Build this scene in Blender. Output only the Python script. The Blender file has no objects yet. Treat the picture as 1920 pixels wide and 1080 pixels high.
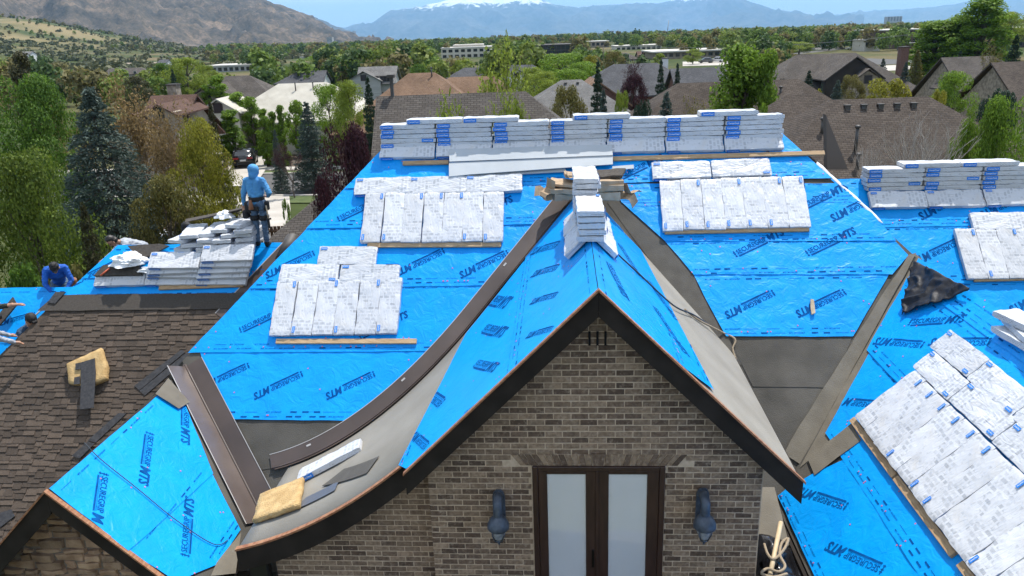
import bpy, bmesh, math, random
from math import sin, cos, tan, radians, pi, sqrt, atan2, exp
from mathutils import Vector, Matrix, noise, Euler
import numpy as np

# ------------------------------------------------------------------ camera
sc = bpy.context.scene
FPX, PITCH, ROLL, YAW = 1451.0, radians(18.31), radians(2.0), radians(4.07)
CAM = Vector((0, 0, 12.0))
_r0 = Vector((cos(YAW), sin(YAW), 0))
FW = Vector((-sin(YAW) * cos(PITCH), cos(YAW) * cos(PITCH), -sin(PITCH)))
_u0 = _r0.cross(FW)
RT = cos(ROLL) * _r0 - sin(ROLL) * _u0
UP = sin(ROLL) * _r0 + cos(ROLL) * _u0
cd = bpy.data.cameras.new('camera'); cam = bpy.data.objects.new('camera', cd)
sc.collection.objects.link(cam); sc.camera = cam
cd.sensor_width = 36; cd.lens = 36 * FPX / 1920; cd.clip_start = 0.1; cd.clip_end = 120000
_m = Matrix((RT, UP, -FW)).transposed().to_4x4(); _m.translation = CAM
cam.matrix_world = _m

# ------------------------------------------------------------------ sky, sun, exposure
SUN = Vector((0.24, 0.35, 1.0)).normalized()
SUN_EL = math.asin(SUN.z); SUN_AZ = atan2(SUN.x, SUN.y)
wd = bpy.data.worlds.new('World'); sc.world = wd; wd.use_nodes = True
nt = wd.node_tree; N = nt.nodes; L = nt.links
bg = N['Background']
sky = N.new('ShaderNodeTexSky'); sky.sky_type = 'NISHITA'; sky.sun_disc = False
sky.sun_elevation = SUN_EL; sky.sun_rotation = SUN_AZ; sky.altitude = 1400
sky.air_density = 1.0; sky.dust_density = 1.2; sky.ozone_density = 1.0
tc = N.new('ShaderNodeTexCoord'); mp = N.new('ShaderNodeMapping'); mp.inputs['Scale'].default_value = (1, 1, 4.5)
cn = N.new('ShaderNodeTexNoise'); cn.inputs['Scale'].default_value = 2.6; cn.inputs['Detail'].default_value = 7; cn.inputs['Roughness'].default_value = .62
cr = N.new('ShaderNodeValToRGB'); cr.color_ramp.elements[0].position = .39; cr.color_ramp.elements[1].position = .60
mx = N.new('ShaderNodeMixRGB'); mx.inputs['Color2'].default_value = (7.6, 8.0, 8.6, 1)
L.new(tc.outputs['Generated'], mp.inputs['Vector']); L.new(mp.outputs['Vector'], cn.inputs['Vector']); L.new(cn.outputs['Fac'], cr.inputs['Fac'])
L.new(cr.outputs['Color'], mx.inputs['Fac']); L.new(sky.outputs['Color'], mx.inputs['Color1']); L.new(mx.outputs['Color'], bg.inputs['Color'])
bg.inputs['Strength'].default_value = 0.13
sl = bpy.data.lights.new('sun', 'SUN'); sl.energy = 4.6; sl.angle = radians(.5); sl.color = (1, .955, .89)
so = bpy.data.objects.new('sun', sl); sc.collection.objects.link(so)
so.rotation_euler = SUN.to_track_quat('Z', 'Y').to_euler(); so.location = (20, 20, 60)
sc.view_settings.view_transform = 'Standard'; sc.view_settings.look = 'None'
sc.view_settings.exposure = 0.42; sc.view_settings.gamma = 1
sc.cycles.use_denoising = True; sc.cycles.volume_bounces = 1; sc.cycles.max_bounces = 5; sc.cycles.diffuse_bounces = 3; sc.cycles.glossy_bounces = 2; sc.cycles.transmission_bounces = 4
sc.cycles.use_adaptive_sampling = True; sc.cycles.adaptive_threshold = .02
sc.cycles.transparent_max_bounces = 16

# ------------------------------------------------------------------ pixel <-> world for laying out the place
def ray(x, y): return FW + RT * ((x - 960) / FPX) + UP * ((540 - y) / FPX)
def at(x, y, z): return CAM + ray(x, y) * z
def hitp(x, y, p0, n):
    d = ray(x, y); return CAM + d * ((Vector(p0) - CAM).dot(n) / d.dot(n))
def aty(x, y, Y):
    return hitp(x, y, (0, Y, 0), Vector((0, 1, 0)))
def px_of(p):
    d = Vector(p) - CAM; z = d.dot(FW); return (960 + FPX * d.dot(RT) / z, 540 - FPX * d.dot(UP) / z, z)
S2 = sqrt(.5)
class Plane:
    def __init__(s, p0, U, V):
        s.p0 = Vector(p0); s.U = Vector(U).normalized(); s.V = Vector(V).normalized(); s.N = s.U.cross(s.V).normalized()
    def P(s, u, v, h=0): return s.p0 + s.U * u + s.V * v + s.N * h
    def uv(s, x, y, h=0):
        q = hitp(x, y, s.p0 + s.N * h, s.N) - s.p0; return (q.dot(s.U), q.dot(s.V))
    def w(s, p):
        q = Vector(p) - s.p0; return (q.dot(s.U), q.dot(s.V))
    def mat(s, u, v, h=0, ang=0):
        """frame with x along U turned by ang, z = normal"""
        a = s.U * cos(ang) + s.V * sin(ang); b = s.N.cross(a)
        m = Matrix((a, b, s.N)).transposed().to_4x4(); m.translation = s.P(u, v, h); return m
# roof planes (12/12 pitch everywhere)
RM = Plane((0, 14.25, 10.155), (1, 0, 0), (0, S2, S2))                 # main front slope
RDL = Plane((0.36, 7.75, 9.39), (0, -1, 0), (S2, 0, S2))              # entry gable, left slope
RDR = Plane((0.36, 7.75, 9.39), (0, 1, 0), (-S2, 0, S2))              # entry gable, right slope
RR = Plane((5.70, 12.4, 8.30), (0, -1, 0), (S2, 0, S2))               # right wing, left slope
RR2 = Plane((5.4, 14.8, 9.136), (1, 0, 0), (0, S2, S2))               # rear right wing, front slope
RL = Plane((-5.3, 14.5, 8.176), (1, 0, 0), (0, S2, S2))               # left wing, front slope
RG = Plane((-6.13, 7.6, 7.03), (0, 1, 0), (-S2, 0, S2))               # small stone gable, right slope
RGL = Plane((-6.13, 7.6, 7.03), (0, -1, 0), (S2, 0, S2))
RL3 = Plane((-10.6, 15.3, 7.05), (1, 0, 0), (0, S2, S2))

# ------------------------------------------------------------------ object helpers
COL = sc.collection
def tag(o, label=None, cat=None, group=None, kind=None):
    if label: o['label'] = label
    if cat: o['category'] = cat
    if group: o['group'] = group
    if kind: o['kind'] = kind
    return o
def empty(name, loc=(0, 0, 0), label=None, cat=None, group=None):
    o = bpy.data.objects.new(name, None); COL.objects.link(o); o.location = loc; o.empty_display_size = .2
    tag(o, label, cat, group); return o
def link(name, me, mats=None, parent=None, local=False):
    """mesh in world coordinates (or in the parent's, with local) as one object"""
    if isinstance(me, bmesh.types.BMesh):
        m2 = bpy.data.meshes.new(name); me.to_mesh(m2); me.free(); me = m2
    if mats is not None and len(me.materials) == 0:
        for m in (mats if isinstance(mats, (list, tuple)) else [mats]): me.materials.append(m)
    o = bpy.data.objects.new(name, me); COL.objects.link(o)
    if parent is not None:
        o.parent = parent
        if not local:
            q = parent; off = Vector((0, 0, 0))
            while q is not None: off += Vector(q.location); q = q.parent
            o.location = -off
    return o
def recenter(o):
    """put the origin of a top-level world-space mesh at its base"""
    me = o.data; n = len(me.vertices)
    co = np.empty(n * 3, np.float32); me.vertices.foreach_get('co', co); co = co.reshape(-1, 3)
    c = (co.min(0) + co.max(0)) / 2; c[2] = co[:, 2].min()
    me.vertices.foreach_set('co', (co - c).ravel()); me.update(); o.location = Vector(c.tolist()); return o
def smooth(o, ang=None):
    me = o.data; me.polygons.foreach_set('use_smooth', [True] * len(me.polygons)); me.update(); return o
def copy_tree(o, parent=None):
    c = o.copy(); COL.objects.link(c); c.parent = parent
    for ch in list(o.children): copy_tree(ch, c)
    return c
def box(bm, x0, x1, y0, y1, z0, z1, M=None, mi=0):
    vs = [bm.verts.new((x, y, z)) for z in (z0, z1) for y in (y0, y1) for x in (x0, x1)]
    if M is not None:
        for v in vs: v.co = M @ v.co
    fs = []
    for q in ((0, 2, 3, 1), (4, 5, 7, 6), (0, 1, 5, 4), (2, 6, 7, 3), (0, 4, 6, 2), (1, 3, 7, 5)):
        f = bm.faces.new([vs[i] for i in q]); f.material_index = mi; fs.append(f)
    return vs
def bbox(x0, x1, y0, y1, z0, z1, M=None, bev=0.0):
    bm = bmesh.new(); box(bm, x0, x1, y0, y1, z0, z1, None)
    if bev: bmesh.ops.bevel(bm, geom=bm.edges[:], offset=bev, segments=1, affect='EDGES', profile=.5)
    if M is not None: bmesh.ops.transform(bm, matrix=M, verts=bm.verts)
    return bm
def poly(bm, pts, mi=0):
    vs = [bm.verts.new(p) for p in pts]; f = bm.faces.new(vs); f.material_index = mi; return f
def prism(bm, pts, d, mi=0):
    """closed solid from a planar outline pushed along vector d"""
    a = [bm.verts.new(p) for p in pts]; b = [bm.verts.new(Vector(p) + Vector(d)) for p in pts]; n = len(pts)
    bm.faces.new(a).material_index = mi; bm.faces.new(b[::-1]).material_index = mi
    for i in range(n):
        j = (i + 1) % n; bm.faces.new((a[i], b[i], b[j], a[j])).material_index = mi
def fixn(bm): bmesh.ops.recalc_face_normals(bm, faces=bm.faces[:]); return bm
def tube(bm, pts, rad, seg=8, mi=0, cap=True):
    pts = [Vector(p) for p in pts]; n = len(pts)
    if not isinstance(rad, (list, tuple)): rad = [rad] * n
    rings = []; prev = None
    for i, p in enumerate(pts):
        t = (pts[min(i + 1, n - 1)] - pts[max(i - 1, 0)])
        t = t.normalized() if t.length > 1e-9 else Vector((0, 0, 1))
        if prev is None:
            a = t.orthogonal().normalized()
        else:
            a = prev - t * prev.dot(t); a = a.normalized() if a.length > 1e-6 else t.orthogonal().normalized()
        prev = a; b = t.cross(a)
        rings.append([bm.verts.new(p + (a * cos(2 * pi * k / seg) + b * sin(2 * pi * k / seg)) * rad[i]) for k in range(seg)])
    for i in range(n - 1):
        for k in range(seg):
            f = bm.faces.new((rings[i][k], rings[i][(k + 1) % seg], rings[i + 1][(k + 1) % seg], rings[i + 1][k])); f.material_index = mi; f.smooth = True
    if cap:
        bm.faces.new(rings[0][::-1]).material_index = mi; bm.faces.new(rings[-1]).material_index = mi
def lathe(bm, prof, M=None, seg=20, mi=0):
    rings = []
    for r, z in prof:
        vs = [bm.verts.new((r * cos(2 * pi * k / seg), r * sin(2 * pi * k / seg), z)) for k in range(seg)]
        if M is not None:
            for v in vs: v.co = M @ v.co
        rings.append(vs)
    for i in range(len(rings) - 1):
        for k in range(seg):
            f = bm.faces.new((rings[i][k], rings[i][(k + 1) % seg], rings[i + 1][(k + 1) % seg], rings[i + 1][k])); f.material_index = mi; f.smooth = True
    bm.faces.new(rings[0][::-1]).material_index = mi; bm.faces.new(rings[-1]).material_index = mi
def catmull(pts, n=6):
    pts = [Vector(p) for p in pts]; out = []
    for i in range(len(pts) - 1):
        p0 = pts[max(i - 1, 0)]; p1 = pts[i]; p2 = pts[i + 1]; p3 = pts[min(i + 2, len(pts) - 1)]
        for k in range(n):
            t = k / n
            out.append(.5 * ((2 * p1) + (p2 - p0) * t + (2 * p0 - 5 * p1 + 4 * p2 - p3) * t * t + (3 * p1 - p0 - 3 * p2 + p3) * t ** 3))
    out.append(pts[-1]); return out

# ------------------------------------------------------------------ materials
MATS = {}
def newmat(name):
    m = bpy.data.materials.new(name); m.use_nodes = True; MATS[name] = m
    nt = m.node_tree; return m, nt.nodes, nt.links, nt.nodes['Principled BSDF']
def pm(name, c1, c2=None, scale=8, rough=.7, bump=0.0, bscale=None, metal=0.0, spec=.5, detail=5, rnd=0.0, island=0.0, stretch=None, rough2=None, lo=.35, hi=.65):
    """principled with two-tone noise colour, optional bump and per-object / per-island brightness jitter"""
    m, N, L, B = newmat(name)
    B.inputs['Roughness'].default_value = rough; B.inputs['Metallic'].default_value = metal; B.inputs['Specular IOR Level'].default_value = spec
    tc = N.new('ShaderNodeTexCoord'); vec = tc.outputs['Object']
    if stretch:
        mp = N.new('ShaderNodeMapping'); mp.inputs['Scale'].default_value = stretch; L.new(vec, mp.inputs['Vector']); vec = mp.outputs['Vector']
    out = None
    if c2 is not None:
        n = N.new('ShaderNodeTexNoise'); n.inputs['Scale'].default_value = scale; n.inputs['Detail'].default_value = detail; L.new(vec, n.inputs['Vector'])
        r = N.new('ShaderNodeValToRGB'); r.color_ramp.elements[0].position = lo; r.color_ramp.elements[1].position = hi
        r.color_ramp.elements[0].color = (*c1, 1); r.color_ramp.elements[1].color = (*c2, 1)
        L.new(n.outputs['Fac'], r.inputs['Fac']); out = r.outputs['Color']
        if rough2 is not None:
            rr = N.new('ShaderNodeMapRange'); rr.inputs['To Min'].default_value = rough; rr.inputs['To Max'].default_value = rough2
            rr.inputs['From Min'].default_value = .3; rr.inputs['From Max'].default_value = .7
            L.new(n.outputs['Fac'], rr.inputs['Value']); L.new(rr.outputs['Result'], B.inputs['Roughness'])
    if rnd or island:
        if out is None:
            rgb = N.new('ShaderNodeRGB'); rgb.outputs[0].default_value = (*c1, 1); out = rgb.outputs[0]
        hsv = N.new('ShaderNodeHueSaturation'); add = N.new('ShaderNodeMath'); add.operation = 'ADD'
        oi = N.new('ShaderNodeObjectInfo'); ge = N.new('ShaderNodeNewGeometry')
        L.new(oi.outputs['Random'], add.inputs[0]); L.new(ge.outputs['Random Per Island'], add.inputs[1])
        fr = N.new('ShaderNodeMath'); fr.operation = 'FRACT'; L.new(add.outputs[0], fr.inputs[0])
        k = max(rnd, island)
        mr = N.new('ShaderNodeMapRange'); mr.inputs['To Min'].default_value = 1 - k; mr.inputs['To Max'].default_value = 1 + k
        L.new(fr.outputs[0], mr.inputs['Value']); L.new(mr.outputs['Result'], hsv.inputs['Value']); L.new(out, hsv.inputs['Color']); out = hsv.outputs['Color']
    if out is not None: L.new(out, B.inputs['Base Color'])
    else: B.inputs['Base Color'].default_value = (*c1, 1)
    if bump:
        n2 = N.new('ShaderNodeTexNoise'); n2.inputs['Scale'].default_value = bscale or scale * 3; n2.inputs['Detail'].default_value = 6; L.new(vec, n2.inputs['Vector'])
        b = N.new('ShaderNodeBump'); b.inputs['Strength'].default_value = bump; b.inputs['Distance'].default_value = .02
        L.new(n2.outputs['Fac'], b.inputs['Height']); L.new(b.outputs['Normal'], B.inputs['Normal'])
    return m
# ================================================================== materials for the house and the job site
def blue_mat():
    m, N, L, B = newmat('blue_underlayment')
    tc = N.new('ShaderNodeTexCoord')
    n = N.new('ShaderNodeTexNoise'); n.inputs['Scale'].default_value = 2.2; n.inputs['Detail'].default_value = 6
    r = N.new('ShaderNodeValToRGB'); r.color_ramp.elements[0].position = .3; r.color_ramp.elements[1].position = .75
    r.color_ramp.elements[0].color = (.0004, .275, .76, 1); r.color_ramp.elements[1].color = (.0008, .34, .88, 1)
    L.new(tc.outputs['Object'], n.inputs['Vector']); L.new(n.outputs['Fac'], r.inputs['Fac']); L.new(r.outputs['Color'], B.inputs['Base Color'])
    n2 = N.new('ShaderNodeTexNoise'); n2.inputs['Scale'].default_value = 5; n2.inputs['Detail'].default_value = 6; n2.inputs['Roughness'].default_value = .55; n2.inputs['Distortion'].default_value = 1.2
    L.new(tc.outputs['Object'], n2.inputs['Vector'])
    b = N.new('ShaderNodeBump'); b.inputs['Strength'].default_value = .6; b.inputs['Distance'].default_value = .03
    L.new(n2.outputs['Fac'], b.inputs['Height']); L.new(b.outputs['Normal'], B.inputs['Normal'])
    B.inputs['Roughness'].default_value = .4; B.inputs['Specular IOR Level'].default_value = .22
    B.inputs['Sheen Weight'].default_value = 1.0; B.inputs['Sheen Roughness'].default_value = .35; B.inputs['Sheen Tint'].default_value = (.01, .42, 1, 1)
    return m
BLUE = blue_mat()
INK = pm('printed_ink', (.002, .055, .20), (.003, .095, .32), 9, .7, spec=.05)
NAILC = pm('nail_cap_plastic', (.55, .12, .2), None, rough=.5)
FELT = pm('roofing_felt', (.050, .046, .038), (.105, .096, .080), 1.6, .9, bump=.35, bscale=60, detail=9, lo=.3, hi=.72)
FELTL = pm('weathered_felt', (.20, .185, .155), (.275, .26, .225), 1.3, .92, bump=.25, bscale=50, detail=9, lo=.3, hi=.7)
FELT2 = pm('felt_patch', (.07, .064, .054), (.09, .083, .07), 5, .85, bump=.3, bscale=70)
VMETAL = pm('brown_flashing_metal', (.055, .040, .034), (.085, .062, .052), 1.1, .33, bump=.12, bscale=2.2, spec=.5, rough2=.55)
VEDGE = pm('flashing_edge', (.42, .40, .38), None, rough=.4)
FASC = pm('black_brown_fascia', (.018, .014, .011), (.030, .024, .019), 3, .75, spec=.15, bump=.1, bscale=30)
DRIP = pm('raw_wood_edge', (.23, .085, .035), (.36, .18, .09), 9, .7, bump=.2, bscale=40, stretch=(1, 1, 6))
SOFF = pm('soffit_board', (.02, .017, .014), (.03, .026, .02), 4, .7)
MORT = pm('mortar', (.46, .345, .235), (.57, .435, .305), 22, .95, bump=.3, bscale=90)
def brick_mat():
    m, N, L, B = newmat('tumbled_brick')
    tc = N.new('ShaderNodeTexCoord'); oi = N.new('ShaderNodeObjectInfo'); ge = N.new('ShaderNodeNewGeometry')
    ad = N.new('ShaderNodeMath'); L.new(oi.outputs['Random'], ad.inputs[0]); L.new(ge.outputs['Random Per Island'], ad.inputs[1])
    fr = N.new('ShaderNodeMath'); fr.operation = 'FRACT'; L.new(ad.outputs[0], fr.inputs[0])
    r = N.new('ShaderNodeValToRGB'); e = r.color_ramp.elements; e[0].position = 0; e[1].position = 1
    e[0].color = (.10, .063, .040, 1); e[1].color = (.36, .25, .16, 1)
    for p, c in ((.25, (.17, .11, .07)), (.5, (.22, .148, .094)), (.75, (.27, .186, .118))):
        q = e.new(p); q.color = (*c, 1)
    L.new(fr.outputs[0], r.inputs['Fac'])
    n = N.new('ShaderNodeTexNoise'); n.inputs['Scale'].default_value = 16; n.inputs['Detail'].default_value = 7; n.inputs['Roughness'].default_value = .7
    ge2 = N.new('ShaderNodeNewGeometry'); L.new(ge2.outputs['Position'], n.inputs['Vector'])
    rr = N.new('ShaderNodeValToRGB'); rr.color_ramp.elements[0].position = .52; rr.color_ramp.elements[1].position = .72
    L.new(n.outputs['Fac'], rr.inputs['Fac'])
    mx = N.new('ShaderNodeMixRGB'); mx.inputs['Color2'].default_value = (.42, .325, .23, 1)
    k = N.new('ShaderNodeMath'); k.operation = 'MULTIPLY'; k.inputs[1].default_value = .75; L.new(rr.outputs['Color'], k.inputs[0])
    L.new(k.outputs[0], mx.inputs['Fac']); L.new(r.outputs['Color'], mx.inputs['Color1'])
    n3 = N.new('ShaderNodeTexNoise'); n3.inputs['Scale'].default_value = 26; n3.inputs['Detail'].default_value = 4; L.new(ge2.outputs['Position'], n3.inputs['Vector'])
    m2 = N.new('ShaderNodeMixRGB'); m2.blend_type = 'MULTIPLY'; m2.inputs['Fac'].default_value = .75
    r3 = N.new('ShaderNodeValToRGB'); r3.color_ramp.elements[0].color = (.45, .42, .4, 1); r3.color_ramp.elements[0].position = .3; r3.color_ramp.elements[1].position = .6
    L.new(n3.outputs['Fac'], r3.inputs['Fac']); L.new(mx.outputs['Color'], m2.inputs['Color1']); L.new(r3.outputs['Color'], m2.inputs['Color2'])
    L.new(m2.outputs['Color'], B.inputs['Base Color'])
    b = N.new('ShaderNodeBump'); b.inputs['Strength'].default_value = .7; b.inputs['Distance'].default_value = .008; L.new(n3.outputs['Fac'], b.inputs['Height']); L.new(b.outputs['Normal'], B.inputs['Normal'])
    B.inputs['Roughness'].default_value = .9; return m
BRICK = brick_mat()
STONE = pm('ledge_stone', (.20, .12, .07), (.36, .24, .15), 5, .9, bump=.9, bscale=22, rnd=.45, island=.45)
STMORT = pm('stone_mortar', (.11, .09, .07), (.17, .14, .11), 15, .95, bump=.5, bscale=60)
SHING = pm('brown_shingle', (.060, .043, .032), (.098, .074, .055), 60, .93, bump=.5, bscale=220, rnd=.32, island=.32)
SHDARK = pm('shingle_scrap', (.022, .023, .027), (.05, .05, .054), 22, .8, bump=.4, bscale=120)
WALLP = pm('stucco_wall', (.25, .21, .165), (.31, .265, .21), 4, .95, bump=.3, bscale=60)

# ================================================================== the house (one thing; its parts below)
house = empty('brick_house', (0, 12, 0), 'large brick house under re-roofing with steep roofs covered in blue underlayment', 'house')

RDL.flare = True
def flare_z(x):
    s = -1.4 - x; z = 9.39 - (.36 - x)
    return z + .136 * s * s if s > 0 else z
def PP(pl, u, v, h=0):
    p = pl.P(u, v, h)
    if pl is RDL and p.x < -1.4:
        s = -1.4 - p.x; p.z += .136 * s * s
    return p
def flare_hit(x, y):
    d = ray(x, y); lo, hi = 6.0, 14.0
    f = lambda t: (CAM.z + d.z * t) - flare_z(CAM.x + d.x * t)
    for _ in range(60):
        m = (lo + hi) / 2
        if f(m) > 0: lo = m
        else: hi = m
    return CAM + d * lo
def wr(u, v, s):
    a = noise.noise((u * .9 + s, v * 1.7, s * 3.1)); b = noise.noise((u * 2.6, v * 4.2 + s, s + 9))
    c = noise.noise((u * 1.6 + v * 1.2, v * .8 - u * .5, s + 20))
    d = noise.noise((u * 5.2 - v * 2.1 + s, v * 6.5 + u * 1.4, s + 33))
    rdg = max(0, 1 - abs(c) * 7) ** 2
    return .45 * a + .32 * b + .7 * rdg + .22 * d
def clip_convex(bm, pts):
    n = len(pts); area = sum(pts[i][0] * pts[(i + 1) % n][1] - pts[(i + 1) % n][0] * pts[i][1] for i in range(n))
    if area < 0: pts = pts[::-1]
    for i in range(n):
        a = Vector((*pts[i], 0)); b = Vector((*pts[(i + 1) % n], 0)); d = b - a
        if d.length < 1e-6: continue
        nrm = Vector((d.y, -d.x, 0)).normalized()
        bmesh.ops.bisect_plane(bm, geom=bm.verts[:] + bm.edges[:] + bm.faces[:], plane_co=a, plane_no=nrm, clear_outer=True)
SHEETS = []
def sheet(pl, pts, v0=None, v1=None, h0=.012, lap=.014, amp=.011, res=.05, seed=1, name='underlayment_sheet', mat=None, jit=.012):
    """a strip of membrane cut to a convex outline in plane coordinates, wrinkled, its lower edge lying proud"""
    us = [p[0] for p in pts]; vs = [p[1] for p in pts]
    v0 = min(vs) if v0 is None else v0; v1 = max(vs) if v1 is None else v1
    nu = max(2, int((max(us) - min(us)) / res)); nv = max(2, int((max(vs) - min(vs)) / res))
    bm = bmesh.new()
    bmesh.ops.create_grid(bm, x_segments=nu, y_segments=nv, size=.5)
    for v in bm.verts:
        v.co.x = min(us) + (v.co.x + .5) * (max(us) - min(us)); v.co.y = min(vs) + (v.co.y + .5) * (max(vs) - min(vs))
    clip_convex(bm, list(pts))
    def hf(u, v):
        return h0 + lap * max(0, min(1, 1 - (v - v0) / max(.2, (v1 - v0)))) + amp * max(-.9, wr(u, v, seed) + .1)
    for v in bm.verts:
        u_, v_ = v.co.x, v.co.y
        ju = jit * noise.noise((u_ * 2.3, v_ * 2.3, seed + 40)); jv = jit * noise.noise((u_ * 2.1, v_ * 2.1, seed + 60))
        v.co = PP(pl, u_ + ju, v_ + jv, hf(u_, v_))
    for f in bm.faces: f.smooth = True
    o = link(name, bm, mat or BLUE, house)
    if mat is None: SHEETS.append((o, pl, pts, hf))
    return o, hf
def uvs(pl, pxs): return [pl.uv(x, y) for x, y in pxs]

# ---- roof decks with felt (parts)
def deck(name, pl_pts, nrm, th=.09, mat=FELT):
    bm = bmesh.new(); prism(bm, pl_pts, Vector(nrm) * -th); fixn(bm); return link(name, bm, mat, house)
mz = lambda y: y - 4.095
deck('roof_deck', [(-3.15, 14.25, 10.155), (3.85, 14.25, 10.155), (5.7, 12.4, mz(12.4)), (2.6, 9.3, mz(9.3)), (-4.4, 9.3, mz(9.3)), (-6.2, 11.2, mz(11.2))], RM.N)
deck('roof_deck', [(-3.15, 14.25, 10.155), (-6.2, 11.2, 7.105), (-8.6, 11.4, 4.7), (-8.6, 19, 4.7)], (-S2, 0, S2))
deck('roof_deck', [(3.85, 14.25, 10.155), (8.0, 18.2, 6.0), (8.0, 10.1, 6.0)], (S2, 0, S2))
deck('roof_deck', [(-3.15, 14.25, 10.155), (3.85, 14.25, 10.155), (7.5, 18.5, 5.905), (-7, 18.5, 5.905)], (0, S2, S2))
# entry gable right slope
bm = bmesh.new(); prism(bm, [(.36, 7.75, 9.39), (2.6, 7.75, 7.15), (2.6, 11.3, 7.15), (.36, 13.55, 9.39)], Vector((S2, 0, S2)) * -.07); fixn(bm); link('roof_deck', bm, FELTL, house)
# entry gable left slope with its curved flare
bm = bmesh.new(); XS = [.36, -.3, -.9, -1.4, -1.62, -1.84] + [-1.84 - 2.325 * i / 14 for i in range(1, 15)]
top = []
for x in XS:
    z = flare_z(x); y0 = 7.75 if x > -1.85 else 8.05
    y0s = [7.75, 8.05] if abs(x + 1.84) < 1e-6 else [y0]
    ys = [8.05, 8.05 + (z + 4.16 - 8.05) * .33, 8.05 + (z + 4.16 - 8.05) * .66, z + 4.16]
    top.append(([bm.verts.new((x, 7.75, z))] if x >= -1.8401 else [None]) + [bm.verts.new((x, yy, z)) for yy in ys])
for a, b in zip(top[:-1], top[1:]):
    for k in range(len(a) - 1):
        if a[k] is None or b[k] is None: continue
        f = bm.faces.new((a[k], a[k + 1], b[k + 1], b[k])); f.smooth = True
r = bmesh.ops.extrude_face_region(bm, geom=bm.faces[:])
bmesh.ops.translate(bm, vec=(0, 0, -.08), verts=[e for e in r['geom'] if isinstance(e, bmesh.types.BMVert)])
fixn(bm); link('roof_deck', bm, FELTL, house)
# right wing
deck('roof_deck', [(5.7, 12.45, 8.30), (2.95, 9.7, 5.55), (2.95, 3.0, 5.55), (5.7, 3.0, 8.30)], RR.N)
deck('roof_deck', [(5.7, 12.45, 8.30), (8.6, 12.45, 5.4), (8.6, 3.0, 5.4), (5.7, 3.0, 8.30)], (S2, 0, S2))
deck('roof_deck', [(4.9, 14.8, 9.136), (13.5, 14.8, 9.136), (13.5, 10.4, 4.736), (4.9, 10.4, 4.736)], RR2.N)
deck('roof_deck', [(4.9, 14.8, 9.136), (13.5, 14.8, 9.136), (13.5, 18.4, 5.536), (4.9, 18.4, 5.536)], (0, S2, S2))
# left wing, stone gable, lower rear-left roof
deck('roof_deck', [(-8.9, 14.5, 8.176), (-5.1, 14.5, 8.176), (-9.6, 9.9, 3.576), (-13.5, 9.9, 3.576)], RL.N)
deck('roof_deck', [(-8.9, 14.5, 8.176), (-5.1, 14.5, 8.176), (-5.1, 18.2, 4.476), (-12.4, 18.2, 4.476)], (0, S2, S2))
deck('roof_deck', [(-8.9, 14.5, 8.176), (-12.4, 11.0, 4.676), (-12.4, 18, 4.676)], (-S2, 0, S2))
deck('roof_deck', [(-6.13, 7.6, 7.03), (-4.5, 7.6, 5.40), (-4.5, 9.5, 5.40), (-6.13, 11.15, 7.03)], RG.N)
deck('roof_deck', [(-6.13, 7.6, 7.03), (-8.6, 7.6, 4.56), (-8.6, 11.6, 4.56), (-6.13, 11.6, 7.03)], RGL.N, mat=FELT)
deck('roof_deck', [(-14.5, 15.3, 7.05), (-10.2, 15.3, 7.05), (-10.2, 12.2, 3.95), (-14.5, 12.2, 3.95)], RL3.N)
deck('roof_deck', [(-14.5, 15.3, 7.05), (-10.2, 15.3, 7.05), (-10.2, 17.6, 4.75), (-14.5, 17.6, 4.75)], (0, S2, S2))

# ---- blue membrane strips
def mstrip(z0, z1, xl, xr, seed):
    """strip on the main slope between two heights; xl, xr: functions of y"""
    y0, y1 = z0 + 4.095, z1 + 4.095 + .06
    v = lambda y: (y - 14.25) / S2
    return sheet(RM, [(xl(y0), v(y0)), (xr(y0), v(y0)), (xr(y1), v(y1)), (xl(y1), v(y1))], seed=seed)
hipL = lambda y: y - 17.42
hipR = lambda y: 18.12 - y
vL = lambda y: y - 13.33
vR = lambda y: 13.87 - y
mstrip(7.2, 8.02, hipL, vL, 2); mstrip(8.02, 8.84, hipL, vL, 3); mstrip(8.84, 9.42, hipL, vL, 4)
sheet(RM, uvs(RM, [(374, 655), (418, 787), (700, 790), (835, 645)]), seed=1)
mstrip(9.42, 10.13, hipL, hipR, 5)
sheet(RM, uvs(RM, [(1299, 514), (1361, 632), (1598, 632), (1668, 512)]), seed=6)
sheet(RM, uvs(RM, [(1243, 448), (1300, 516), (1672, 516), (1702, 480), (1674, 448)]), seed=7)
sheet(RM, uvs(RM, [(1164, 378), (1246, 453), (1680, 453), (1612, 376)]), seed=8)
sheet(RM, uvs(RM, [(1146, 345), (1166, 381), (1618, 381), (1585, 345)]), seed=9, lap=.006)
# entry gable, left slope: two strips running up the valley
def sdl(pxs, seed, **k): return sheet(RDL, uvs(RDL, pxs), seed=seed, **k)
x2 = lambda x: (x - .36) / S2      # world x -> v on the left slope
def vvalL(x): return 7.75 - (flare_z(x) + 4.095)   # world x -> u at the valley (u = 7.75 - y)
sheet(RDL, [(0, x2(.36)), (-5.62, x2(.36)), (vvalL(-.6) + .16, x2(-.62)), (0, x2(-.62))], seed=11, amp=.005, jit=0)
sheet(RDL, [(0, x2(-.55)), (vvalL(-.55) + .16, x2(-.55)), (vvalL(-1.55) + .3, x2(-1.55)), (-.3, x2(-2.0)), (0, x2(-1.84))], seed=12, amp=.005)
sheet(RDL, [(-.3, x2(-1.80)), (vvalL(-1.4) + .3, x2(-1.42)), (-1.6, x2(-1.72)), (-.31, x2(-2.12))], seed=13, amp=.004, lap=.004)
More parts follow.
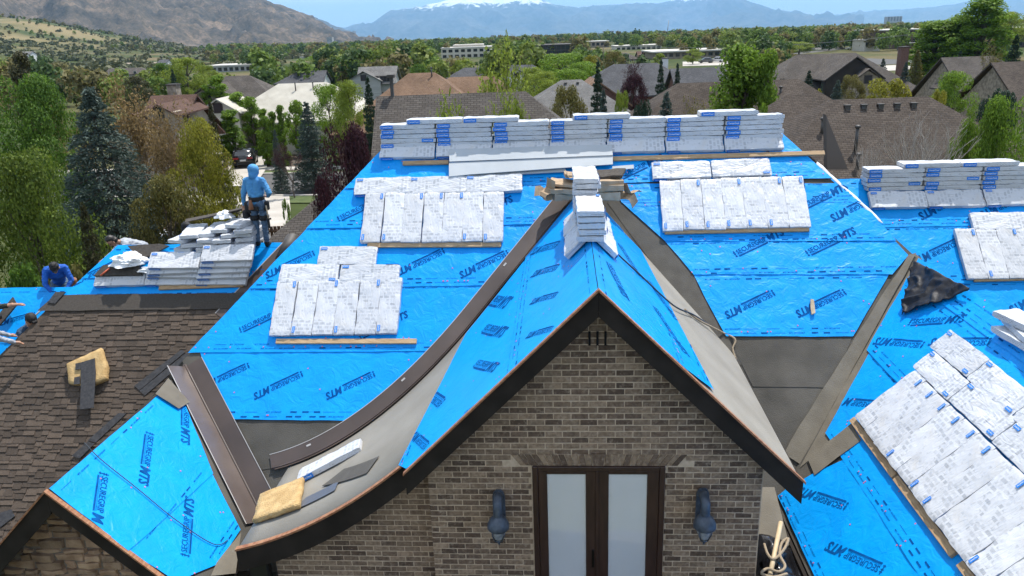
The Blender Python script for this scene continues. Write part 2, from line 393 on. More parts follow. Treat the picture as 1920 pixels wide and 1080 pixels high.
# entry gable, right slope
sheet(RDR, [(0, .015), (5.6, .015), (4.9, -.62 / S2 * 1.0), (0, -.95 / S2)], seed=14, amp=.005, jit=0)
sheet(RDR, [(0, -.85 / S2), (4.95, -.55 / S2)] + [RDR.uv(1200, 470), RDR.uv(1336, 735)], seed=15, amp=.005)
# right wing, left slope: strips running along the ridge
xr_ = lambda x: (x - 5.70) / S2
def ur(x): return 12.4 - (x + 6.71)               # valley with the main roof
for i, (a, b) in enumerate(((4.6, 5.45), (5.45, 5.70))):
    sheet(RR, [(ur(a) + .12, xr_(a)), (ur(b) + .05, xr_(b) + .02), (9.3, xr_(b) + .02), (9.3, xr_(a))], seed=21 + i)
sheet(RR, uvs(RR, [(1550, 814)]) + [(ur(4.66) + .2, xr_(4.66)), (9.3, xr_(4.66)), (9.3, xr_(3.745))], seed=23)
sheet(RR, uvs(RR, [(1622, 832), (1535, 884), (1495, 902), (1461, 932)]) + [(9.3, xr_(2.98)), (9.3, xr_(4.14))], seed=24, amp=.012)
sheet(RR2, [(-.45, .03), (8, .03), (8, -1.05), (-.45, -1.05)], seed=31)
sheet(RR2, [(-.45, -.98), (8, -.98), (8, -2.2), (-.45, -2.2)], seed=32)
sheet(RR2, [(-.45, -2.12), (8, -2.12), (8, -3.4), (-.45, -3.4)], seed=33)
yL = lambda z: (z - 8.176) / S2
sheet(RL, [(-3.62, .02), (.2, .02), (-.28, yL(7.66)), (-4.17, yL(7.66))], seed=41)
sheet(RL, [(-4.12, yL(7.72)), (-.24, yL(7.72)), (-.75, yL(7.31)), (-4.53, yL(7.31))], seed=42, amp=.006)
sheet(RL3, [(-2.9, .02), (.35, .02), (.35, -1.3), (-2.9, -1.3)], seed=43)
sheet(RL3, [(-2.9, -1.22), (.35, -1.22), (.35, -2.6), (-2.9, -2.6)], seed=44)
# stone gable, right slope
sheet(RG, uvs(RG, [(91, 917), (300, 738), (346, 760), (398, 890), (240, 1035)]), seed=51, amp=.003)
sheet(RG, uvs(RG, [(234, 1032), (392, 880), (449, 995), (404, 1060), (330, 1092)]), seed=52, amp=.003)

# ---- printed lettering on the membrane
def text_mesh(s, size=1.0, shear=0.0, bold=0.0):
    cu = bpy.data.curves.new('t', 'FONT'); cu.body = s; cu.size = size; cu.resolution_u = 2; cu.shear = shear; cu.offset = bold
    o = bpy.data.objects.new('t', cu); COL.objects.link(o)
    dg = bpy.context.evaluated_depsgraph_get(); dg.update()
    me = bpy.data.meshes.new_from_object(o.evaluated_get(dg)); bpy.data.objects.remove(o)
    V = [tuple(v.co)[:2] for v in me.vertices]; F = [tuple(p.vertices) for p in me.polygons]; bpy.data.meshes.remove(me); return V, F
def fit(VF, x0, x1, y0, y1):
    V, F = VF; xs = [v[0] for v in V]; ys = [v[1] for v in V]
    a, b, c, d = min(xs), max(xs), min(ys), max(ys)
    return [(x0 + (v[0] - a) / (b - a) * (x1 - x0), y0 + (v[1] - c) / (d - c) * (y1 - y0)) for v in V], F
def join2(items):
    V, F = [], []
    for v, f in items:
        o = len(V); V += v; F += [tuple(i + o for i in q) for q in f]
    return V, F
def rect2(x0, x1, y0, y1): return [(x0, y0), (x1, y0), (x1, y1), (x0, y1)], [(0, 1, 2, 3)]
T_S = text_mesh('SECUREGRIP', bold=.012); T_M = text_mesh('MTS', shear=.25, bold=.035)
T_s = text_mesh('SYNTHETIC ROOFING UNDERLAYMENT', bold=.004)
LOGO = join2([fit(T_S, -.44, .13, .0, .085), rect2(-.44, .12, -.052, -.022), fit(T_s, -.44, .12, -.018, -.004), fit(T_M, .145, .47, -.05, .10),
              rect2(-.50, -.46, .02, .035), rect2(-.50, -.46, .05, .065), rect2(-.487, -.473, -.04, .09), rect2(-.5, -.46, -.03, -.015)])
def subdiv_rects(VF): return VF
def flat_print(VF, pl, c, ang, scale, hf, parent, name='printed_logo'):
    V, F = VF; me = bpy.data.meshes.new(name); ca, sa = cos(ang), sin(ang); co = []; ok = []
    for x, y in V:
        u = c[0] + scale * (x * ca - y * sa); v = c[1] + scale * (x * sa + y * ca)
        co.append(PP(pl, u, v, hf(u, v) + .0045)); ok.append(any(p is pl and inside(pts, u, v) for _, p, pts, _h in SHEETS))
    me.from_pydata(co, [], [f for f in F if all(ok[i] for i in f)]); me.update(); o = link(name, me, INK, parent)
    if not all(ok): o['kind'] = 'stuff'
    return o
def inside(pts, u, v):
    n = len(pts); s = 0
    for i in range(n):
        a, b = pts[i], pts[(i + 1) % n]
        cr_ = (b[0] - a[0]) * (v - a[1]) - (b[1] - a[1]) * (u - a[0])
        if abs(cr_) < 1e-9: continue
        if s == 0: s = 1 if cr_ > 0 else -1
        elif (cr_ > 0) != (s > 0): return False
    return True
def hmax(pl, u, v):
    """the membrane lying highest at a point of a slope"""
    best = None
    for o, p, pts, hf in SHEETS:
        if p is pl and inside(pts, u, v):
            h = hf(u, v)
            if best is None or h > best[1]: best = (o, h, hf)
    return best
# dense grid version of the logo so that it follows the wrinkles: bars cut in pieces
def cutbar(x0, x1, y0, y1, n): return join2([rect2(x0 + (x1 - x0) * i / n, x0 + (x1 - x0) * (i + 1) / n, y0, y1) for i in range(n)])
LOGO = join2([fit(T_S, -.44, .13, .0, .085), cutbar(-.44, .12, -.052, -.026, 8), fit(T_s, -.44, .12, -.019, -.006), fit(T_M, .145, .47, -.05, .10),
              rect2(-.50, -.46, .02, .035), rect2(-.50, -.46, .05, .065), rect2(-.487, -.473, -.04, .09), rect2(-.5, -.46, -.03, -.015)])
def logo(pl, x0, y0, x1, y1, L0=None):
    """lettering read from pixel (x0,y0) to (x1,y1)"""
    a, b = pl.uv(x0, y0), pl.uv(x1, y1)
    c = ((a[0] + b[0]) / 2, (a[1] + b[1]) / 2); ang = atan2(b[1] - a[1], b[0] - a[0])
    ln = math.hypot(b[0] - a[0], b[1] - a[1])
    if L0: ln = L0
    m = hmax(pl, *c)
    if m is None: return
    own = m[0]; lim = [q for q in SHEETS if q[0] is own][0][2]
    def hf(u, v):
        k = hmax(pl, u, v); return k[1] if k else m[2](u, v)
    flat_print(LOGO, pl, c, ang, ln / .97, hf, own)
D_ = lambda pl, cx, cy, dx=46, dy=22: logo(pl, cx + dx, cy - dy, cx - dx, cy + dy)
U_ = lambda pl, cx, cy, dx=46, dy=22: logo(pl, cx - dx, cy + dy, cx + dx, cy - dy)
for c in ((520, 722), (655, 722), (785, 492), (905, 495), (542, 496), (420, 706)): D_(RM, *c)
for c in ((498, 600), (722, 612), (682, 392), (918, 396), (1200, 318), (1402, 312)): U_(RM, *c)
for c in ((1402, 570), (1535, 568), (1600, 388)): D_(RM, *c)
for c in ((1425, 458), (1560, 456), (1690, 452), (1545, 372)): U_(RM, *c)
for c in ((1765, 385), (1880, 383), (1755, 470), (1935, 560)): D_(RR2, *c)
logo(RR, 1714, 608, 1805, 602, .97); logo(RR, 1853, 640, 1750, 640, .97); logo(RR, 1650, 758, 1580, 752, .97); logo(RR, 1720, 645, 1655, 640, .97)
logo(RR, 1588, 948, 1503, 920, .97); logo(RR, 1657, 1066, 1556, 1022, .97); logo(RR, 1918, 790, 1850, 770, .97)
for c in ((1026, 465), (1026, 508), (1024, 560), (1016, 624)): logo(RDL, c[0] + 23, c[1] - 7, c[0] - 23, c[1] + 6)
for c in ((934, 569), (927, 624), (912, 690), (846, 678)): logo(RDL, c[0] - 19, c[1] - 4, c[0] + 19, c[1] + 5)
logo(RDL, 834, 756, 804, 738); logo(RDL, 805, 838, 780, 820); logo(RDL, 895, 760, 873, 776)
logo(RDR, 1143, 505, 1163, 548, .97); logo(RDR, 1222, 540, 1258, 592, .97); logo(RDR, 1232, 590, 1275, 655, .97); logo(RDR, 1165, 470, 1190, 510, .97)
logo(RG, 276, 818, 264, 906, .97); logo(RG, 187, 908, 176, 985, .97); logo(RG, 349, 1036, 357, 940, .97); logo(RG, 344, 755, 343, 826, .97)
D_(RL, 176, 512, 40, 20); D_(RL3, 30, 598, 36, 10)
# dashed border lettering beside each seam, and the nail caps
T_b = text_mesh('MTS  SECUREGRIP', bold=.01)
def border(o, pl, pts, hf, seed):
    R = random.Random(seed); vs = [p[1] for p in pts]; us = [p[0] for p in pts]; V, F = [], []
    for v0 in (min(vs) + .055, min(vs) + .13, max(vs) - .12):
        u = min(us) + R.random() * .2
        while u < max(us):
            k = R.random(); items = []
            if k < .4: items = [cutbar(0, .10, 0, .022, 2)]; w = .13
            elif k < .75: items = [fit(T_b, 0, .24, 0, .02)]; w = .30
            else: items = [cutbar(0, .2, .008, .013, 3)]; w = .24
            for q in items:
                pv, pf = q
                if all(inside(pts, u + a, v0 + b) for a, b in pv):
                    n0 = len(V); V += [PP(pl, u + a, v0 + b, hf(u + a, v0 + b) + .004) for a, b in pv]; F += [tuple(i + n0 for i in f) for f in pf]
            u += w + R.random() * .12
    if V:
        me = bpy.data.meshes.new('printed_border'); me.from_pydata(V, [], F); q = link('printed_border', me, INK, o); q['kind'] = 'stuff'
    V, F = [], []
    for i in range(int((max(us) - min(us)) * (max(vs) - min(vs)) * 4.2)):
        u = R.uniform(min(us), max(us)); v = R.uniform(min(vs), max(vs))
        if R.random() < .45: v = min(vs) + .09
        if not inside(pts, u, v): continue
        n0 = len(V); h = hf(u, v) + .006
        V += [PP(pl, u + .012 * cos(a), v + .012 * sin(a), h) for a in [pi / 3 * j for j in range(6)]]; F.append(tuple(range(n0, n0 + 6)))
    if V:
        me = bpy.data.meshes.new('nail_caps'); me.from_pydata(V, [], F); q = link('nail_caps', me, NAILC, o); q['kind'] = 'stuff'
for i, (o, pl, pts, hf) in enumerate(SHEETS): border(o, pl, pts, hf, 100 + i)

# ---- metal valley flashing
def strip_mesh(name, A, B, mat, th=.006, parent=None):
    """band between two point rows, with thickness"""
    bm = bmesh.new(); va = [bm.verts.new(p) for p in A]; vb = [bm.verts.new(p) for p in B]
    for i in range(len(A) - 1):
        bm.faces.new((va[i], vb[i], vb[i + 1], va[i + 1]))
    bmesh.ops.recalc_face_normals(bm, faces=bm.faces[:])
    if sum(f.normal.z for f in bm.faces) < 0: bmesh.ops.reverse_faces(bm, faces=bm.faces[:])
    r = bmesh.ops.extrude_face_region(bm, geom=bm.faces[:])
    for e in r['geom']:
        if isinstance(e, bmesh.types.BMVert): e.co.z += th
    fixn(bm); return link(name, bm, mat, parent or house)
def rowM(pts, h): return [p + RM.N * h for p in pts]
# left valley of the entry gable (curved); main-roof half and gable half
def vpt(x): z = flare_z(x); return Vector((x, z + 4.095, z))
xs = [.30 - 4.72 * i / 30 for i in range(31)]
C0 = [vpt(x) for x in xs]
outer = []
for i, p in enumerate(C0):
    t = (C0[min(i + 1, 30)] - C0[max(i - 1, 0)]).normalized(); d = RM.N.cross(t).normalized()
    if d.x > 0: d = -d
    outer.append(p + d * (.27 - .03 * i / 30))
vf = empty('valley_flashing', (-2, 11.5, 7)); vf.parent = house; vf.location = Vector((-2, 11.5, 7)) - house.location
def vlink(name, A, B, mat, th): return strip_mesh(name, A, B, mat, th, vf)
vlink('flashing_wing', rowM(outer, .03), rowM(C0, .03), VMETAL, .006)
vlink('flashing_hem', rowM([o_ + (o_ - c) * .035 for o_, c in zip(outer, C0)], .036), rowM(outer, .036), VEDGE, .004)
inn = []
for x in xs:
    q = vpt(x); s = max(0, -1.4 - x); sl_ = 1 - .272 * s; dv = Vector((1, 0, sl_)).normalized(); inn.append(q + dv * .07 + Vector((0, -.04, 0)))
vlink('flashing_wing', [c + Vector((0, 0, .034)) for c in C0], [c + Vector((0, 0, .03)) for c in inn], VMETAL, .006)
bm = bmesh.new(); tube(bm, [c + Vector((-.01, -.015, .045)) for c in C0], .013, 6); link('flashing_rib', bm, VMETAL, vf)
for t_ in (7, 17, 26):     # small white stickers on the flashing
    a = outer[t_]; b = C0[t_]; d = (b - a).normalized(); e = (outer[t_ + 1] - a).normalized(); c = a + d * .05 + RM.N * .041
    bm = bmesh.new(); poly(bm, [c, c + e * .07, c + e * .07 + d * .028, c + d * .028]); link('sticker', bm, VEDGE, vf)
# valley between the stone gable and the main roof
g0, g1 = Vector((-6.12, 11.115, 7.02)), Vector((-4.42, 9.415, 5.32))
gd = (g1 - g0).normalized(); gl = RG.N.cross(gd); gl = gl if gl.x < 0 else -gl
gr = RM.N.cross(gd); gr = gr if gr.x > 0 else -gr
def lerp(a, b, t): return a + (b - a) * t
n_ = 14
vg = empty('valley_flashing', (-5.2, 10.2, 6)); vg.parent = house; vg.location = Vector((-5.2, 10.2, 6)) - house.location
base = [lerp(g0, g1, i / n_) for i in range(n_ + 1)]
R_ = random.Random(4)
strip_mesh('flashing_wing', [p + gl * (.36 + .01 * sin(i * 1.3)) + RG.N * .033 for i, p in enumerate(base)], [p + RG.N * (.03 + .006 * R_.random()) for p in base], pm('sunlit_flashing_tone', (.13, .10, .088), (.17, .135, .118), 1.3, .24, bump=.15, bscale=2.0, metal=.35), .005, vg)  # gable half: same brown metal in a lighter tone, sunlight painted into the colour
strip_mesh('flashing_wing', [p + RM.N * .03 for p in base], [p + gr * .30 + RM.N * .03 for p in base], VMETAL, .006, vg)
strip_mesh('flashing_hem', [p + gl * .36 + RG.N * .040 for p in base], [p + gl * .375 + RG.N * .040 for p in base], VEDGE, .004, vg)
strip_mesh('flashing_hem', [p + gr * .295 + RM.N * .039 for p in base], [p + gr * .305 + RM.N * .039 for p in base], VEDGE, .004, vg)
bm = bmesh.new(); tube(bm, [p + Vector((0, 0, .055)) for p in base], .02, 6); tube(bm, [p + Vector((-.03, 0, .055)) for p in base], .012, 6); link('flashing_rib', bm, VMETAL, vg)
# valley between the left wing and the main roof's hidden hip side
l0, l1 = Vector((-5.2, 14.55, 8.226)), Vector((-6.42, 13.33, 7.006))
b2 = [lerp(l0, l1, i / 8) for i in range(9)]
ld = Vector((-.4, .4, .4)).normalized(); lp = RL.N.cross((l1 - l0).normalized()); lp = lp if lp.x < 0 else -lp
vl_ = empty('valley_flashing', (-6.5, 13, 7)); vl_.parent = house; vl_.location = Vector((-6.5, 13, 7)) - house.location
strip_mesh('flashing_wing', [p + RL.N * .03 for p in b2], [p + lp * .22 + RL.N * .03 for p in b2], VMETAL, .006, vl_)
strip_mesh('flashing_hem', [p + lp * .22 + RL.N * .036 for p in b2], [p + lp * .235 + RL.N * .036 for p in b2], VEDGE, .004, vl_)
strip_mesh('flashing_wing', [p + RL.N * .03 for p in b2], [p + Vector((.15, 0, .15)) + RL.N * .03 for p in b2], VMETAL, .006, vl_)
# felt bands along the right valleys and loose patches
def band(pl, pxs, h=.006, mat=FELT2, name='felt_strip', amp=.004, seed=3):
    return sheet(pl, uvs(pl, pxs), h0=h, lap=.0, amp=amp, seed=seed, name=name, mat=mat)
band(RM, [(1138, 380), (1160, 380), (1300, 505), (1400, 680), (1370, 690)], seed=61)
FELTT = pm('valley_felt', (.135, .118, .09), (.18, .16, .125), 3, .9, bump=.3, bscale=60)
band(RM, [(1700, 480), (1717, 476), (1500, 872), (1468, 852), (1500, 790), (1640, 575)], seed=62, mat=FELTT, h=.026)
band(RR, [(1716, 476), (1730, 486), (1700, 590), (1560, 830), (1500, 878)], seed=63, mat=FELTT, h=.008)
band(RM, [(1366, 634), (1596, 634), (1563, 727), (1412, 725)], seed=67, mat=FELT, h=.008, amp=.003)
band(RM, [(436, 789), (640, 789), (560, 870), (470, 884)], seed=68, mat=FELT, h=.006, amp=.003)
band(RR, [(1518, 862), (1598, 797), (1618, 828), (1530, 894)], seed=64, mat=FELTT, h=.034)
band(RG, [(288, 742), (312, 713), (352, 758), (332, 770)], seed=65, mat=FELTT, h=.05)
band(RG, [(449, 1000), (404, 1058), (392, 1082), (440, 1078)], seed=66, mat=FELTT, h=.03)

# ---- rake boards, drip edges, soffits
def rake(name, pts, depth, y, th, mat, drop=0):
    """board whose top follows pts (x,z), vertical depth, from y to y+th"""
    bm = bmesh.new(); n = len(pts)
    q = [[bm.verts.new((x, yy, z - drop - dd)) for x, z in pts] for yy in (y, y + th) for dd in (0, depth)]
    for i in range(n - 1):
        for a, b in ((0, 1), (1, 3), (3, 2), (2, 0)): bm.faces.new((q[a][i], q[b][i], q[b][i + 1], q[a][i + 1]))
    for i in (0, n - 1): bm.faces.new([q[0][i], q[1][i], q[3][i], q[2][i]])
    fixn(bm); return link(name, bm, mat, house)
rake('rake_board', [(.36, 9.41), (2.64, 7.13)], .30, 7.70, .045, FASC); rake('rake_board', [(.357, 9.41), (-1.86, 7.22)], .30, 7.70, .045, FASC)
rake('drip_edge', [(.36, 9.425), (2.66, 7.125)], .028, 7.672, .06, DRIP); rake('drip_edge', [(.358, 9.425), (-1.88, 7.215)], .028, 7.672, .06, DRIP)
cur = [(x, flare_z(x)) for x in [-1.74 - 2.44 * i / 20 for i in range(21)]]
rake('rake_board', [(x, z + .012) for x, z in cur], .33, 8.0, .045, FASC); rake('drip_edge', [(x, z + .03) for x, z in cur], .028, 7.972, .07, DRIP)
rake('rake_board', [(-6.13, 7.04), (-4.46, 5.37)], .27, 7.55, .045, FASC); rake('rake_board', [(-6.133, 7.04), (-8.7, 4.473)], .31, 7.55, .045, FASC)
rake('drip_edge', [(-6.13, 7.06), (-4.44, 5.37)], .028, 7.522, .06, DRIP); rake('drip_edge', [(-6.132, 7.06), (-8.7, 4.492)], .028, 7.522, .06, DRIP)
bm = bmesh.new(); prism(bm, [(.36, 7.745, 9.16), (2.6, 7.745, 6.92), (2.6, 8.1, 6.92), (.36, 8.1, 9.16)], (0, 0, .02)); fixn(bm); link('soffit', bm, SOFF, house)
bm = bmesh.new(); prism(bm, [(.36, 7.745, 9.16), (-1.84, 7.745, 6.96), (-1.84, 8.4, 6.96), (.36, 8.4, 9.16)], (0, 0, .02)); fixn(bm); link('soffit', bm, SOFF, house)
# eave board of the right slope and of the flare
link('eave_board', bbox(2.575, 2.62, 7.75, 11.2, 6.92, 7.13), FASC, house)
link('eave_board', bbox(-4.2, -4.155, 8.05, 10.0, 5.66, 5.86), FASC, house)
link('eave_board', bbox(2.9, 2.945, 3.0, 9.65, 5.33, 5.52), FASC, house)
link('eave_board', bbox(-4.50, -4.455, 7.6, 9.35, 5.18, 5.36), FASC, house)

# ---- brick walls: each brick a piece
BL, BH, MJ = .203, .0775, .0125
def brick_variant(l, h, sd):
    R = random.Random(sd); bm = bmesh.new(); d = .02
    box(bm, 0, l, -.012, d, 0, h)
    fr = [f for f in bm.faces if f.normal.y < -.5 or abs(f.calc_center_median().y + .012) < 1e-4]
    bmesh.ops.bevel(bm, geom=[e for e in bm.edges if all(abs(v.co.y + .012) < 1e-5 for v in e.verts)], offset=.005, segments=1, affect='EDGES')
    for v in bm.verts:
        v.co.x += R.uniform(-.0018, .0018); v.co.z += R.uniform(-.0015, .0015)
        if v.co.y < 0: v.co.y += R.uniform(-.004, .003)
    fixn(bm); me = bpy.data.meshes.new('brick'); bm.to_mesh(me); bm.free(); me.materials.append(BRICK); return me
FULL = [brick_variant(BL - MJ, BH - MJ, i) for i in range(6)]; HALF = [brick_variant(BL / 2 - MJ, BH - MJ, 20 + i) for i in range(4)]
DX0, DX1, DZ1 = -.41, 1.156, 7.13
walls = []
def brick_wall(name, x0, x1, z0, z1, y, keep, seed, solid_to):
    """mortar backing as the wall; returns bricks list"""
    R = random.Random(seed); out = []; k = 0; z = z0
    while z < z1:
        x = x0 + (0 if k % 2 == 0 else -BL / 2); x += 0
        while x < x1:
            xa, xb = max(x, x0), min(x + BL, x1)
            l = xb - xa
            if l > .06 and keep(xa, xb, z, z + BH):
                out.append((xa, z, l, y + R.uniform(-.002, .003)))
            x += BL
        z += BH; k += 1
    return out
def keep_main(xa, xb, za, zb):
    if max(abs(xa - .36), abs(xb - .36)) > 9.39 - .17 - za + .12: return False
    if xb > DX0 + .02 and xa < DX1 - .02 and za < DZ1 + .145: 
        return False
    if zb > DZ1 + .0 and za < DZ1 + .145 and xb > DX0 - .16 and xa < DX1 + .16: return False
    return True
WZ0 = 5.03
bw = brick_wall('w', -1.66, 2.285, WZ0, 9.2, 8.02, keep_main, 1, 0)
# cut bricks beside the door
k = 0; z = WZ0
R_ = random.Random(9)
filled = []
for (xa, z, l, y) in bw: pass
def near_door(za):
    rows = [b for b in bw if abs(b[1] - za) < 1e-4]
    lx = max([b[0] + b[2] for b in rows if b[0] + b[2] < DX0 + .03] or [DX0]); rx = min([b[0] for b in rows if b[0] > DX1 - .03] or [DX1]); return lx, rx
z = WZ0
while z < DZ1 - .01:
    lx, rx = near_door(z)
    if DX0 - lx > .035: bw.append((lx, z, DX0 - lx, 8.02))
    if rx - DX1 > .035: bw.append((DX1 + .004, z, rx - DX1 - .004, 8.02))
    z += BH
def keep_left(xa, xb, za, zb): return zb < flare_z(min(xa, -1.4)) - .10
bw2 = brick_wall('w2', -3.80, -1.66, WZ0, 7.2, 8.26, keep_left, 2, 0)
gw = bmesh.new()
prism(gw, [(-1.66, 8.015, 0), (2.285, 8.015, 0), (2.285, 8.015, 7.2), (.36, 8.015, 9.2), (-1.66, 8.015, 7.1)], (0, .235, 0)); fixn(gw)
gable_wall = link('gable_wall', gw, MORT, house)
lw = bmesh.new(); prism(lw, [(-3.8, 8.255, 0), (-1.67, 8.255, 0), (-1.67, 8.255, 7.0)] + [(x, 8.255, flare_z(x) - .12) for x in (-2.2, -2.7, -3.2, -3.8)], (0, .2, 0)); fixn(lw)
left_wall = link('recessed_wall', lw, MORT, house)
allb = [(b, gable_wall) for b in bw] + [(b, left_wall) for b in bw2]
def seen(b):
    x, y, z = px_of((b[0] + b[2] / 2, b[3], b[1])); return -40 < x < 1960 and y < 1110
allb.sort(key=lambda q: (not seen(q[0]), -px_of((q[0][0], q[0][3], q[0][1]))[1]))
rest = {}
cnt = {}
for i, (b, w) in enumerate(allb):
    x, z, l, y = b; R = random.Random(int(x * 977 + z * 7919))
    me = (FULL if l > .15 else HALF)[R.randrange(4)]
    bl = (BL if l > .15 else BL / 2) - MJ
    sx = (l - MJ) / bl
    cnt[w.name] = cnt.get(w.name, 0)
    if cnt[w.name] < (180 if w is gable_wall else 110):
        cnt[w.name] += 1
        o = bpy.data.objects.new('brick', me); COL.objects.link(o); o.parent = w
        o.location = Vector((x, y, z)); o.scale = (sx, 1, 1)
    else:
        rest.setdefault(w, []).append((me, x, y, z, sx))
for w, lst in rest.items():
    V, F = [], []
    for me, x, y, z, sx in lst:
        n0 = len(V); V += [(v.co.x * sx + x, v.co.y + y, v.co.z + z) for v in me.vertices]; F += [tuple(i + n0 for i in p.vertices) for p in me.polygons]
    me = bpy.data.meshes.new('brickwork'); me.from_pydata(V, [], F); o = link('brickwork', me, BRICK, w, local=True); o['kind'] = 'stuff'
# children of walls sit in wall space: wall objects are offset by -house.location, so give it back
for w in (gable_wall, left_wall):
    pass
# splayed header over the door
NH = 26; cxd = (DX0 + DX1) / 2; wh = DX1 - DX0 + .30
for i in range(NH):
    a = (i + .5) / NH - .5; w_ = wh / NH
    if abs(a) < .035: continue
    lean = a * .22; xc = cxd + a * wh * .985; bm = bmesh.new()
    top_ = .145; xx = [xc - w_ * .46, xc + w_ * .46]
    prism(bm, [(xx[0], 8.005, DZ1 + .004), (xx[1], 8.005, DZ1 + .004), (xx[1] + lean, 8.005, DZ1 + top_), (xx[0] + lean, 8.005, DZ1 + top_)], (0, .035, 0)); fixn(bm)
    link('header_brick', bm, BRICK, gable_wall, local=True)
bm = bmesh.new(); prism(bm, [(cxd - .055, 7.995, DZ1 + .004), (cxd + .055, 7.995, DZ1 + .004), (cxd + .085, 7.995, DZ1 + .165), (cxd - .085, 7.995, DZ1 + .165)], (0, .05, 0)); fixn(bm)
link('keystone', bm, BRICK, gable_wall, local=True)
# weep vents near the peak
VENT = pm('vent_hole', (.004, .004, .004), None, rough=.9)
for dx in (-.088, 0, .088):
    link('weep_vent', bbox(.36 + dx - .013, .36 + dx + .013, 7.996, 8.0, 8.66, 8.83), VENT, gable_wall, local=True)

# ---- French door
DOORW = pm('dark_stained_wood', (.030, .014, .010), (.050, .024, .017), 3, .38, bump=.1, bscale=30, stretch=(6, 6, 1))
def glass_mat():
    m, N, L, B = newmat('window_glass'); t = N.new('ShaderNodeBsdfTransparent'); g = N.new('ShaderNodeBsdfGlossy'); g.inputs['Roughness'].default_value = .02
    mx = N.new('ShaderNodeMixShader'); mx.inputs[0].default_value = .16; L.new(t.outputs[0], mx.inputs[1]); L.new(g.outputs[0], mx.inputs[2]); L.new(mx.outputs[0], N['Material Output'].inputs['Surface']); return m
GLASS = glass_mat()
BLIND = pm('white_blind', (.82, .84, .85), (.88, .89, .90), 2, .7)
dr = empty('french_door', (.37, 8.0, 5.03)); dr.parent = house; dr.location = Vector((.37, 8.0, 5.03)) - house.location
dz0 = 5.03
def dpart(name, x0, x1, y0, y1, z0, z1, m, bev=.006): return link(name, bbox(x0, x1, y0, y1, z0, z1, None, bev), m, dr)
dpart('door_frame', DX0 + .005, DX0 + .07, 7.975, 8.0135, dz0, DZ1, DOORW); dpart('door_frame', DX1 - .07, DX1 - .005, 7.975, 8.0135, dz0, DZ1, DOORW)
dpart('door_frame', DX0 + .07, DX1 - .07, 7.975, 8.0135, DZ1 - .06, DZ1, DOORW)
gl0, gl1 = aty(1026, 900, 8.03).x, aty(1098, 900, 8.03).x; gr0, gr1 = aty(1141, 900, 8.03).x, aty(1213, 900, 8.03).x; gz = aty(1060, 886, 8.03).z
mid = (gl1 + gr0) / 2
for (a, b, c, d) in ((DX0 + .072, mid - .004, gl0, gl1), (mid + .004, DX1 - .072, gr0, gr1)):
    dpart('stile', a, c, 7.988, 8.013, dz0, DZ1 - .062, DOORW); dpart('stile', d, b, 7.988, 8.013, dz0, DZ1 - .062, DOORW)
    dpart('top_rail', c, d, 7.990, 8.0125, gz, DZ1 - .063, DOORW, .003); dpart('bottom_rail', c, d, 7.990, 8.0125, dz0, dz0 + .25, DOORW, .003)
    dpart('glass_pane', c + .001, d - .001, 7.998, 8.002, dz0 + .25, gz, GLASS, 0); dpart('blind', c, d, 8.006, 8.0115, dz0 + .2, gz + .05, BLIND, 0)
dpart('astragal', mid - .022, mid + .022, 7.978, 7.987, dz0, DZ1 - .062, DOORW)
dpart('handle_plate', mid - .065, mid - .035, 7.976, 7.987, 5.72, 5.98, pm('aged_bronze', (.02, .018, .016), None, rough=.4, metal=.8), .003)
# ---- wall lanterns
LANT = pm('blue_grey_copper', (.055, .068, .09), (.10, .12, .15), 14, .5, metal=.3, bump=.15, bscale=30)
LGLA = pm('seeded_lantern_glass', (.16, .17, .18), (.3, .31, .32), 15, .12, spec=.8)
def lantern(px, label):
    p = aty(px[0], px[1], 8.0); z = p.z
    r = empty('wall_lantern', (p.x, 7.99, z), label, 'lantern', 'lanterns beside the door')
    T = Matrix.Translation(Vector((p.x, 7.99, z)))
    bm = bmesh.new(); prof = [(-.075, -.02), (-.075, .30), (-.06, .355), (-.03, .385), (.03, .385), (.06, .355), (.075, .30), (.075, -.02)]
    prism(bm, [(a, .0, b) for a, b in prof], (0, -.028, 0)); fixn(bm); bmesh.ops.transform(bm, matrix=T, verts=bm.verts); link('back_plate', bm, LANT, r)
    bm = bmesh.new(); tube(bm, catmull([(0, -.02, .30), (0, -.10, .34), (0, -.19, .30), (0, -.21, .20), (0, -.21, .13)], 5), .055, 10); bmesh.ops.transform(bm, matrix=T, verts=bm.verts); link('arm_hood', bm, LANT, r)
    Tl = T @ Matrix.Translation((0, -.21, 0))
    bm = bmesh.new(); lathe(bm, [(.03, .17), (.06, .155), (.10, .11), (.128, .05), (.132, .0), (.122, -.012), (.10, -.012)], Tl, 20); link('dome', bm, LANT, r)
    bm = bmesh.new(); lathe(bm, [(.085, -.012), (.088, -.06), (.07, -.13), (.045, -.17)], Tl, 16); link('glass', bm, LGLA, r)
    bm = bmesh.new()
    for k in range(4):
        a = pi / 4 + k * pi / 2; tube(bm, [(.098 * cos(a), .098 * sin(a), -.01), (.10 * cos(a), .10 * sin(a), -.07), (.05 * cos(a), .05 * sin(a), -.18)], .007, 5)
    lathe(bm, [(.052, -.165), (.05, -.18), (.02, -.20), (.012, -.235), (.004, -.25)], None, 12); bmesh.ops.transform(bm, matrix=Tl, verts=bm.verts); link('cage', bm, LANT, r)
lantern((937, 968), 'blue-grey metal wall lantern on the bricks left of the door')
lantern((1315, 966), 'blue-grey metal wall lantern on the bricks right of the door')

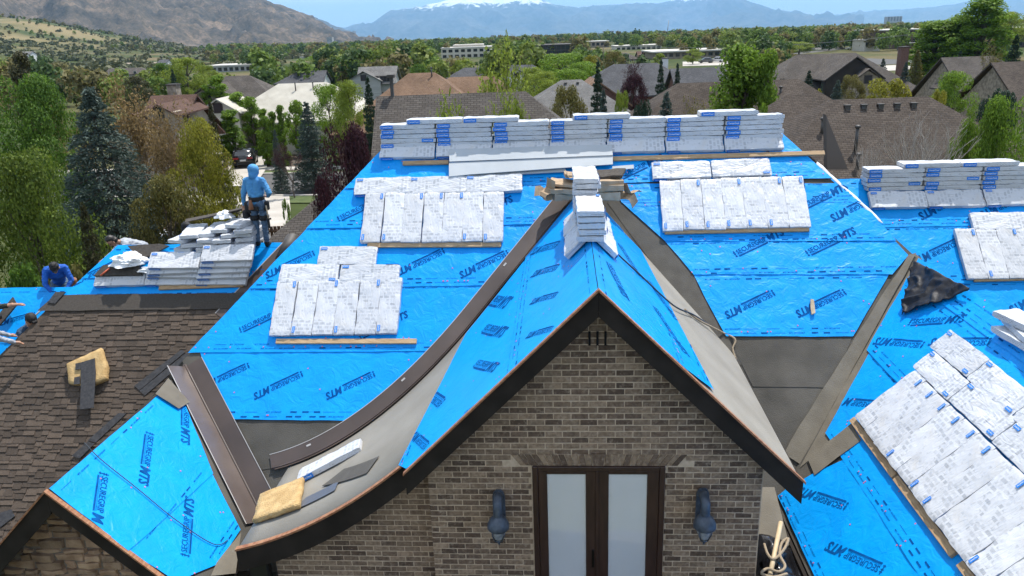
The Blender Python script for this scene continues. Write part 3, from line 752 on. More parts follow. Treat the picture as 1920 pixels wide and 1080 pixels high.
# ---- stone gable wall
stg = bmesh.new(); prism(stg, [(-8.4, 7.93, 0), (-4.6, 7.93, 0), (-4.6, 7.93, 5.35), (-6.13, 7.93, 6.85), (-8.4, 7.93, 4.6)], (0, .25, 0)); fixn(stg)
stone_wall = link('stone_gable_wall', stg, STMORT, house)
R_ = random.Random(31); z = 4.55
while z < 6.7:
    h = R_.choice((.07, .09, .12, .15, .17)); x = -7.9 + R_.uniform(0, .25)
    while x < -4.65:
        l = R_.uniform(.14, .44); xm = x + l / 2
        if abs(xm + 6.13) + l / 2 < 7.03 - .15 - (z + h) + .16:
            bm = bmesh.new(); n = 8; pts = []
            for (a, b) in ((0, 0), (.5, -.02), (1, 0), (1.0, .5), (1, 1), (.5, 1.03), (0, 1), (0, .5)):
                pts.append((x + a * (l - .012) + R_.uniform(-.012, .012), z + b * (h - .01) + R_.uniform(-.018, .018)))
            dpt = R_.uniform(.012, .05)
            A = [bm.verts.new((p[0], 7.94, p[1])) for p in pts]; cx_, cz_ = x + l / 2, z + h / 2
            Bv = [bm.verts.new((cx_ + (p[0] - cx_) * .86, 7.93 - dpt + R_.uniform(-.01, .008), cz_ + (p[1] - cz_) * .8)) for p in pts]
            for i in range(n): bm.faces.new((A[i], A[(i + 1) % n], Bv[(i + 1) % n], Bv[i]))
            cv = bm.verts.new((cx_, 7.925 - dpt, cz_))
            for i in range(n): bm.faces.new((Bv[i], Bv[(i + 1) % n], cv))
            fixn(bm); link('stone', bm, STONE, stone_wall, local=True)
        x += l
    z += h
# ---- body of the house under the roofs
def wallbox(name, x0, x1, y0, y1, z0, z1, m=WALLP): return link(name, bbox(x0, x1, y0, y1, z0, z1), m, house)
wallbox('wall', -7.9, 5.6, 10.6, 17.8, 0, 3.9); wallbox('wall', -11.6, -7.95, 11.6, 17.4, 0, 3.4); wallbox('wall', 5.65, 13, 11, 17.8, 0, 4.6)
wallbox('wall', 3.25, 8.2, 3.2, 9.7, 0, 5.25); wallbox('wall', -8.3, -4.7, 8.2, 11.0, 0, 3.5); wallbox('wall', -3.7, 2.2, 8.5, 9.7, 0, 5.0)
wallbox('wall', -14.2, -11.65, 12.8, 17, 0, 3.8)
DSP = pm('dark_downspout', (.008, .008, .008), None, rough=.5)
link('downspout', bbox(-4.12, -3.86, 8.12, 8.25, 0, 5.75, None, .02), DSP, house)
BROWNM = pm('brown_metal_roofing', (.10, .052, .042), (.15, .085, .07), 2.5, .45, bump=.15, bscale=6)
bm = bmesh.new(); prism(bm, [(2.29, 5.2, 5.42), (3.25, 5.2, 5.42), (3.25, 9.6, 5.42), (2.29, 9.6, 5.42)], (0, 0, .03)); fixn(bm); link('porch_roof_pan', bm, BROWNM, house)
bm = bmesh.new(); prism(bm, [(2.29, 8.75, 5.47), (2.9, 8.75, 5.47), (2.9, 9.6, 5.80), (2.29, 9.6, 5.80)], (0, 0, .03)); fixn(bm); link('felt_strip', bm, FELTT, house)
link('balcony_floor', bbox(-3.8, 2.28, 6.3, 8.0, 4.9, 5.02), FELT, house)

# ---- brown shingle courses on the left wing
EXP, TABW = .102, .2
def tab_mesh(w, l, sd):
    R = random.Random(sd); bm = bmesh.new()
    box(bm, 0, w, 0, l, .0, .017)
    for v in bm.verts:
        if v.co.y > l * .5: v.co.z -= .014
        v.co.x += R.uniform(-.006, .006)
        if v.co.z > .006 and v.co.y < .01: v.co.z += R.uniform(0, .010)
    fixn(bm); me = bpy.data.meshes.new('shingle'); bm.to_mesh(me); bm.free(); me.materials.append(SHING); return me
TABS = [tab_mesh(w, .16, i) for i, w in enumerate((.12, .16, .19, .22, .26))]
TW = (.12, .16, .19, .22, .26)
tabs = []; R_ = random.Random(77); v = yL(7.27) - .15; row = 0
shing_top = sheet(RL, [(-4.6, yL(7.40)), (-.75, yL(7.40)), (-.98, yL(7.16)), (-4.85, yL(7.16))], h0=.045, lap=.004, amp=.001, name='starter_course', mat=pm('plain_shingle_strip', (.055, .046, .038), (.075, .064, .053), 40, .93, bump=.4, bscale=200), seed=70)[0]
shing_under = link('shingle_field', bmesh.new(), SHING, house)
while v > yL(3.75):
    y = 14.5 + v * S2; x = y - 23.42 + R_.uniform(0, .15); xr = y - 19.82
    while x < xr:
        i = R_.randrange(5); tabs.append((x, v - (R_.choice((0, 0, .035, .05))), i, .006 + R_.uniform(0, .004))); x += TW[i] + .006
    v -= EXP; row += 1
def tpx(t): return px_of(RL.P(t[0] + 5.3, t[1], 0))
def tseen(t):
    x, y, z = tpx(t); return x > -20 and x < 445 and y < 1000 and (y < 918 - (x - 92) * .86 if x > 92 else y < 918 + (92 - x) * 1.0)
tabs.sort(key=lambda t: (not tseen(t), tpx(t)[2]))
bm = bmesh.new(); prism(bm, [RL.P(-4.6, yL(7.3), .004), RL.P(-.9, yL(7.3), .004), RL.P(-4.1, yL(3.65), .004), RL.P(-8.1, yL(3.65), .004)], RL.N * -.003); fixn(bm)
bm.to_mesh(shing_under.data); bm.free()
Mt = RL.mat(0, 0, 0, 0)
V, F = [], []
for i, (x, v, k, h) in enumerate(tabs):
    if i < 300:
        o = bpy.data.objects.new('shingle', TABS[k]); COL.objects.link(o); o.parent = shing_under
        o.matrix_basis = RL.mat(x + 5.3, v, h, 0)
    elif tseen((x, v, k, h)) or i % 1 == 0:
        M_ = RL.mat(x + 5.3, v, h, 0); n0 = len(V)
        V += [M_ @ q.co for q in TABS[k].vertices]; F += [tuple(j + n0 for j in p.vertices) for p in TABS[k].polygons]
me = bpy.data.meshes.new('shingle_courses'); me.from_pydata(V, [], F); o = link('shingle_courses', me, SHING, shing_under, local=True); o['kind'] = 'stuff'
# ================================================================== shingle bundles
def wrap_mat(name, top):
    m, N, L, B = newmat(name)
    tc = N.new('ShaderNodeTexCoord'); oi = N.new('ShaderNodeObjectInfo')
    off = N.new('ShaderNodeVectorMath'); off.operation = 'MULTIPLY_ADD'
    L.new(tc.outputs['Object'], off.inputs[0]); off.inputs[1].default_value = (1, 1, 1)
    cmb = N.new('ShaderNodeCombineXYZ'); ml = N.new('ShaderNodeMath'); ml.operation = 'MULTIPLY'; ml.inputs[1].default_value = .4
    L.new(oi.outputs['Random'], ml.inputs[0]); L.new(ml.outputs[0], cmb.inputs[0]); L.new(cmb.outputs[0], off.inputs[2])
    vec = off.outputs[0]
    def brk(scale, w, h, mort, off_, c1, c2, cm):
        b = N.new('ShaderNodeTexBrick'); b.inputs['Scale'].default_value = scale; b.inputs['Brick Width'].default_value = w; b.inputs['Row Height'].default_value = h
        b.inputs['Mortar Size'].default_value = mort; b.inputs['Mortar Smooth'].default_value = .1; b.offset = off_
        b.inputs['Color1'].default_value = (*c1, 1); b.inputs['Color2'].default_value = (*c2, 1); b.inputs['Mortar'].default_value = (*cm, 1); L.new(vec, b.inputs['Vector']); return b
    W = (.60, .615, .64)
    if top:
        sw = N.new('ShaderNodeMapping'); sw.inputs['Rotation'].default_value = (0, 0, pi / 2); L.new(vec, sw.inputs['Vector'])
        b1 = brk(1, .105, .066, .013, .37, (.40, .415, .44), (.54, .555, .58), W)
        L.new(sw.outputs['Vector'], b1.inputs['Vector'])
        b2 = brk(1, .2, .0105, .0032, .0, (.0, .0, .0), (.12, .12, .12), (1, 1, 1)); L.new(sw.outputs['Vector'], b2.inputs['Vector'])
        mx = N.new('ShaderNodeMixRGB'); mx.blend_type = 'LIGHTEN'; mx.inputs['Fac'].default_value = .0
        L.new(b1.outputs['Color'], mx.inputs['Color1']); L.new(b2.outputs['Color'], mx.inputs['Color2'])
        nz = N.new('ShaderNodeTexNoise'); nz.inputs['Scale'].default_value = 7; L.new(vec, nz.inputs['Vector'])
        rp = N.new('ShaderNodeValToRGB'); rp.color_ramp.elements[0].position = .47; rp.color_ramp.elements[1].position = .55; L.new(nz.outputs['Fac'], rp.inputs['Fac'])
        mw = N.new('ShaderNodeMixRGB'); mw.inputs['Color2'].default_value = (*W, 1); L.new(rp.outputs['Color'], mw.inputs['Fac']); L.new(mx.outputs['Color'], mw.inputs['Color1'])
        b3 = brk(1, .31, .17, .004, .5, W, W, W)
        v3 = N.new('ShaderNodeTexVoronoi'); v3.inputs['Scale'].default_value = 17; L.new(vec, v3.inputs['Vector'])
        r3 = N.new('ShaderNodeValToRGB'); r3.color_ramp.elements[0].position = .075; r3.color_ramp.elements[1].position = .09
        r3.color_ramp.elements[0].color = (.16, .17, .18, 1); r3.color_ramp.elements[1].color = (1, 1, 1, 1)
        st = N.new('ShaderNodeMapping'); st.inputs['Scale'].default_value = (.45, 2.2, 1); L.new(vec, st.inputs['Vector']); L.new(st.outputs['Vector'], v3.inputs['Vector'])
        L.new(v3.outputs['Distance'], r3.inputs['Fac'])
        mu = N.new('ShaderNodeMixRGB'); mu.blend_type = 'MULTIPLY'; mu.inputs['Fac'].default_value = .2
        L.new(mw.outputs['Color'], mu.inputs['Color1']); L.new(r3.outputs['Color'], mu.inputs['Color2']); col = mu.outputs['Color']
    else:
        b1 = brk(1, .05, .02, .008, .4, (.12, .13, .15), (.62, .63, .66), W)
        sw = N.new('ShaderNodeMapping'); sw.inputs['Rotation'].default_value = (pi / 2, 0, 0); L.new(vec, sw.inputs['Vector']); L.new(sw.outputs['Vector'], b1.inputs['Vector'])
        nz = N.new('ShaderNodeTexNoise'); nz.inputs['Scale'].default_value = 6; L.new(vec, nz.inputs['Vector'])
        rp = N.new('ShaderNodeValToRGB'); rp.color_ramp.elements[0].position = .52; rp.color_ramp.elements[1].position = .58; L.new(nz.outputs['Fac'], rp.inputs['Fac'])
        mw = N.new('ShaderNodeMixRGB'); mw.inputs['Color2'].default_value = (*W, 1); L.new(rp.outputs['Color'], mw.inputs['Fac']); L.new(b1.outputs['Color'], mw.inputs['Color1']); col = mw.outputs['Color']
    hs = N.new('ShaderNodeHueSaturation'); mr = N.new('ShaderNodeMapRange'); mr.inputs['To Min'].default_value = .9; mr.inputs['To Max'].default_value = 1.04
    L.new(oi.outputs['Random'], mr.inputs['Value']); L.new(mr.outputs['Result'], hs.inputs['Value']); L.new(col, hs.inputs['Color'])
    # a little roof dust
    nd = N.new('ShaderNodeTexNoise'); nd.inputs['Scale'].default_value = 3.5; nd.inputs['Detail'].default_value = 6; L.new(vec, nd.inputs['Vector'])
    rd = N.new('ShaderNodeValToRGB'); rd.color_ramp.elements[0].position = .6; rd.color_ramp.elements[1].position = .8; L.new(nd.outputs['Fac'], rd.inputs['Fac'])
    md = N.new('ShaderNodeMixRGB'); md.inputs['Color2'].default_value = (.52, .47, .39, 1); kk = N.new('ShaderNodeMath'); kk.operation = 'MULTIPLY'; kk.inputs[1].default_value = .35
    L.new(rd.outputs['Color'], kk.inputs[0]); L.new(kk.outputs[0], md.inputs['Fac']); L.new(hs.outputs['Color'], md.inputs['Color1'])
    L.new(md.outputs['Color'], B.inputs['Base Color'])
    n2 = N.new('ShaderNodeTexNoise'); n2.inputs['Scale'].default_value = 7; n2.inputs['Detail'].default_value = 3; n2.inputs['Distortion'].default_value = 1.6
    mp = N.new('ShaderNodeMapping'); mp.inputs['Scale'].default_value = (.5, 1.6, 1); mp.inputs['Rotation'].default_value = (0, 0, .5); L.new(vec, mp.inputs['Vector']); L.new(mp.outputs['Vector'], n2.inputs['Vector'])
    b = N.new('ShaderNodeBump'); b.inputs['Strength'].default_value = .5; b.inputs['Distance'].default_value = .03; L.new(n2.outputs['Fac'], b.inputs['Height']); L.new(b.outputs['Normal'], B.inputs['Normal'])
    B.inputs['Roughness'].default_value = .33; B.inputs['Specular IOR Level'].default_value = .45
    return m
WTOP, WSIDE = wrap_mat('printed_plastic_wrap', True), wrap_mat('plastic_wrap_side', False)
LBLUE = pm('label_blue', (.001, .17, .66), (.002, .21, .72), 6, .4)
LWHITE = pm('label_white', (.8, .82, .85), None, rough=.45)
BLN, BWD, BTH = 1.0, .348, .082
def bundle_mesh(sd):
    bm = bmesh.new(); nx, ny, nz = 22, 9, 3
    bmesh.ops.create_cube(bm, size=1)
    bmesh.ops.delete(bm, geom=bm.faces[:], context='FACES_ONLY')
    bm.free(); bm = bmesh.new(); vid = {}
    def gv(i, j, k):
        if (i, j, k) not in vid:
            x, y, z = i / nx * 2 - 1, j / ny * 2 - 1, k / nz
            e = 14
            ex = (1 - abs(x) ** e * .02)
            px = x * BLN / 2; py = y * BWD / 2; pz = z * BTH
            # soft bag ends and edges
            endf = max(0, abs(x) - .95) / .05; edf = max(0, abs(y) - .93) / .07
            pz = BTH / 2 + (pz - BTH / 2) * (1 - .25 * endf * endf - .10 * edf * edf)
            py *= 1 - .035 * endf * endf
            n = noise.noise((px * 5 + sd * 5, py * 7, pz * 6 + sd)); n2 = noise.noise((px * 16 - py * 14 + sd * 9, py * 18, sd))
            if z > .9: pz += .010 * n + .008 * max(0, 1 - abs(n2) * 5) * (.35 + .65 * abs(x) ** 2)
            if abs(y) > .99: py += (1 if y > 0 else -1) * (.011 * n - .002)
            if abs(x) > .99: px += (1 if x > 0 else -1) * (.012 * n)
            vid[(i, j, k)] = bm.verts.new((px, py, pz))
        return vid[(i, j, k)]
    def quad(a, mi):
        f = bm.faces.new([gv(*q) for q in a]); f.material_index = mi; f.smooth = True
    for i in range(nx):
        for j in range(ny):
            quad([(i, j, 0), (i, j + 1, 0), (i + 1, j + 1, 0), (i + 1, j, 0)], 0); quad([(i, j, nz), (i + 1, j, nz), (i + 1, j + 1, nz), (i, j + 1, nz)], 0)
        for k in range(nz):
            quad([(i, 0, k), (i + 1, 0, k), (i + 1, 0, k + 1), (i, 0, k + 1)], 1); quad([(i, ny, k), (i, ny, k + 1), (i + 1, ny, k + 1), (i + 1, ny, k)], 1)
    for j in range(ny):
        for k in range(nz):
            quad([(0, j, k), (0, j, k + 1), (0, j + 1, k + 1), (0, j + 1, k)], 1); quad([(nx, j, k), (nx, j + 1, k), (nx, j + 1, k + 1), (nx, j, k + 1)], 1)
    me = bpy.data.meshes.new('shingle_bundle'); bm.to_mesh(me); bm.free(); me.materials.append(WTOP); me.materials.append(WSIDE); return me
BUN = [bundle_mesh(i + .37) for i in range(6)]
for _b in BUN: _b.set_sharp_from_angle(angle=radians(38))
T_CT = text_mesh('CertainTeed', bold=.01)
def label_mesh(w, h, plane, org):
    V, F = rect2(0, w, 0, h); tv, tf = fit(T_CT, w * .1, w * .9, h * .3, h * .72)
    me = bpy.data.meshes.new('brand_label'); co = []
    for x, y in V: co.append(org + Vector((x, 0, y)) if plane == 'side' else org + Vector((x, y, 0)))
    for x, y in tv: co.append(org + (Vector((x, -.0012, y)) if plane == 'side' else Vector((x, y, .0012))))
    me.from_pydata(co, [], F + [tuple(i + 4 for i in q) for q in tf]); me.materials.append(LBLUE); me.materials.append(LWHITE)
    me.polygons.foreach_set('material_index', [0] + [1] * len(tf)); me.update(); return me
LSIDE = label_mesh(.225, .068, 'side', Vector((-.480, -BWD / 2 - .015, .007)))
LSIDE2 = label_mesh(.21, .058, 'side', Vector((.25, -BWD / 2 - .010, .014)))
LTOP = label_mesh(.11, .045, 'top', Vector((.36, -.15, BTH + .012)))
LTOP2 = label_mesh(.11, .045, 'top', Vector((-.47, .10, BTH + .012)))
RB = random.Random(5)
def ordinal(n): return ['first', 'second', 'third', 'fourth', 'fifth', 'sixth', 'seventh', 'eighth', 'ninth', 'tenth', 'eleventh', 'twelfth', 'thirteenth', 'fourteenth'][n]
def bundle(M, label, group, flip=False, labels='st'):
    o = bpy.data.objects.new('shingle_bundle', BUN[RB.randrange(6)]); COL.objects.link(o)
    if flip: M = M @ Matrix.Rotation(pi, 4, 'Z')
    o.matrix_world = M; tag(o, label, 'shingle bundle', group)
    for ch, me in (('s', LSIDE), ('S', LSIDE2), ('t', LTOP), ('T', LTOP2)):
        if ch in labels:
            c = bpy.data.objects.new('brand_label', me); COL.objects.link(c); c.parent = o
    return o
def jm(M, a=.02, d=.008): return M @ Matrix.Translation((RB.uniform(-d, d), RB.uniform(-d, d), 0)) @ Matrix.Rotation(RB.uniform(-a, a), 4, 'Z')
def row_up(pl, p0, p1, n, h, where, group):
    """n bundles side by side, long axis up the slope; p0,p1 lower corners in pixels"""
    a, b = pl.uv(*p0), pl.uv(*p1)
    for i in range(n):
        t = (i + .5) / n; u = a[0] + (b[0] - a[0]) * t; v = a[1] + (b[1] - a[1]) * t + BLN / 2
        bundle(jm(pl.mat(u, v, h, pi / 2), .012), 'upright white shingle bundle, %s from the left %s' % (ordinal(i), where), group, flip=RB.random() < .4, labels=RB.choice(('st', 'sT', 'St', 'stT')))
def row_flat(pl, pxs, h, where, group, ang=0):
    for i, (x, y) in enumerate(pxs):
        u, v = pl.uv(x, y, h)
        bundle(jm(pl.mat(u, v, h, ang), .02), 'crosswise white shingle bundle, %s from the left %s' % (ordinal(i), where), group, flip=RB.random() < .4, labels=RB.choice(('st', 'sT')))
H0 = .035
WOOD = pm('lumber', (.36, .23, .12), (.50, .35, .20), 5, .75, bump=.2, bscale=30, stretch=(1.5, 12, 12), rnd=.12)
def board(pl, p0, p1, label, w=.085, th=.04, h=.032, name='lumber_board'):
    """board lying on the slope with its lower edge from pixel p0 to p1"""
    a, b = pl.uv(*p0), pl.uv(*p1); ln = math.hypot(b[0] - a[0], b[1] - a[1]); ang = atan2(b[1] - a[1], b[0] - a[0])
    o = link(name, bbox(0, ln, 0, w, 0, th, None, .004), WOOD); o.matrix_world = pl.mat(a[0], a[1], h, ang); return tag(o, label, 'board', 'boards holding the bundles')
row_up(RM, (508, 634), (748, 630), 6, H0, 'in the lowest left row', 'lower left bundle row')
row_flat(RM, [(582, 516), (695, 517)], H0, 'just above the lower left row of six', 'bundles above the lower left row')
row_flat(RM, [(654, 483)], H0, 'topping the lower left group', 'bundles above the lower left row')
board(RM, (519, 647), (782, 647), 'weathered board under the lower left row of six bundles')
row_up(RM, (678, 459), (944, 458), 7, H0, 'in the left row of seven', 'upper left bundle row')
row_flat(RM, [(719, 352), (822, 350), (927, 348)], H0, 'above the left row of seven', 'bundles above the left row of seven')
board(RM, (690, 467), (940, 466), 'weathered board under the left row of seven bundles')
row_up(RM, (1243, 438), (1518, 430), 7, H0, 'in the right row of seven', 'right bundle row')
row_flat(RM, [(1276, 323), (1388, 319)], H0, 'above the right row of seven', 'bundles above the right row of seven')
board(RM, (1246, 442), (1516, 437), 'pale board under the right row of seven bundles')
# ridge: lying course
for i in range(7):
    u, v = RM.uv(763 + i * 105, 286 - i * 1.9, H0); v = -.28
    bundle(jm(RM.mat(-2.81 + i * 1.028, -.275, H0, 0), .012), 'white bundle lying on the slope under ridge stack %s from the left' % ordinal(i), 'bundles lying below the ridge stacks', labels='sT')
board(RM, (756, 313), (842, 311), 'short board under the leftmost ridge bundles'); board(RM, (1149, 305), (1290, 301), 'brown board below the middle ridge bundles'); board(RM, (1290, 301), (1545, 294), 'long pale board sticking out past the right end of the ridge')
# ridge: level stacks
def stack(x0, y, z, n, where, group, ang=0, jit=.018, axis='X', label0='white bundle'):
    for k in range(n):
        M = Matrix.Translation((x0 + RB.uniform(-jit, jit), y + RB.uniform(-jit, jit), z + k * (BTH + .001))) @ Matrix.Rotation(ang + RB.uniform(-.03, .03), 4, 'Z') @ Matrix.Rotation(RB.uniform(-.006, .006), 4, 'Y')
        pos = 'topmost' if k == n - 1 else ('lowest' if k == 0 else '%s from the bottom' % ordinal(k))
        bundle(M, '%s, %s in the %s' % (label0, pos, where), group, labels=('S' if RB.random() < .06 else 's') + RB.choice(('t', '')))
RZ = 10.06; RY = 14.20
for i, n in enumerate((5, 5, 5, 5, 5, 5, 5)):
    stack(-2.80 + i * 1.028, RY, RZ, n, '%s ridge stack from the left' % ordinal(i), 'ridge stack %d' % (i + 1))
for xx, k, lb in ((-2.30, 5, 'bundle bridging the first and second ridge stacks'), (-1.28, 5, 'bundle bridging the second and third ridge stacks'), (.70, 5, 'bundle bridging the fourth and fifth ridge stacks'), (2.92, 6, 'bundle bridging the two rightmost ridge stacks')):
    kk = k if k == 5 else 5.55
    bundle(Matrix.Translation((xx, RY, RZ + 5 * (BTH + .001))), 'white ' + lb, 'bundles bridging the ridge stacks', labels='s')
# light grey trim boards leaning against the ridge bundles
TRIM = pm('grey_primed_trim', (.42, .45, .47), (.47, .5, .52), 2, .55)
def on(pl, x, y, h): u, v = pl.uv(x, y, h); return pl.P(u, v, h)
def slab(name, pl, pxs, h, th, mat, label, cat, group=None):
    bm = bmesh.new(); prism(bm, [on(pl, x, y, h) for x, y in pxs], pl.N * th); fixn(bm); o = link(name, bm, mat); recenter(o); return tag(o, label, cat, group)
slab('trim_board', RM, [(842, 281), (1147, 272), (1149, 292), (843, 304)], .135, .02, TRIM, 'upper wide grey trim board leaning on the ridge bundles', 'trim board', 'grey trim boards')
slab('trim_board', RM, [(842, 306), (1149, 293), (1149, 309), (880, 328), (842, 332)], .12, .018, TRIM, 'lower wide grey trim board leaning on the ridge bundles', 'trim board', 'grey trim boards')
slab('trim_board', RM, [(878, 327), (1060, 316), (1060, 323), (878, 333)], .06, .02, TRIM, 'narrow grey trim strip below the wide trim boards', 'trim board', 'grey trim boards')
slab('trim_board', RM, [(1148, 313), (1188, 310), (1188, 317), (1148, 320)], .06, .02, TRIM, 'short grey trim strip end right of the cardboard pile', 'trim board', 'grey trim boards')
# rear right wing
for i in range(4):
    u = .72 + i * 1.02
    bundle(jm(RR2.mat(u, -.50, H0, 0), .012), 'white bundle lying on the rear right slope, %s from the left under the stacks' % ordinal(i), 'lying bundles on rear right slope', labels='sT')
    stack(5.4 + u - .03, 14.68, 8.98, 5, '%s stack on the rear right ridge' % ordinal(i), 'rear right stack %d' % (i + 1))
for xx, t in ((6.72, 'first and second'), (7.74, 'second and third')):
    bundle(Matrix.Translation((xx, 14.68, 8.98 + 5 * (BTH + .001))), 'white bundle bridging the %s stacks on the rear right ridge' % t, 'bundles bridging rear right stacks', labels='s')
board(RR2, (1661, 388), (1895, 381), 'pale board below the bundles on the rear right slope')
row_flat(RR2, [(1874, 418)], H0, 'at the right edge of the photo', 'bundles on the rear right slope')
row_up(RR2, (1810, 528), (1965, 524), 4, H0, 'in the rear right row', 'rear right bundle row')
board(RR2, (1824, 531), (1975, 527), 'pale board under the rear right row of bundles')
# right wing: bundles climbing from the board, then two crosswise rows
u0, v0 = RR.uv(1612, 794); ub, vb = RR.uv(1820, 1080)
for i in range(13):
    bundle(jm(RR.mat(u0 + .165 + i * .345, v0 + .02 + BLN / 2, .05, pi / 2), .02), 'big nearby white bundle, %s from the top in the row along the near board' % ordinal(i), 'near right bundle row', flip=i % 3 == 1, labels=RB.choice(('stT', 'sT', 'st')))
for r_, (vv, st) in enumerate(((v0 + .02 + BLN + .19, .42), (v0 + .02 + BLN + .19 + .345, .30))):
    for i in range(4):
        bundle(jm(RR.mat(u0 + st + .5 + i * 1.02 - .52, vv, .045, 0), .025), 'crosswise near white bundle, %s from the top in the %s row at right' % (ordinal(i), ('lower', 'upper')[r_]), 'near right crosswise bundles', flip=i % 2 == 1, labels='stT')
for i, (du, lb) in enumerate(((0, 'first'), (1.5, 'second'), (3.1, 'third'))):
    o = link('lumber_board', bbox(0, 1.46 if i < 2 else 1.4, 0, .09, 0, .045, None, .004), WOOD); o.matrix_world = RR.mat(u0 - .1 + du, v0 - .085, .03, 0); tag(o, '%s board from the top along the foot of the near right bundles' % lb, 'board', 'boards holding the bundles')
for k, (a, x, y) in enumerate(((.1, 1912, 628), (-.15, 1905, 640), (.2, 1915, 622))):
    p = on(RR, 1922, 642, .03); bundle(Matrix.Translation((5.62 + .04 * k, 9.05 + .05 * k, 8.18 + k * .087)) @ Matrix.Rotation(pi / 2 + a, 4, 'Z'), 'white bundle on the near ridge at the right photo edge, %s one' % ('lowest', 'middle', 'top')[k], 'bundles on the near right ridge', labels='sS')
# entry gable ridge: bundles on both sides and two stacks
def ridge_y(px, py): return hitp(px, py, (.36, 0, 0), Vector((1, 0, 0))).y
gy = 9.35
for i, yy in enumerate((gy + .92, gy + 1.95)):
    bundle(jm(RDL.mat(7.75 - yy, -.22, .03, 0), .02), 'white bundle on the left side of the entry ridge, %s from the front' % ordinal(i), 'bundles flanking the entry ridge', labels='s')
    bundle(jm(RDR.mat(yy - 7.75, -.22, .03, 0), .02), 'white bundle on the right side of the entry ridge, %s from the front' % ordinal(i), 'bundles flanking the entry ridge', labels='s')
stack(.36, gy + .72, 9.42, 5, 'front stack on the entry ridge', 'front entry ridge stack', ang=pi / 2)
stack(.33, gy + 1.75, 9.40, 8, 'rear stack on the entry ridge', 'rear entry ridge stack', ang=pi / 2)
# left wing heap
for i in range(3):
    bundle(jm(RL.mat(-3.33 + i * 1.02, yL(7.63), H0, 0), .02), 'white bundle, %s from the left in the bottom layer of the left heap' % ordinal(i), 'left heap', labels='sT')
for i, n in ((1, 3), (2, 4)):
    for k in range(1, n + 1):
        bundle(jm(RL.mat(-3.33 + i * 1.0 + .06 * k, yL(7.66) + .07 * k, H0 + k * .088, 0), .04, .02), 'white bundle, layer %s from the bottom, %s column of the left heap' % (ordinal(k), ('middle', 'right')[i - 1]), 'left heap', labels='sT')
cols = ((-7.32, 4), (-6.94, 4), (-6.56, 5), (-6.18, 6))
for i, (xx, n) in enumerate(cols):
    for k in range(n):
        M = Matrix.Translation((xx + RB.uniform(-.05, .05), 14.55 + RB.uniform(-.10, .10), 8.16 + k * .085)) @ Matrix.Rotation(-pi / 2 + RB.uniform(-.28, .28), 4, 'Z') @ Matrix.Rotation(RB.uniform(-.03, .03), 4, 'X')
        bundle(M, 'end-on white bundle, %s column from the left, %s layer up, atop the left heap' % (ordinal(i), ordinal(k)), 'left heap end-on bundles', labels='sS')
board(RL, (300, 546), (458, 540), 'weathered board under the left heap of bundles')
# shingle slabs, plastic and tools on the left heap
SLAB = pm('loose_shingles', (.045, .038, .032), (.07, .06, .05), 20, .9, bump=.4, bscale=150)
slab('shingle_slab', RL, [(178, 519), (196, 499), (262, 497), (268, 517)], .13, .05, SLAB, 'loose brown shingle pile on the left end of the heap', 'shingles', 'loose shingles')
slab('shingle_slab', RL, [(240, 462), (302, 458), (318, 462), (268, 488), (258, 482)], .06, .03, SLAB, 'loose brown shingles behind the crumpled plastic', 'shingles', 'loose shingles')
def crumple(name, c, ex, sd, mat, label, cat, amp=.5, sub=4):
    bm = bmesh.new(); bmesh.ops.create_icosphere(bm, subdivisions=sub, radius=1)
    for v in bm.verts:
        d = v.co.normalized(); n = noise.noise(d * 1.7 + Vector((sd, 0, 0))) + .6 * abs(noise.noise(d * 4.3 + Vector((0, sd, 0)))) + .35 * abs(noise.noise(d * 9 + Vector((0, 0, sd))))
        v.co = d * (1 + amp * (n - .3)); v.co = Vector((v.co.x * ex[0], v.co.y * ex[1], max(v.co.z, -.35) * ex[2])) + Vector(c)
    for f in bm.faces: f.smooth = False
    o = link(name, bm, mat); recenter(o); return tag(o, label, cat)
PLAST = pm('white_plastic_film', (.78, .79, .80), (.86, .87, .88), 5, .25, spec=.6)
crumple('plastic_wrap', on(RL, 240, 490, .2), (.35, .25, .16), 3.3, PLAST, 'crumpled white plastic wrapping at the left of the heap', 'plastic wrap')
crumple('plastic_wrap', on(RL, 290, 506, .17), (.33, .12, .06), 8.1, PLAST, 'torn white plastic strip across the left heap', 'plastic wrap', .7)
crumple('plastic_wrap', (-6.75, 14.75, 8.70), (.16, .14, .10), 5.5, PLAST, 'small crumpled white plastic beside the worker on the ridge', 'plastic wrap', .7, 3)
for i in range(5):
    o = link('shingle_slab', bbox(0, .95, 0, .3, 0, .012, None, .003), SLAB); o.matrix_world = Matrix.Translation((-7.55 + .13 * i, 14.66 + .03 * i, 8.60 + .022 * i)) @ Matrix.Rotation(.35 - .12 * i, 4, 'Z') @ Matrix.Rotation(-.10 - .03 * i, 4, 'Y')
    tag(o, 'loose dark shingle strip, %s from the bottom on top of the left heap' % ordinal(i), 'shingles', 'loose shingles')
ORNG = pm('orange_handle', (.62, .13, .06), None, rough=.5)
a, b = on(RL, 188, 517, .2), on(RL, 206, 503, .2)
bm = bmesh.new(); tube(bm, [a, b], .018, 6); o = link('pry_bar', bm, ORNG); recenter(o); tag(o, 'orange-handled bar lying on the loose shingles of the heap', 'tool')
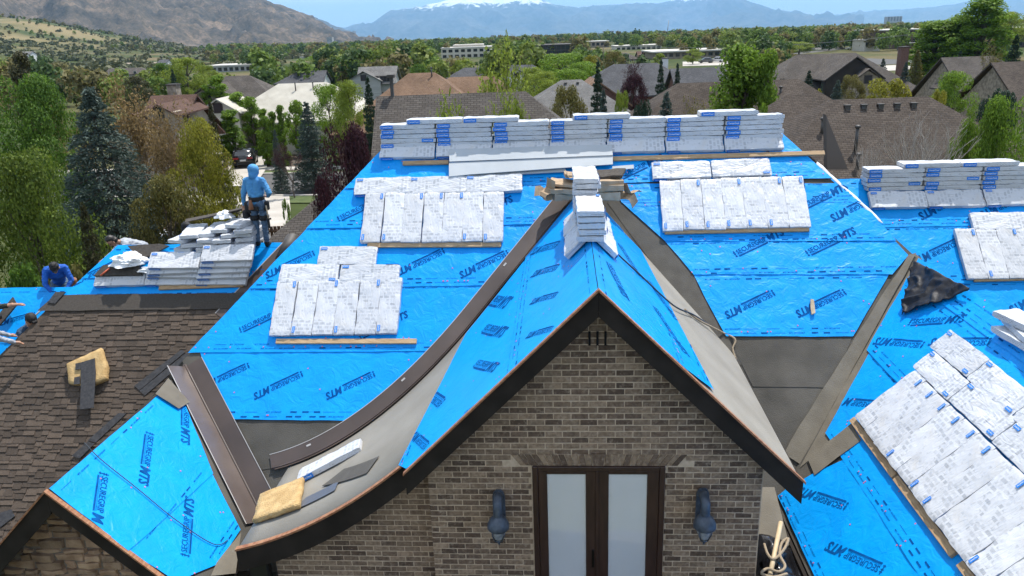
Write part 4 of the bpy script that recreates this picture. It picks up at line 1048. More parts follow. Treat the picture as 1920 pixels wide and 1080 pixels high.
# ridge vent roll beside the worker
bm = bmesh.new(); prof = []
for i in range(9):
    t = i / 8; prof.append((t, .10 * sin(pi * t) ** .6))
W3 = [on(RL, 517, 487, .04), on(RL, 536, 447, .09)]
d = (W3[1] - W3[0]); r3_ = Vector((1, 0, .15)).normalized(); vsA, vsB = [], []
for t, hh in prof:
    for base_, lst in ((W3[0], vsA), (W3[1], vsB)): lst.append(bm.verts.new(base_ + r3_ * (t * .28) + RL.N * (hh * 1.2)))
for i in range(8): bm.faces.new((vsA[i], vsA[i + 1], vsB[i + 1], vsB[i])).smooth = True
r = bmesh.ops.extrude_face_region(bm, geom=bm.faces[:]); bmesh.ops.translate(bm, vec=RL.N * .03, verts=[e for e in r['geom'] if isinstance(e, bmesh.types.BMVert)])
fixn(bm); o = link('ridge_vent', bm, pm('grey_vent_plastic', (.06, .058, .056), (.085, .08, .078), 8, .6)); recenter(o); tag(o, 'dark grey arched ridge vent lying at the top of the left valley', 'roof vent')
# foam pads
FOAM = pm('yellow_foam', (.42, .27, .11), (.56, .39, .18), 7, .95, bump=1.0, bscale=45, detail=8)
def foam(pl_fn, outline, th, N_, label):
    bm = bmesh.new(); n = len(outline); P = [Vector(p) for p in outline]; fine = []
    for i in range(n):
        for k in range(7):
            q = lerp(P[i], P[(i + 1) % n], k / 7); fine.append(q)
    c = sum(fine, Vector()) / len(fine); RF = random.Random(len(label))
    fine = [c + (q - c) * (1 + RF.uniform(-.02, .02)) for q in fine]
    rings = []
    for f, s in ((0, .97), (.3, 1.0), (.75, 1.0), (1.0, .965)):
        rings.append([bm.verts.new(c + (q - c) * s + N_ * (th * f) + Vector((RF.uniform(-.006, .006), RF.uniform(-.006, .006), RF.uniform(-.004, .004)))) for q in fine])
    m = len(fine)
    for a, b in zip(rings[:-1], rings[1:]):
        for i in range(m): bm.faces.new((a[i], a[(i + 1) % m], b[(i + 1) % m], b[i]))
    prev = rings[-1]
    for s in (.75, .5, .25):
        ring = [bm.verts.new(c + (q - c) * s + N_ * (th * (1 + .10 * noise.noise((q - c) * (4 * s) + Vector((s, 0, 3)))))) for q in fine]
        for i in range(m): bm.faces.new((prev[i], prev[(i + 1) % m], ring[(i + 1) % m], ring[i]))
        prev = ring
    bm.faces.new(prev); bm.faces.new(rings[0][::-1])
    for f in bm.faces: f.smooth = True
    fixn(bm); o = link('foam_pad', bm, FOAM); recenter(o); return tag(o, label, 'foam pad')
foam(None, [on(RL, x, y, .02) for x, y in ((129, 686), (195, 656), (207, 690), (205, 714), (170, 728), (135, 722))], .12, RL.N, 'yellow foam pad with a shingle scrap over it on the brown shingles')
FN = Vector((-.35, 0, 1)).normalized()
foam(None, [flare_hit(x, y) + Vector((0, 0, .012)) for x, y in ((478, 985), (492, 936), (573, 904), (566, 955))], .085, FN, 'yellow foam pad lying on the curved felt eave beside the white bundle')
def scrap(pl, pxs, h, label, th=.012):
    return slab('shingle_strip', pl, pxs, h, th, SHDARK, label, 'shingle strip', 'dark shingle scraps')
scrap(RL, [(152, 680), (178, 672), (180, 700), (176, 765), (150, 768), (152, 735)], .16, 'dark shingle scrap hanging over the foam pad')
scrap(RL, [(142, 682), (152, 680), (152, 692), (142, 694)], .165, 'small dark shingle tab on the left of the foam pad scrap'); scrap(RL, [(140, 708), (150, 706), (150, 720), (139, 721)], .165, 'lower small dark shingle tab beside the foam pad scrap')
scrap(RL, [(252, 724), (340, 656), (348, 660), (262, 732)], .03, 'long dark shingle strip lying on the brown shingles, upper of two'); scrap(RL, [(262, 733), (352, 660), (358, 668), (272, 742)], .03, 'long dark shingle strip lying on the brown shingles, lower of two')
scrap(RL, [(165, 826), (222, 775), (238, 775), (180, 830)], .03, 'dark shingle strip tucked behind the blue stone-gable ridge'); scrap(RL, [(135, 855), (165, 828), (178, 832), (150, 860)], .05, 'short dark tabbed strip at the low end of the blue gable ridge')
scrap(RL, [(0, 962), (22, 955), (28, 968), (0, 990)], .03, 'dark shingle strip at the left edge of the photo by the gable board')
# things on the flared eave
bfl = flare_hit(622, 872); e1 = flare_hit(672, 842) - flare_hit(568, 897); e1.normalize(); nn = Vector((-.62, 0, 1)); nn = (nn - e1 * nn.dot(e1)).normalized(); yv = nn.cross(e1)
Mb = Matrix((e1, yv, nn)).transposed().to_4x4(); Mb.translation = bfl + nn * .015 + yv * .05
bundle(Mb, 'single white bundle lying askew on the curved felt eave', None, labels='s')
def flat_on_flare(pxs, h, name, mat, label, cat):
    P = [flare_hit(x, y) for x, y in pxs]; pts = [(p.x, p.y) for p in P]; us = [p[0] for p in pts]; vs = [p[1] for p in pts]
    bm = bmesh.new(); bmesh.ops.create_grid(bm, x_segments=14, y_segments=10, size=.5)
    for v in bm.verts: v.co.x = min(us) + (v.co.x + .5) * (max(us) - min(us)); v.co.y = min(vs) + (v.co.y + .5) * (max(vs) - min(vs))
    clip_convex(bm, pts)
    for v in bm.verts: v.co.z = flare_z(v.co.x) + h
    r = bmesh.ops.extrude_face_region(bm, geom=bm.faces[:]); bmesh.ops.translate(bm, vec=(0, 0, .006), verts=[e for e in r['geom'] if isinstance(e, bmesh.types.BMVert)])
    fixn(bm); o = link(name, bm, mat); recenter(o); return tag(o, label, cat)
flat_on_flare([(604, 914), (645, 882), (711, 858), (688, 890)], .02, 'felt_scrap', FELT2, 'dark grey felt scrap on the curved eave', 'felt scrap')
flat_on_flare([(545, 962), (575, 935), (636, 904), (628, 922)], .02, 'metal_scrap', pm('grey_metal_strip', (.10, .11, .13), None, rough=.45), 'bent grey metal strip on the curved eave beside the foam', 'metal scrap')
# black tarp flap at the right valley
TARP = pm('black_tarp', (.012, .013, .017), (.022, .023, .028), 4, .55, bump=.7, bscale=6, spec=.25)
def tarp():
    A, B_, C_ = on(RR, 1717, 492, .03), on(RR, 1692, 592, .03), on(RR, 1826, 548, .05)
    bm = bmesh.new(); n = 44; vid = {}
    for i in range(n + 1):
        for j in range(n + 1 - i):
            a, b = i / n, j / n; p = A * (1 - a - b) + B_ * a + C_ * b
            edge = min(a, b, 1 - a - b)
            h = .045 * noise.noise(p * 2.6) + .05 * max(0, 1 - abs(noise.noise(p * 3.7 + Vector((3, 1, 7)))) * 4) + .02 * noise.noise(p * 11) + .10 * max(0, b - .7) + .03
            vid[i, j] = bm.verts.new(p + RR.N * max(.008, h))
    for i in range(n):
        for j in range(n - i):
            bm.faces.new((vid[i, j], vid[i + 1, j], vid[i, j + 1])).smooth = True
            if i + j < n - 1: bm.faces.new((vid[i + 1, j], vid[i + 1, j + 1], vid[i, j + 1])).smooth = True
    r = bmesh.ops.extrude_face_region(bm, geom=bm.faces[:]); bmesh.ops.translate(bm, vec=RR.N * .012, verts=[e for e in r['geom'] if isinstance(e, bmesh.types.BMVert)])
    fixn(bm); o = link('tarp_flap', bm, TARP); recenter(o); tag(o, 'triangular black plastic flap folded over the right valley', 'tarp')
tarp()
# white membrane turned up along the right hip
bm = bmesh.new(); A = [Vector((3.86 + t * 1.75, 14.24 - t * 1.75, 10.16 - t * 1.75)) for t in [.30 + i * .05 for i in range(11)]]
RH = random.Random(3); rows = [[bm.verts.new(p + Vector((.0 + w * .05, .0 + w * .05, .01 + .035 * sin(pi * w) + RH.uniform(-.02, .02)))) for p in A] for w in (0, .5, 1)]
for a, b in zip(rows[:-1], rows[1:]):
    for i in range(len(A) - 1): bm.faces.new((a[i], a[i + 1], b[i + 1], b[i])).smooth = True
r = bmesh.ops.extrude_face_region(bm, geom=bm.faces[:]); bmesh.ops.translate(bm, vec=(0, 0, .006), verts=[e for e in r['geom'] if isinstance(e, bmesh.types.BMVert)])
fixn(bm); link('membrane_edge', bm, PLAST, house)
# wood scrap on the right slope
STICK = pm('split_wood', (.42, .33, .22), (.55, .45, .32), 9, .8, bump=.3, bscale=40)
bm = bmesh.new(); prism(bm, [on(RM, x, y, .04) for x, y in ((1519, 562), (1525, 563), (1528, 588), (1521, 591), (1519, 577))], RM.N * .03); fixn(bm); o = link('wood_scrap', bm, STICK); recenter(o); tag(o, 'pale split wood stick on the lower right blue slope', 'wood scrap')
# cardboard pile behind the entry ridge
CARD = pm('cardboard', (.34, .24, .15), (.44, .33, .22), 6, .85, bump=.3, bscale=20, rnd=.15)
RC = random.Random(12); cg = 'cardboard pile behind the entry ridge'
spots = [(.0, 12.95, 9.30, .42, .45, .11, .3, 0), (-.02, 12.9, 9.42, .46, .42, .09, .1, .05), (.0, 12.95, 9.53, .45, .4, .05, -.1, .1), (.74, 12.85, 9.30, .46, .5, .13, -.15, 0), (.76, 12.85, 9.44, .5, .5, .10, -.05, -.04), (.74, 12.88, 9.55, .46, .5, .08, .12, .02), (.3, 13.05, 9.64, .55, .5, .05, .05, .08), (.72, 13.05, 9.65, .62, .5, .05, -.2, -.05)]
for i, (x, y, z, a, b, c, rz, ry) in enumerate(spots):
    bm = bbox(-a / 2, a / 2, -b / 2, b / 2, 0, c, None, .006); bmesh.ops.subdivide_edges(bm, edges=bm.edges[:], cuts=3, use_grid_fill=True)
    for v in bm.verts: v.co += Vector((0, 0, .022 * noise.noise(v.co * 6 + Vector((i, 0, 0)))))
    o = link('cardboard_sheet', bm, CARD if i != 7 else SLAB); o.matrix_world = Matrix.Translation((x, y, z)) @ Euler((.1 * RC.uniform(-1, 1), ry, rz)).to_matrix().to_4x4()
    tag(o, ('flattened brown cardboard piece, %s in the pile behind the entry ridge' % ('lowest left', 'second left', 'top left', 'lowest right', 'second right', 'third right', 'wide topmost', 'dark right topmost')[i]), 'cardboard', cg)
for i, (x, y, z, e) in enumerate(((-.33, 12.75, 9.42, (.9, .3, .3)), (-.25, 12.72, 9.50, (.4, -.9, .5)), (1.12, 12.8, 9.42, (-.3, .5, .4)), (.2, 12.85, 9.72, (.2, .15, .2)), (1.08, 12.75, 9.32, (.5, .6, -.3)))):
    bm = bmesh.new(); n = 5; rows = [[bm.verts.new((.16 * (a / n - .5) * 2, .09 * (b / n - .5) * 2, .06 * sin(a * 1.3 + i) + .02 * b / n)) for b in range(n + 1)] for a in range(n + 1)]
    for a in range(n):
        for b in range(n): bm.faces.new((rows[a][b], rows[a + 1][b], rows[a + 1][b + 1], rows[a][b + 1]))
    r = bmesh.ops.extrude_face_region(bm, geom=bm.faces[:]); bmesh.ops.translate(bm, vec=(0, 0, .006), verts=[q for q in r['geom'] if isinstance(q, bmesh.types.BMVert)]); fixn(bm)
    o = link('cardboard_flap', bm, CARD); o.matrix_world = Matrix.Translation((x, y, z)) @ Euler(e).to_matrix().to_4x4(); tag(o, 'curled cardboard flap, %s of the loose ones round the pile' % ('far left', 'second left', 'upper right', 'topmost', 'lower right')[i], 'cardboard', cg)
# ropes and cords
ROPE = pm('tan_rope', (.30, .23, .15), (.40, .32, .22), 60, .9, bump=.6, bscale=160); CORD = pm('dark_cord', (.03, .04, .05), None, rough=.6)
def cord(name, pts, rad, mat, label, cat, n=8):
    bm = bmesh.new(); tube(bm, catmull(pts, n), rad, 6); o = link(name, bm, mat); recenter(o); return tag(o, label, cat)
cord('safety_rope', [on(RG, x, y, .045) for x, y in ((158, 830), (190, 862), (260, 918), (330, 975), (400, 1020), (428, 1012))], .006, CORD, 'dark rope running down the blue stone-gable slope', 'rope')
cord('safety_rope', [on(RDR, x, y, .045) for x, y in ((1132, 448), (1160, 478), (1200, 515), (1262, 572), (1300, 590), (1330, 610))], .012, CORD, 'dark rope running down the right blue slope of the entry gable', 'rope')
cord('rope', [on(RDR, 1284, 580, .03), on(RDR, 1310, 600, .03), on(RM, 1352, 622, .05), on(RM, 1378, 636, .05), on(RM, 1374, 655, .04), on(RM, 1382, 680, .04)], .016, ROPE, 'tan rope crossing the felt beside the entry gable', 'rope')
# tarp bundle with rope and stick at the right of the wall
BLK = pm('black_plastic_sheet', (.006, .006, .007), (.012, .012, .014), 3, .18, bump=.5, bscale=5, spec=.6)
def blackwrap():
    c0 = Vector((2.50, 7.1, 5.47)); bm = bmesh.new(); nu, nv = 22, 30; vid = {}
    for i in range(nu + 1):
        for j in range(nv + 1):
            a, b = i / nu, j / nv; x = 2.30 + .62 * a; y = 7.75 + 1.05 * b
            h = .14 * sin(pi * a) + .07 * noise.noise((x * 4, y * 3, 1)) + .05 * abs(noise.noise((x * 9, y * 7, 4)))
            vid[i, j] = bm.verts.new((x + .04 * noise.noise((y * 4, 2, 2)), y + .06 * noise.noise((x * 5, 7, 3)), 5.46 + max(.01, h)))
    for i in range(nu):
        for j in range(nv): bm.faces.new((vid[i, j], vid[i + 1, j], vid[i + 1, j + 1], vid[i, j + 1])).smooth = True
    r = bmesh.ops.extrude_face_region(bm, geom=bm.faces[:]); bmesh.ops.translate(bm, vec=(0, 0, .006), verts=[q for q in r['geom'] if isinstance(q, bmesh.types.BMVert)]); fixn(bm)
    o = link('plastic_sheet', bm, BLK); recenter(o); tag(o, 'crumpled glossy black plastic sheet beside the brick wall', 'plastic sheet')
blackwrap()
def z0(x, y, z): return hitp(x, y, (0, 0, z), Vector((0, 0, 1)))
bm = bmesh.new(); tube(bm, [z0(1464, 980, 5.72), z0(1444, 1078, 5.72)], .030, 10); o = link('wooden_pole', bm, pm('pale_wood_pole', (.55, .42, .25), (.63, .5, .32), 5, .6, stretch=(3, 1, 3))); recenter(o); tag(o, 'pale round wooden pole lying on the black plastic', 'pole')
cord('rope', [z0(x, y, 5.76) for x, y in ((1433, 1020), (1440, 1040), (1452, 1048), (1470, 1030), (1478, 1010), (1466, 1018), (1462, 1040), (1472, 1062), (1460, 1072), (1440, 1066), (1428, 1075), (1450, 1082), (1476, 1076))], .018, ROPE, 'coiled tan rope on the black plastic by the wall', 'rope', 6)
# ================================================================== terrain, roads, mountains, haze
def sstep(a, b, x):
    t = max(0, min(1, (x - a) / (b - a))); return t * t * (3 - 2 * t)
def azim(x, y): return math.degrees(atan2(x, y)) + math.degrees(YAW)      # degrees right of the view axis
def ground(x, y):
    d = math.hypot(x, y)
    z = -6.5 * max(0, min(d, 13000) - 320) / 1000
    a = azim(x, y)
    if y > 0 and d > 200:
        w = sstep(-11, -34, a) * sstep(260, 1500, d)
        k = 18 + 95 * sstep(-14, -40, a)
        hill = noise.noise((x / 420, y / 420, 3.3)) * .55 + noise.noise((x / 150, y / 150, 1.3)) * .22 + .62
        z += w * k * max(0, hill) * (1 - .35 * sstep(2600, 4500, d))
    if d > 500: z += 1.2 * noise.noise((x / 230, y / 230, 8))
    return z
def ground_mat():
    m, N, L, B = newmat('land'); ge = N.new('ShaderNodeNewGeometry')
    def nz(s, d=6):
        n = N.new('ShaderNodeTexNoise'); n.inputs['Scale'].default_value = s; n.inputs['Detail'].default_value = d; L.new(ge.outputs['Position'], n.inputs['Vector']); return n
    a = nz(.013); r = N.new('ShaderNodeValToRGB'); e = r.color_ramp.elements; e[0].position = .33; e[1].position = .66
    e[0].color = (.038, .058, .018, 1); e[1].color = (.17, .135, .075, 1); q = e.new(.46); q.color = (.06, .078, .026, 1); q = e.new(.56); q.color = (.115, .105, .05, 1)
    L.new(a.outputs['Fac'], r.inputs['Fac'])
    b = nz(.35, 8); mx = N.new('ShaderNodeMixRGB'); mx.blend_type = 'MULTIPLY'; mx.inputs['Fac'].default_value = .55
    r2 = N.new('ShaderNodeValToRGB'); r2.color_ramp.elements[0].color = (.45, .5, .4, 1); r2.color_ramp.elements[0].position = .35; r2.color_ramp.elements[1].position = .62
    L.new(b.outputs['Fac'], r2.inputs['Fac']); L.new(r.outputs['Color'], mx.inputs['Color1']); L.new(r2.outputs['Color'], mx.inputs['Color2'])
    sx = N.new('ShaderNodeSeparateXYZ'); L.new(ge.outputs['Position'], sx.inputs[0]); mr = N.new('ShaderNodeMapRange'); mr.inputs['From Min'].default_value = 2; mr.inputs['From Max'].default_value = 22; mr.inputs['To Max'].default_value = .85; L.new(sx.outputs['Z'], mr.inputs['Value'])
    c = nz(.006, 10); rc = N.new('ShaderNodeValToRGB'); rc.color_ramp.elements[0].position = .42; rc.color_ramp.elements[1].position = .60; rc.color_ramp.elements[0].color = (.055, .075, .028, 1); rc.color_ramp.elements[1].color = (.23, .185, .10, 1); L.new(c.outputs['Fac'], rc.inputs['Fac'])
    mh = N.new('ShaderNodeMixRGB'); L.new(mr.outputs['Result'], mh.inputs['Fac']); L.new(mx.outputs['Color'], mh.inputs['Color1']); L.new(rc.outputs['Color'], mh.inputs['Color2'])
    L.new(mh.outputs['Color'], B.inputs['Base Color']); B.inputs['Roughness'].default_value = .95; B.inputs['Specular IOR Level'].default_value = .1
    return m
LAND = ground_mat()
bm = bmesh.new(); rad = [0, 4, 10, 20, 35, 55, 80, 110, 150, 200, 260, 330] + [330 * 1.075 ** i for i in range(1, 72)]; na = 150; rings = []
angs = [radians(-180 + 360 * i / na) for i in range(na)]
angs = sorted([radians(a) for a in range(-180, -60, 8)] + [radians(-60 + i * .9) for i in range(134)] + [radians(a) for a in range(61, 180, 8)]); na = len(angs)
c0 = bm.verts.new((0, 0, 0))
for r_ in rad[1:]:
    rings.append([bm.verts.new((r_ * sin(a), r_ * cos(a), ground(r_ * sin(a), r_ * cos(a)))) for a in angs])
for k in range(na): bm.faces.new((c0, rings[0][(k + 1) % na], rings[0][k]))
for a, b in zip(rings[:-1], rings[1:]):
    for k in range(na): bm.faces.new((a[k], a[(k + 1) % na], b[(k + 1) % na], b[k])).smooth = True
fixn(bm); g_ = link('ground', bm, LAND); g_['kind'] = 'structure'
if g_.data.polygons[0].normal.z < 0: g_.data.flip_normals()
def gpt(x, y, lift=0):
    """ground point under a pixel"""
    d = ray(x, y); lo, hi = 5.0, 9000.0
    for _ in range(60):
        m = (lo + hi) / 2; p = CAM + d * m
        if p.z > ground(p.x, p.y): lo = m
        else: hi = m
    p = CAM + d * lo; p.z += lift; return p
ASPH = pm('asphalt', (.075, .073, .072), (.10, .098, .095), .6, .95, bump=.1, bscale=20, detail=9)
CONC = pm('concrete', (.36, .33, .29), (.46, .43, .385), .5, .9, bump=.1, bscale=8, detail=9)
LAWN = pm('lawn', (.045, .072, .018), (.08, .105, .03), 1.2, .95, bump=.4, bscale=20)
MULCH = pm('bark_mulch', (.06, .042, .03), (.10, .075, .055), 3, .98, bump=.4, bscale=20)
def flatpoly(name, pts, mat, lift, th=.0, kind='structure'):
    bm = bmesh.new(); P = [Vector((p[0], p[1], ground(p[0], p[1]) + lift)) for p in pts]
    if th: prism(bm, P, (0, 0, -th)); fixn(bm)
    else:
        f = poly(bm, P)
        if f.normal.z < 0: f.normal_flip()
        f.normal_update()
        if f.normal.z < 0: f.normal_flip()
    o = link(name, bm, mat); o['kind'] = kind; return o
def P2(x, y): p = gpt(x, y); return (p.x, p.y)
# street across the left middle distance with kerbs, walks and drives
s0 = gpt(440, 349); sdir = Vector((1, -.06, 0)).normalized(); sperp = Vector((-sdir.y, sdir.x, 0))
def sp(u, v): q = s0 + sdir * u + sperp * v; return (q.x, q.y)
flatpoly('road', [sp(-120, -4.5), sp(120, -4.5), sp(120, 5.5), sp(-120, 5.5)], ASPH, .02)
for v0, nm in ((-4.9, 'kerb'), (5.5, 'kerb')):
    flatpoly(nm, [sp(-120, v0), sp(120, v0), sp(120, v0 + .4), sp(-120, v0 + .4)], CONC, .14, .14)
flatpoly('pavement', [sp(-120, 7.6), sp(120, 7.6), sp(120, 9.3), sp(-120, 9.3)], CONC, .13, .1)
flatpoly('verge', [sp(-120, 5.9), sp(120, 5.9), sp(120, 7.6), sp(-120, 7.6)], LAWN, .10); flatpoly('verge', [sp(-120, -7.5), sp(120, -7.5), sp(120, -4.9), sp(-120, -4.9)], LAWN, .08)
flatpoly('driveway', [P2(428, 352), P2(478, 352), P2(500, 318), P2(504, 280), P2(440, 277), P2(428, 300)], CONC, .16, .05)
flatpoly('driveway', [sp(-3, -4.9), sp(7, -4.9), P2(545, 395), P2(545, 470), P2(380, 470), P2(420, 395)], CONC, .10)
flatpoly('flower_bed', [P2(478, 322), P2(600, 322), P2(600, 300), P2(505, 290)], MULCH, .11)
# right-hand car park and street
flatpoly('car_park', [P2(1500, 126), P2(1760, 118), P2(1760, 88), P2(1600, 88), P2(1480, 100)], ASPH, .05); flatpoly('car_park', [P2(1280, 124), P2(1420, 121), P2(1420, 113), P2(1280, 116)], CONC, .05)
flatpoly('road', [P2(1560, 137), P2(1790, 128), P2(1790, 118), P2(1560, 127)], CONC, .06)
flatpoly('field', [P2(190, 130), P2(330, 122), P2(400, 122), P2(330, 116), P2(215, 119)], pm('bare_dirt', (.22, .18, .13), (.28, .235, .175), .05, .95), .3)
# mountains
def mountain(name, sky_px, dist, skirt, base, mat, rough, seed, sub=9, back=1.4, rows=34, snow=None):
    pts = []
    for (x, y), (x2_, y2_) in zip(sky_px[:-1], sky_px[1:]):
        n = max(2, int(abs(x2_ - x) / sub))
        for i in range(n): t = i / n; pts.append((x + (x2_ - x) * t, y + (y2_ - y) * t))
    pts.append(sky_px[-1]); bm = bmesh.new(); grid = []
    for i, (x, y) in enumerate(pts):
        d = ray(x, y); h = math.hypot(d.x, d.y); dd = dist * (1 + .06 * noise.noise((x / 90, seed, 0)))
        R0 = CAM + d * (dd / h); dirn = Vector((d.x / h, d.y / h, 0)); col = []
        R0.z += rough * .10 * noise.noise((x / 17, seed, 5)) + rough * .05 * noise.noise((x / 6, seed, 6))
        for j in range(rows + 6):
            t = (j - 5) / rows if j >= 5 else -(5 - j) / 5 * back * .5
            P_ = R0 - dirn * (skirt * t); hz = R0.z - base
            tt = abs(t); k = (1 - min(1, tt)) ** (1.25 if t > 0 else 1.0)
            q = Vector((P_.x / (dist * .045), P_.y / (dist * .045), seed))
            w = 0
            for o_, am in ((1, 1), (2.1, .55), (4.3, .3), (8.9, .16)): w += am * (1 - abs(noise.noise(q * o_ + Vector((o_, 0, 0)))) * 2.2)
            z = base + hz * k + (rough * (w - .9) * (4 * tt * (1 - min(1, tt))) * .55 if t > 0 else 0)
            z += rough * .16 * (noise.noise(q * 17) + .6 * noise.noise(q * 34)) * min(1, tt * 6) * (1 - min(1, tt)) 
            col.append(bm.verts.new((P_.x, P_.y, max(z, base - 30))))
        grid.append(col)
    for a, b in zip(grid[:-1], grid[1:]):
        for j in range(len(a) - 1): bm.faces.new((a[j], a[j + 1], b[j + 1], b[j])).smooth = True
    fixn(bm); o = link(name, bm, mat); o['kind'] = 'structure'
    return o
def mtn_mat(name, c1, c2, sc_, snow_z=None, c3=None):
    m, N, L, B = newmat(name); ge = N.new('ShaderNodeNewGeometry')
    n = N.new('ShaderNodeTexNoise'); n.inputs['Scale'].default_value = sc_; n.inputs['Detail'].default_value = 12; n.inputs['Roughness'].default_value = .65; L.new(ge.outputs['Position'], n.inputs['Vector'])
    r = N.new('ShaderNodeValToRGB'); r.color_ramp.elements[0].position = .36; r.color_ramp.elements[1].position = .64; r.color_ramp.elements[0].color = (*c1, 1); r.color_ramp.elements[1].color = (*c2, 1)
    if c3: q = r.color_ramp.elements.new(.52); q.color = (*c3, 1)
    L.new(n.outputs['Fac'], r.inputs['Fac']); out = r.outputs['Color']
    nb = N.new('ShaderNodeTexNoise'); nb.inputs['Scale'].default_value = sc_ * 9; nb.inputs['Detail'].default_value = 8; nb.inputs['Roughness'].default_value = .75; L.new(ge.outputs['Position'], nb.inputs['Vector'])
    rb = N.new('ShaderNodeValToRGB'); rb.color_ramp.elements[0].position = .40; rb.color_ramp.elements[1].position = .58; rb.color_ramp.elements[0].color = (.45, .47, .42, 1); L.new(nb.outputs['Fac'], rb.inputs['Fac'])
    mb = N.new('ShaderNodeMixRGB'); mb.blend_type = 'MULTIPLY'; mb.inputs['Fac'].default_value = 1; L.new(out, mb.inputs['Color1']); L.new(rb.outputs['Color'], mb.inputs['Color2']); out = mb.outputs['Color']
    if snow_z:
        sx = N.new('ShaderNodeSeparateXYZ'); L.new(ge.outputs['Position'], sx.inputs[0])
        n2 = N.new('ShaderNodeTexNoise'); n2.inputs['Scale'].default_value = sc_ * 5.5; n2.inputs['Detail'].default_value = 10; n2.inputs['Roughness'].default_value = .6; L.new(ge.outputs['Position'], n2.inputs['Vector'])
        ad = N.new('ShaderNodeMath'); ad.operation = 'MULTIPLY_ADD'; ad.inputs[1].default_value = snow_z[1]; L.new(n2.outputs['Fac'], ad.inputs[0]); L.new(sx.outputs['Z'], ad.inputs[2])
        mr = N.new('ShaderNodeMapRange'); mr.inputs['From Min'].default_value = snow_z[0]; mr.inputs['From Max'].default_value = snow_z[0] + snow_z[1] * .12; L.new(ad.outputs[0], mr.inputs['Value'])
        mx = N.new('ShaderNodeMixRGB'); mx.inputs['Color2'].default_value = (.85, .88, .92, 1); L.new(mr.outputs['Result'], mx.inputs['Fac']); L.new(out, mx.inputs['Color1']); out = mx.outputs['Color']
    L.new(out, B.inputs['Base Color']); B.inputs['Roughness'].default_value = .95; B.inputs['Specular IOR Level'].default_value = .05; return m
mountain('mountain', [(560, 64), (625, 52), (660, 50), (700, 42), (735, 17), (750, 19), (790, 12), (830, 2), (862, -4), (905, -9), (950, -12), (985, -6), (1012, 0), (1050, 10), (1085, 14), (1112, 11), (1165, 8), (1240, 4), (1290, -6), (1340, -12), (1375, -8), (1405, 2), (1440, 15), (1500, 26), (1560, 33), (1620, 38)], 26000, 6500, -95, mtn_mat('far_mountain_rock', (.06, .07, .085), (.15, .145, .14), .0009, (1230, 900)), 520, 2.2)
mountain('mountain', [(1480, 36), (1560, 31), (1640, 20), (1700, 17), (1760, 12), (1810, 4), (1870, -4), (1940, -12), (2050, -20)], 33000, 7000, -95, mtn_mat('right_far_mountain_rock', (.12, .13, .13), (.2, .19, .17), .0008), 420, 4.1)
mountain('mountain', [(520, 40), (585, 33), (615, 42), (640, 52), (668, 66)], 12500, 3200, -85, mtn_mat('second_mountain_rock', (.07, .07, .065), (.15, .13, .11), .0015), 260, 5.6, sub=5)
mountain('mountain', [(-260, -420), (-100, -330), (60, -235), (200, -165), (330, -95), (430, -40), (500, 0), (540, 14), (575, 27), (605, 42), (630, 58), (660, 70), (700, 79), (740, 84)], 5600, 2600, -40, mtn_mat('near_mountain_slope', (.06, .052, .042), (.215, .16, .115), .009, None, (.12, .095, .07)), 105, 1.7, sub=6, rows=60)
# lake glimpsed on the far plain
WAT = pm('lake_water', (.25, .33, .4), None, rough=.12)
flatpoly('lake', [P2(1225, 68), P2(1330, 62), P2(1340, 58), P2(1240, 62)], WAT, 1.0); flatpoly('lake', [P2(1730, 44), P2(1960, 36), P2(1960, 33), P2(1740, 40)], WAT, 1.0)
# haze: one closed box of thin air round everything
bm = bmesh.new(); box(bm, -60000, 60000, -30000, 50000, -130, 1900); hz = link('haze', bm, None); hz['kind'] = 'stuff'
m = bpy.data.materials.new('haze_air'); m.use_nodes = True; N = m.node_tree.nodes; L = m.node_tree.links
N.remove(N['Principled BSDF']); pv = N.new('ShaderNodeVolumePrincipled'); pv.inputs['Color'].default_value = (.34, .64, 1.0, 1); pv.inputs['Density'].default_value = 4.4e-5; pv.inputs['Anisotropy'].default_value = .15
L.new(pv.outputs['Volume'], N['Material Output'].inputs['Volume']); hz.data.materials.append(m)
tag(hz, 'pale blue air between the town and the mountains', None); 
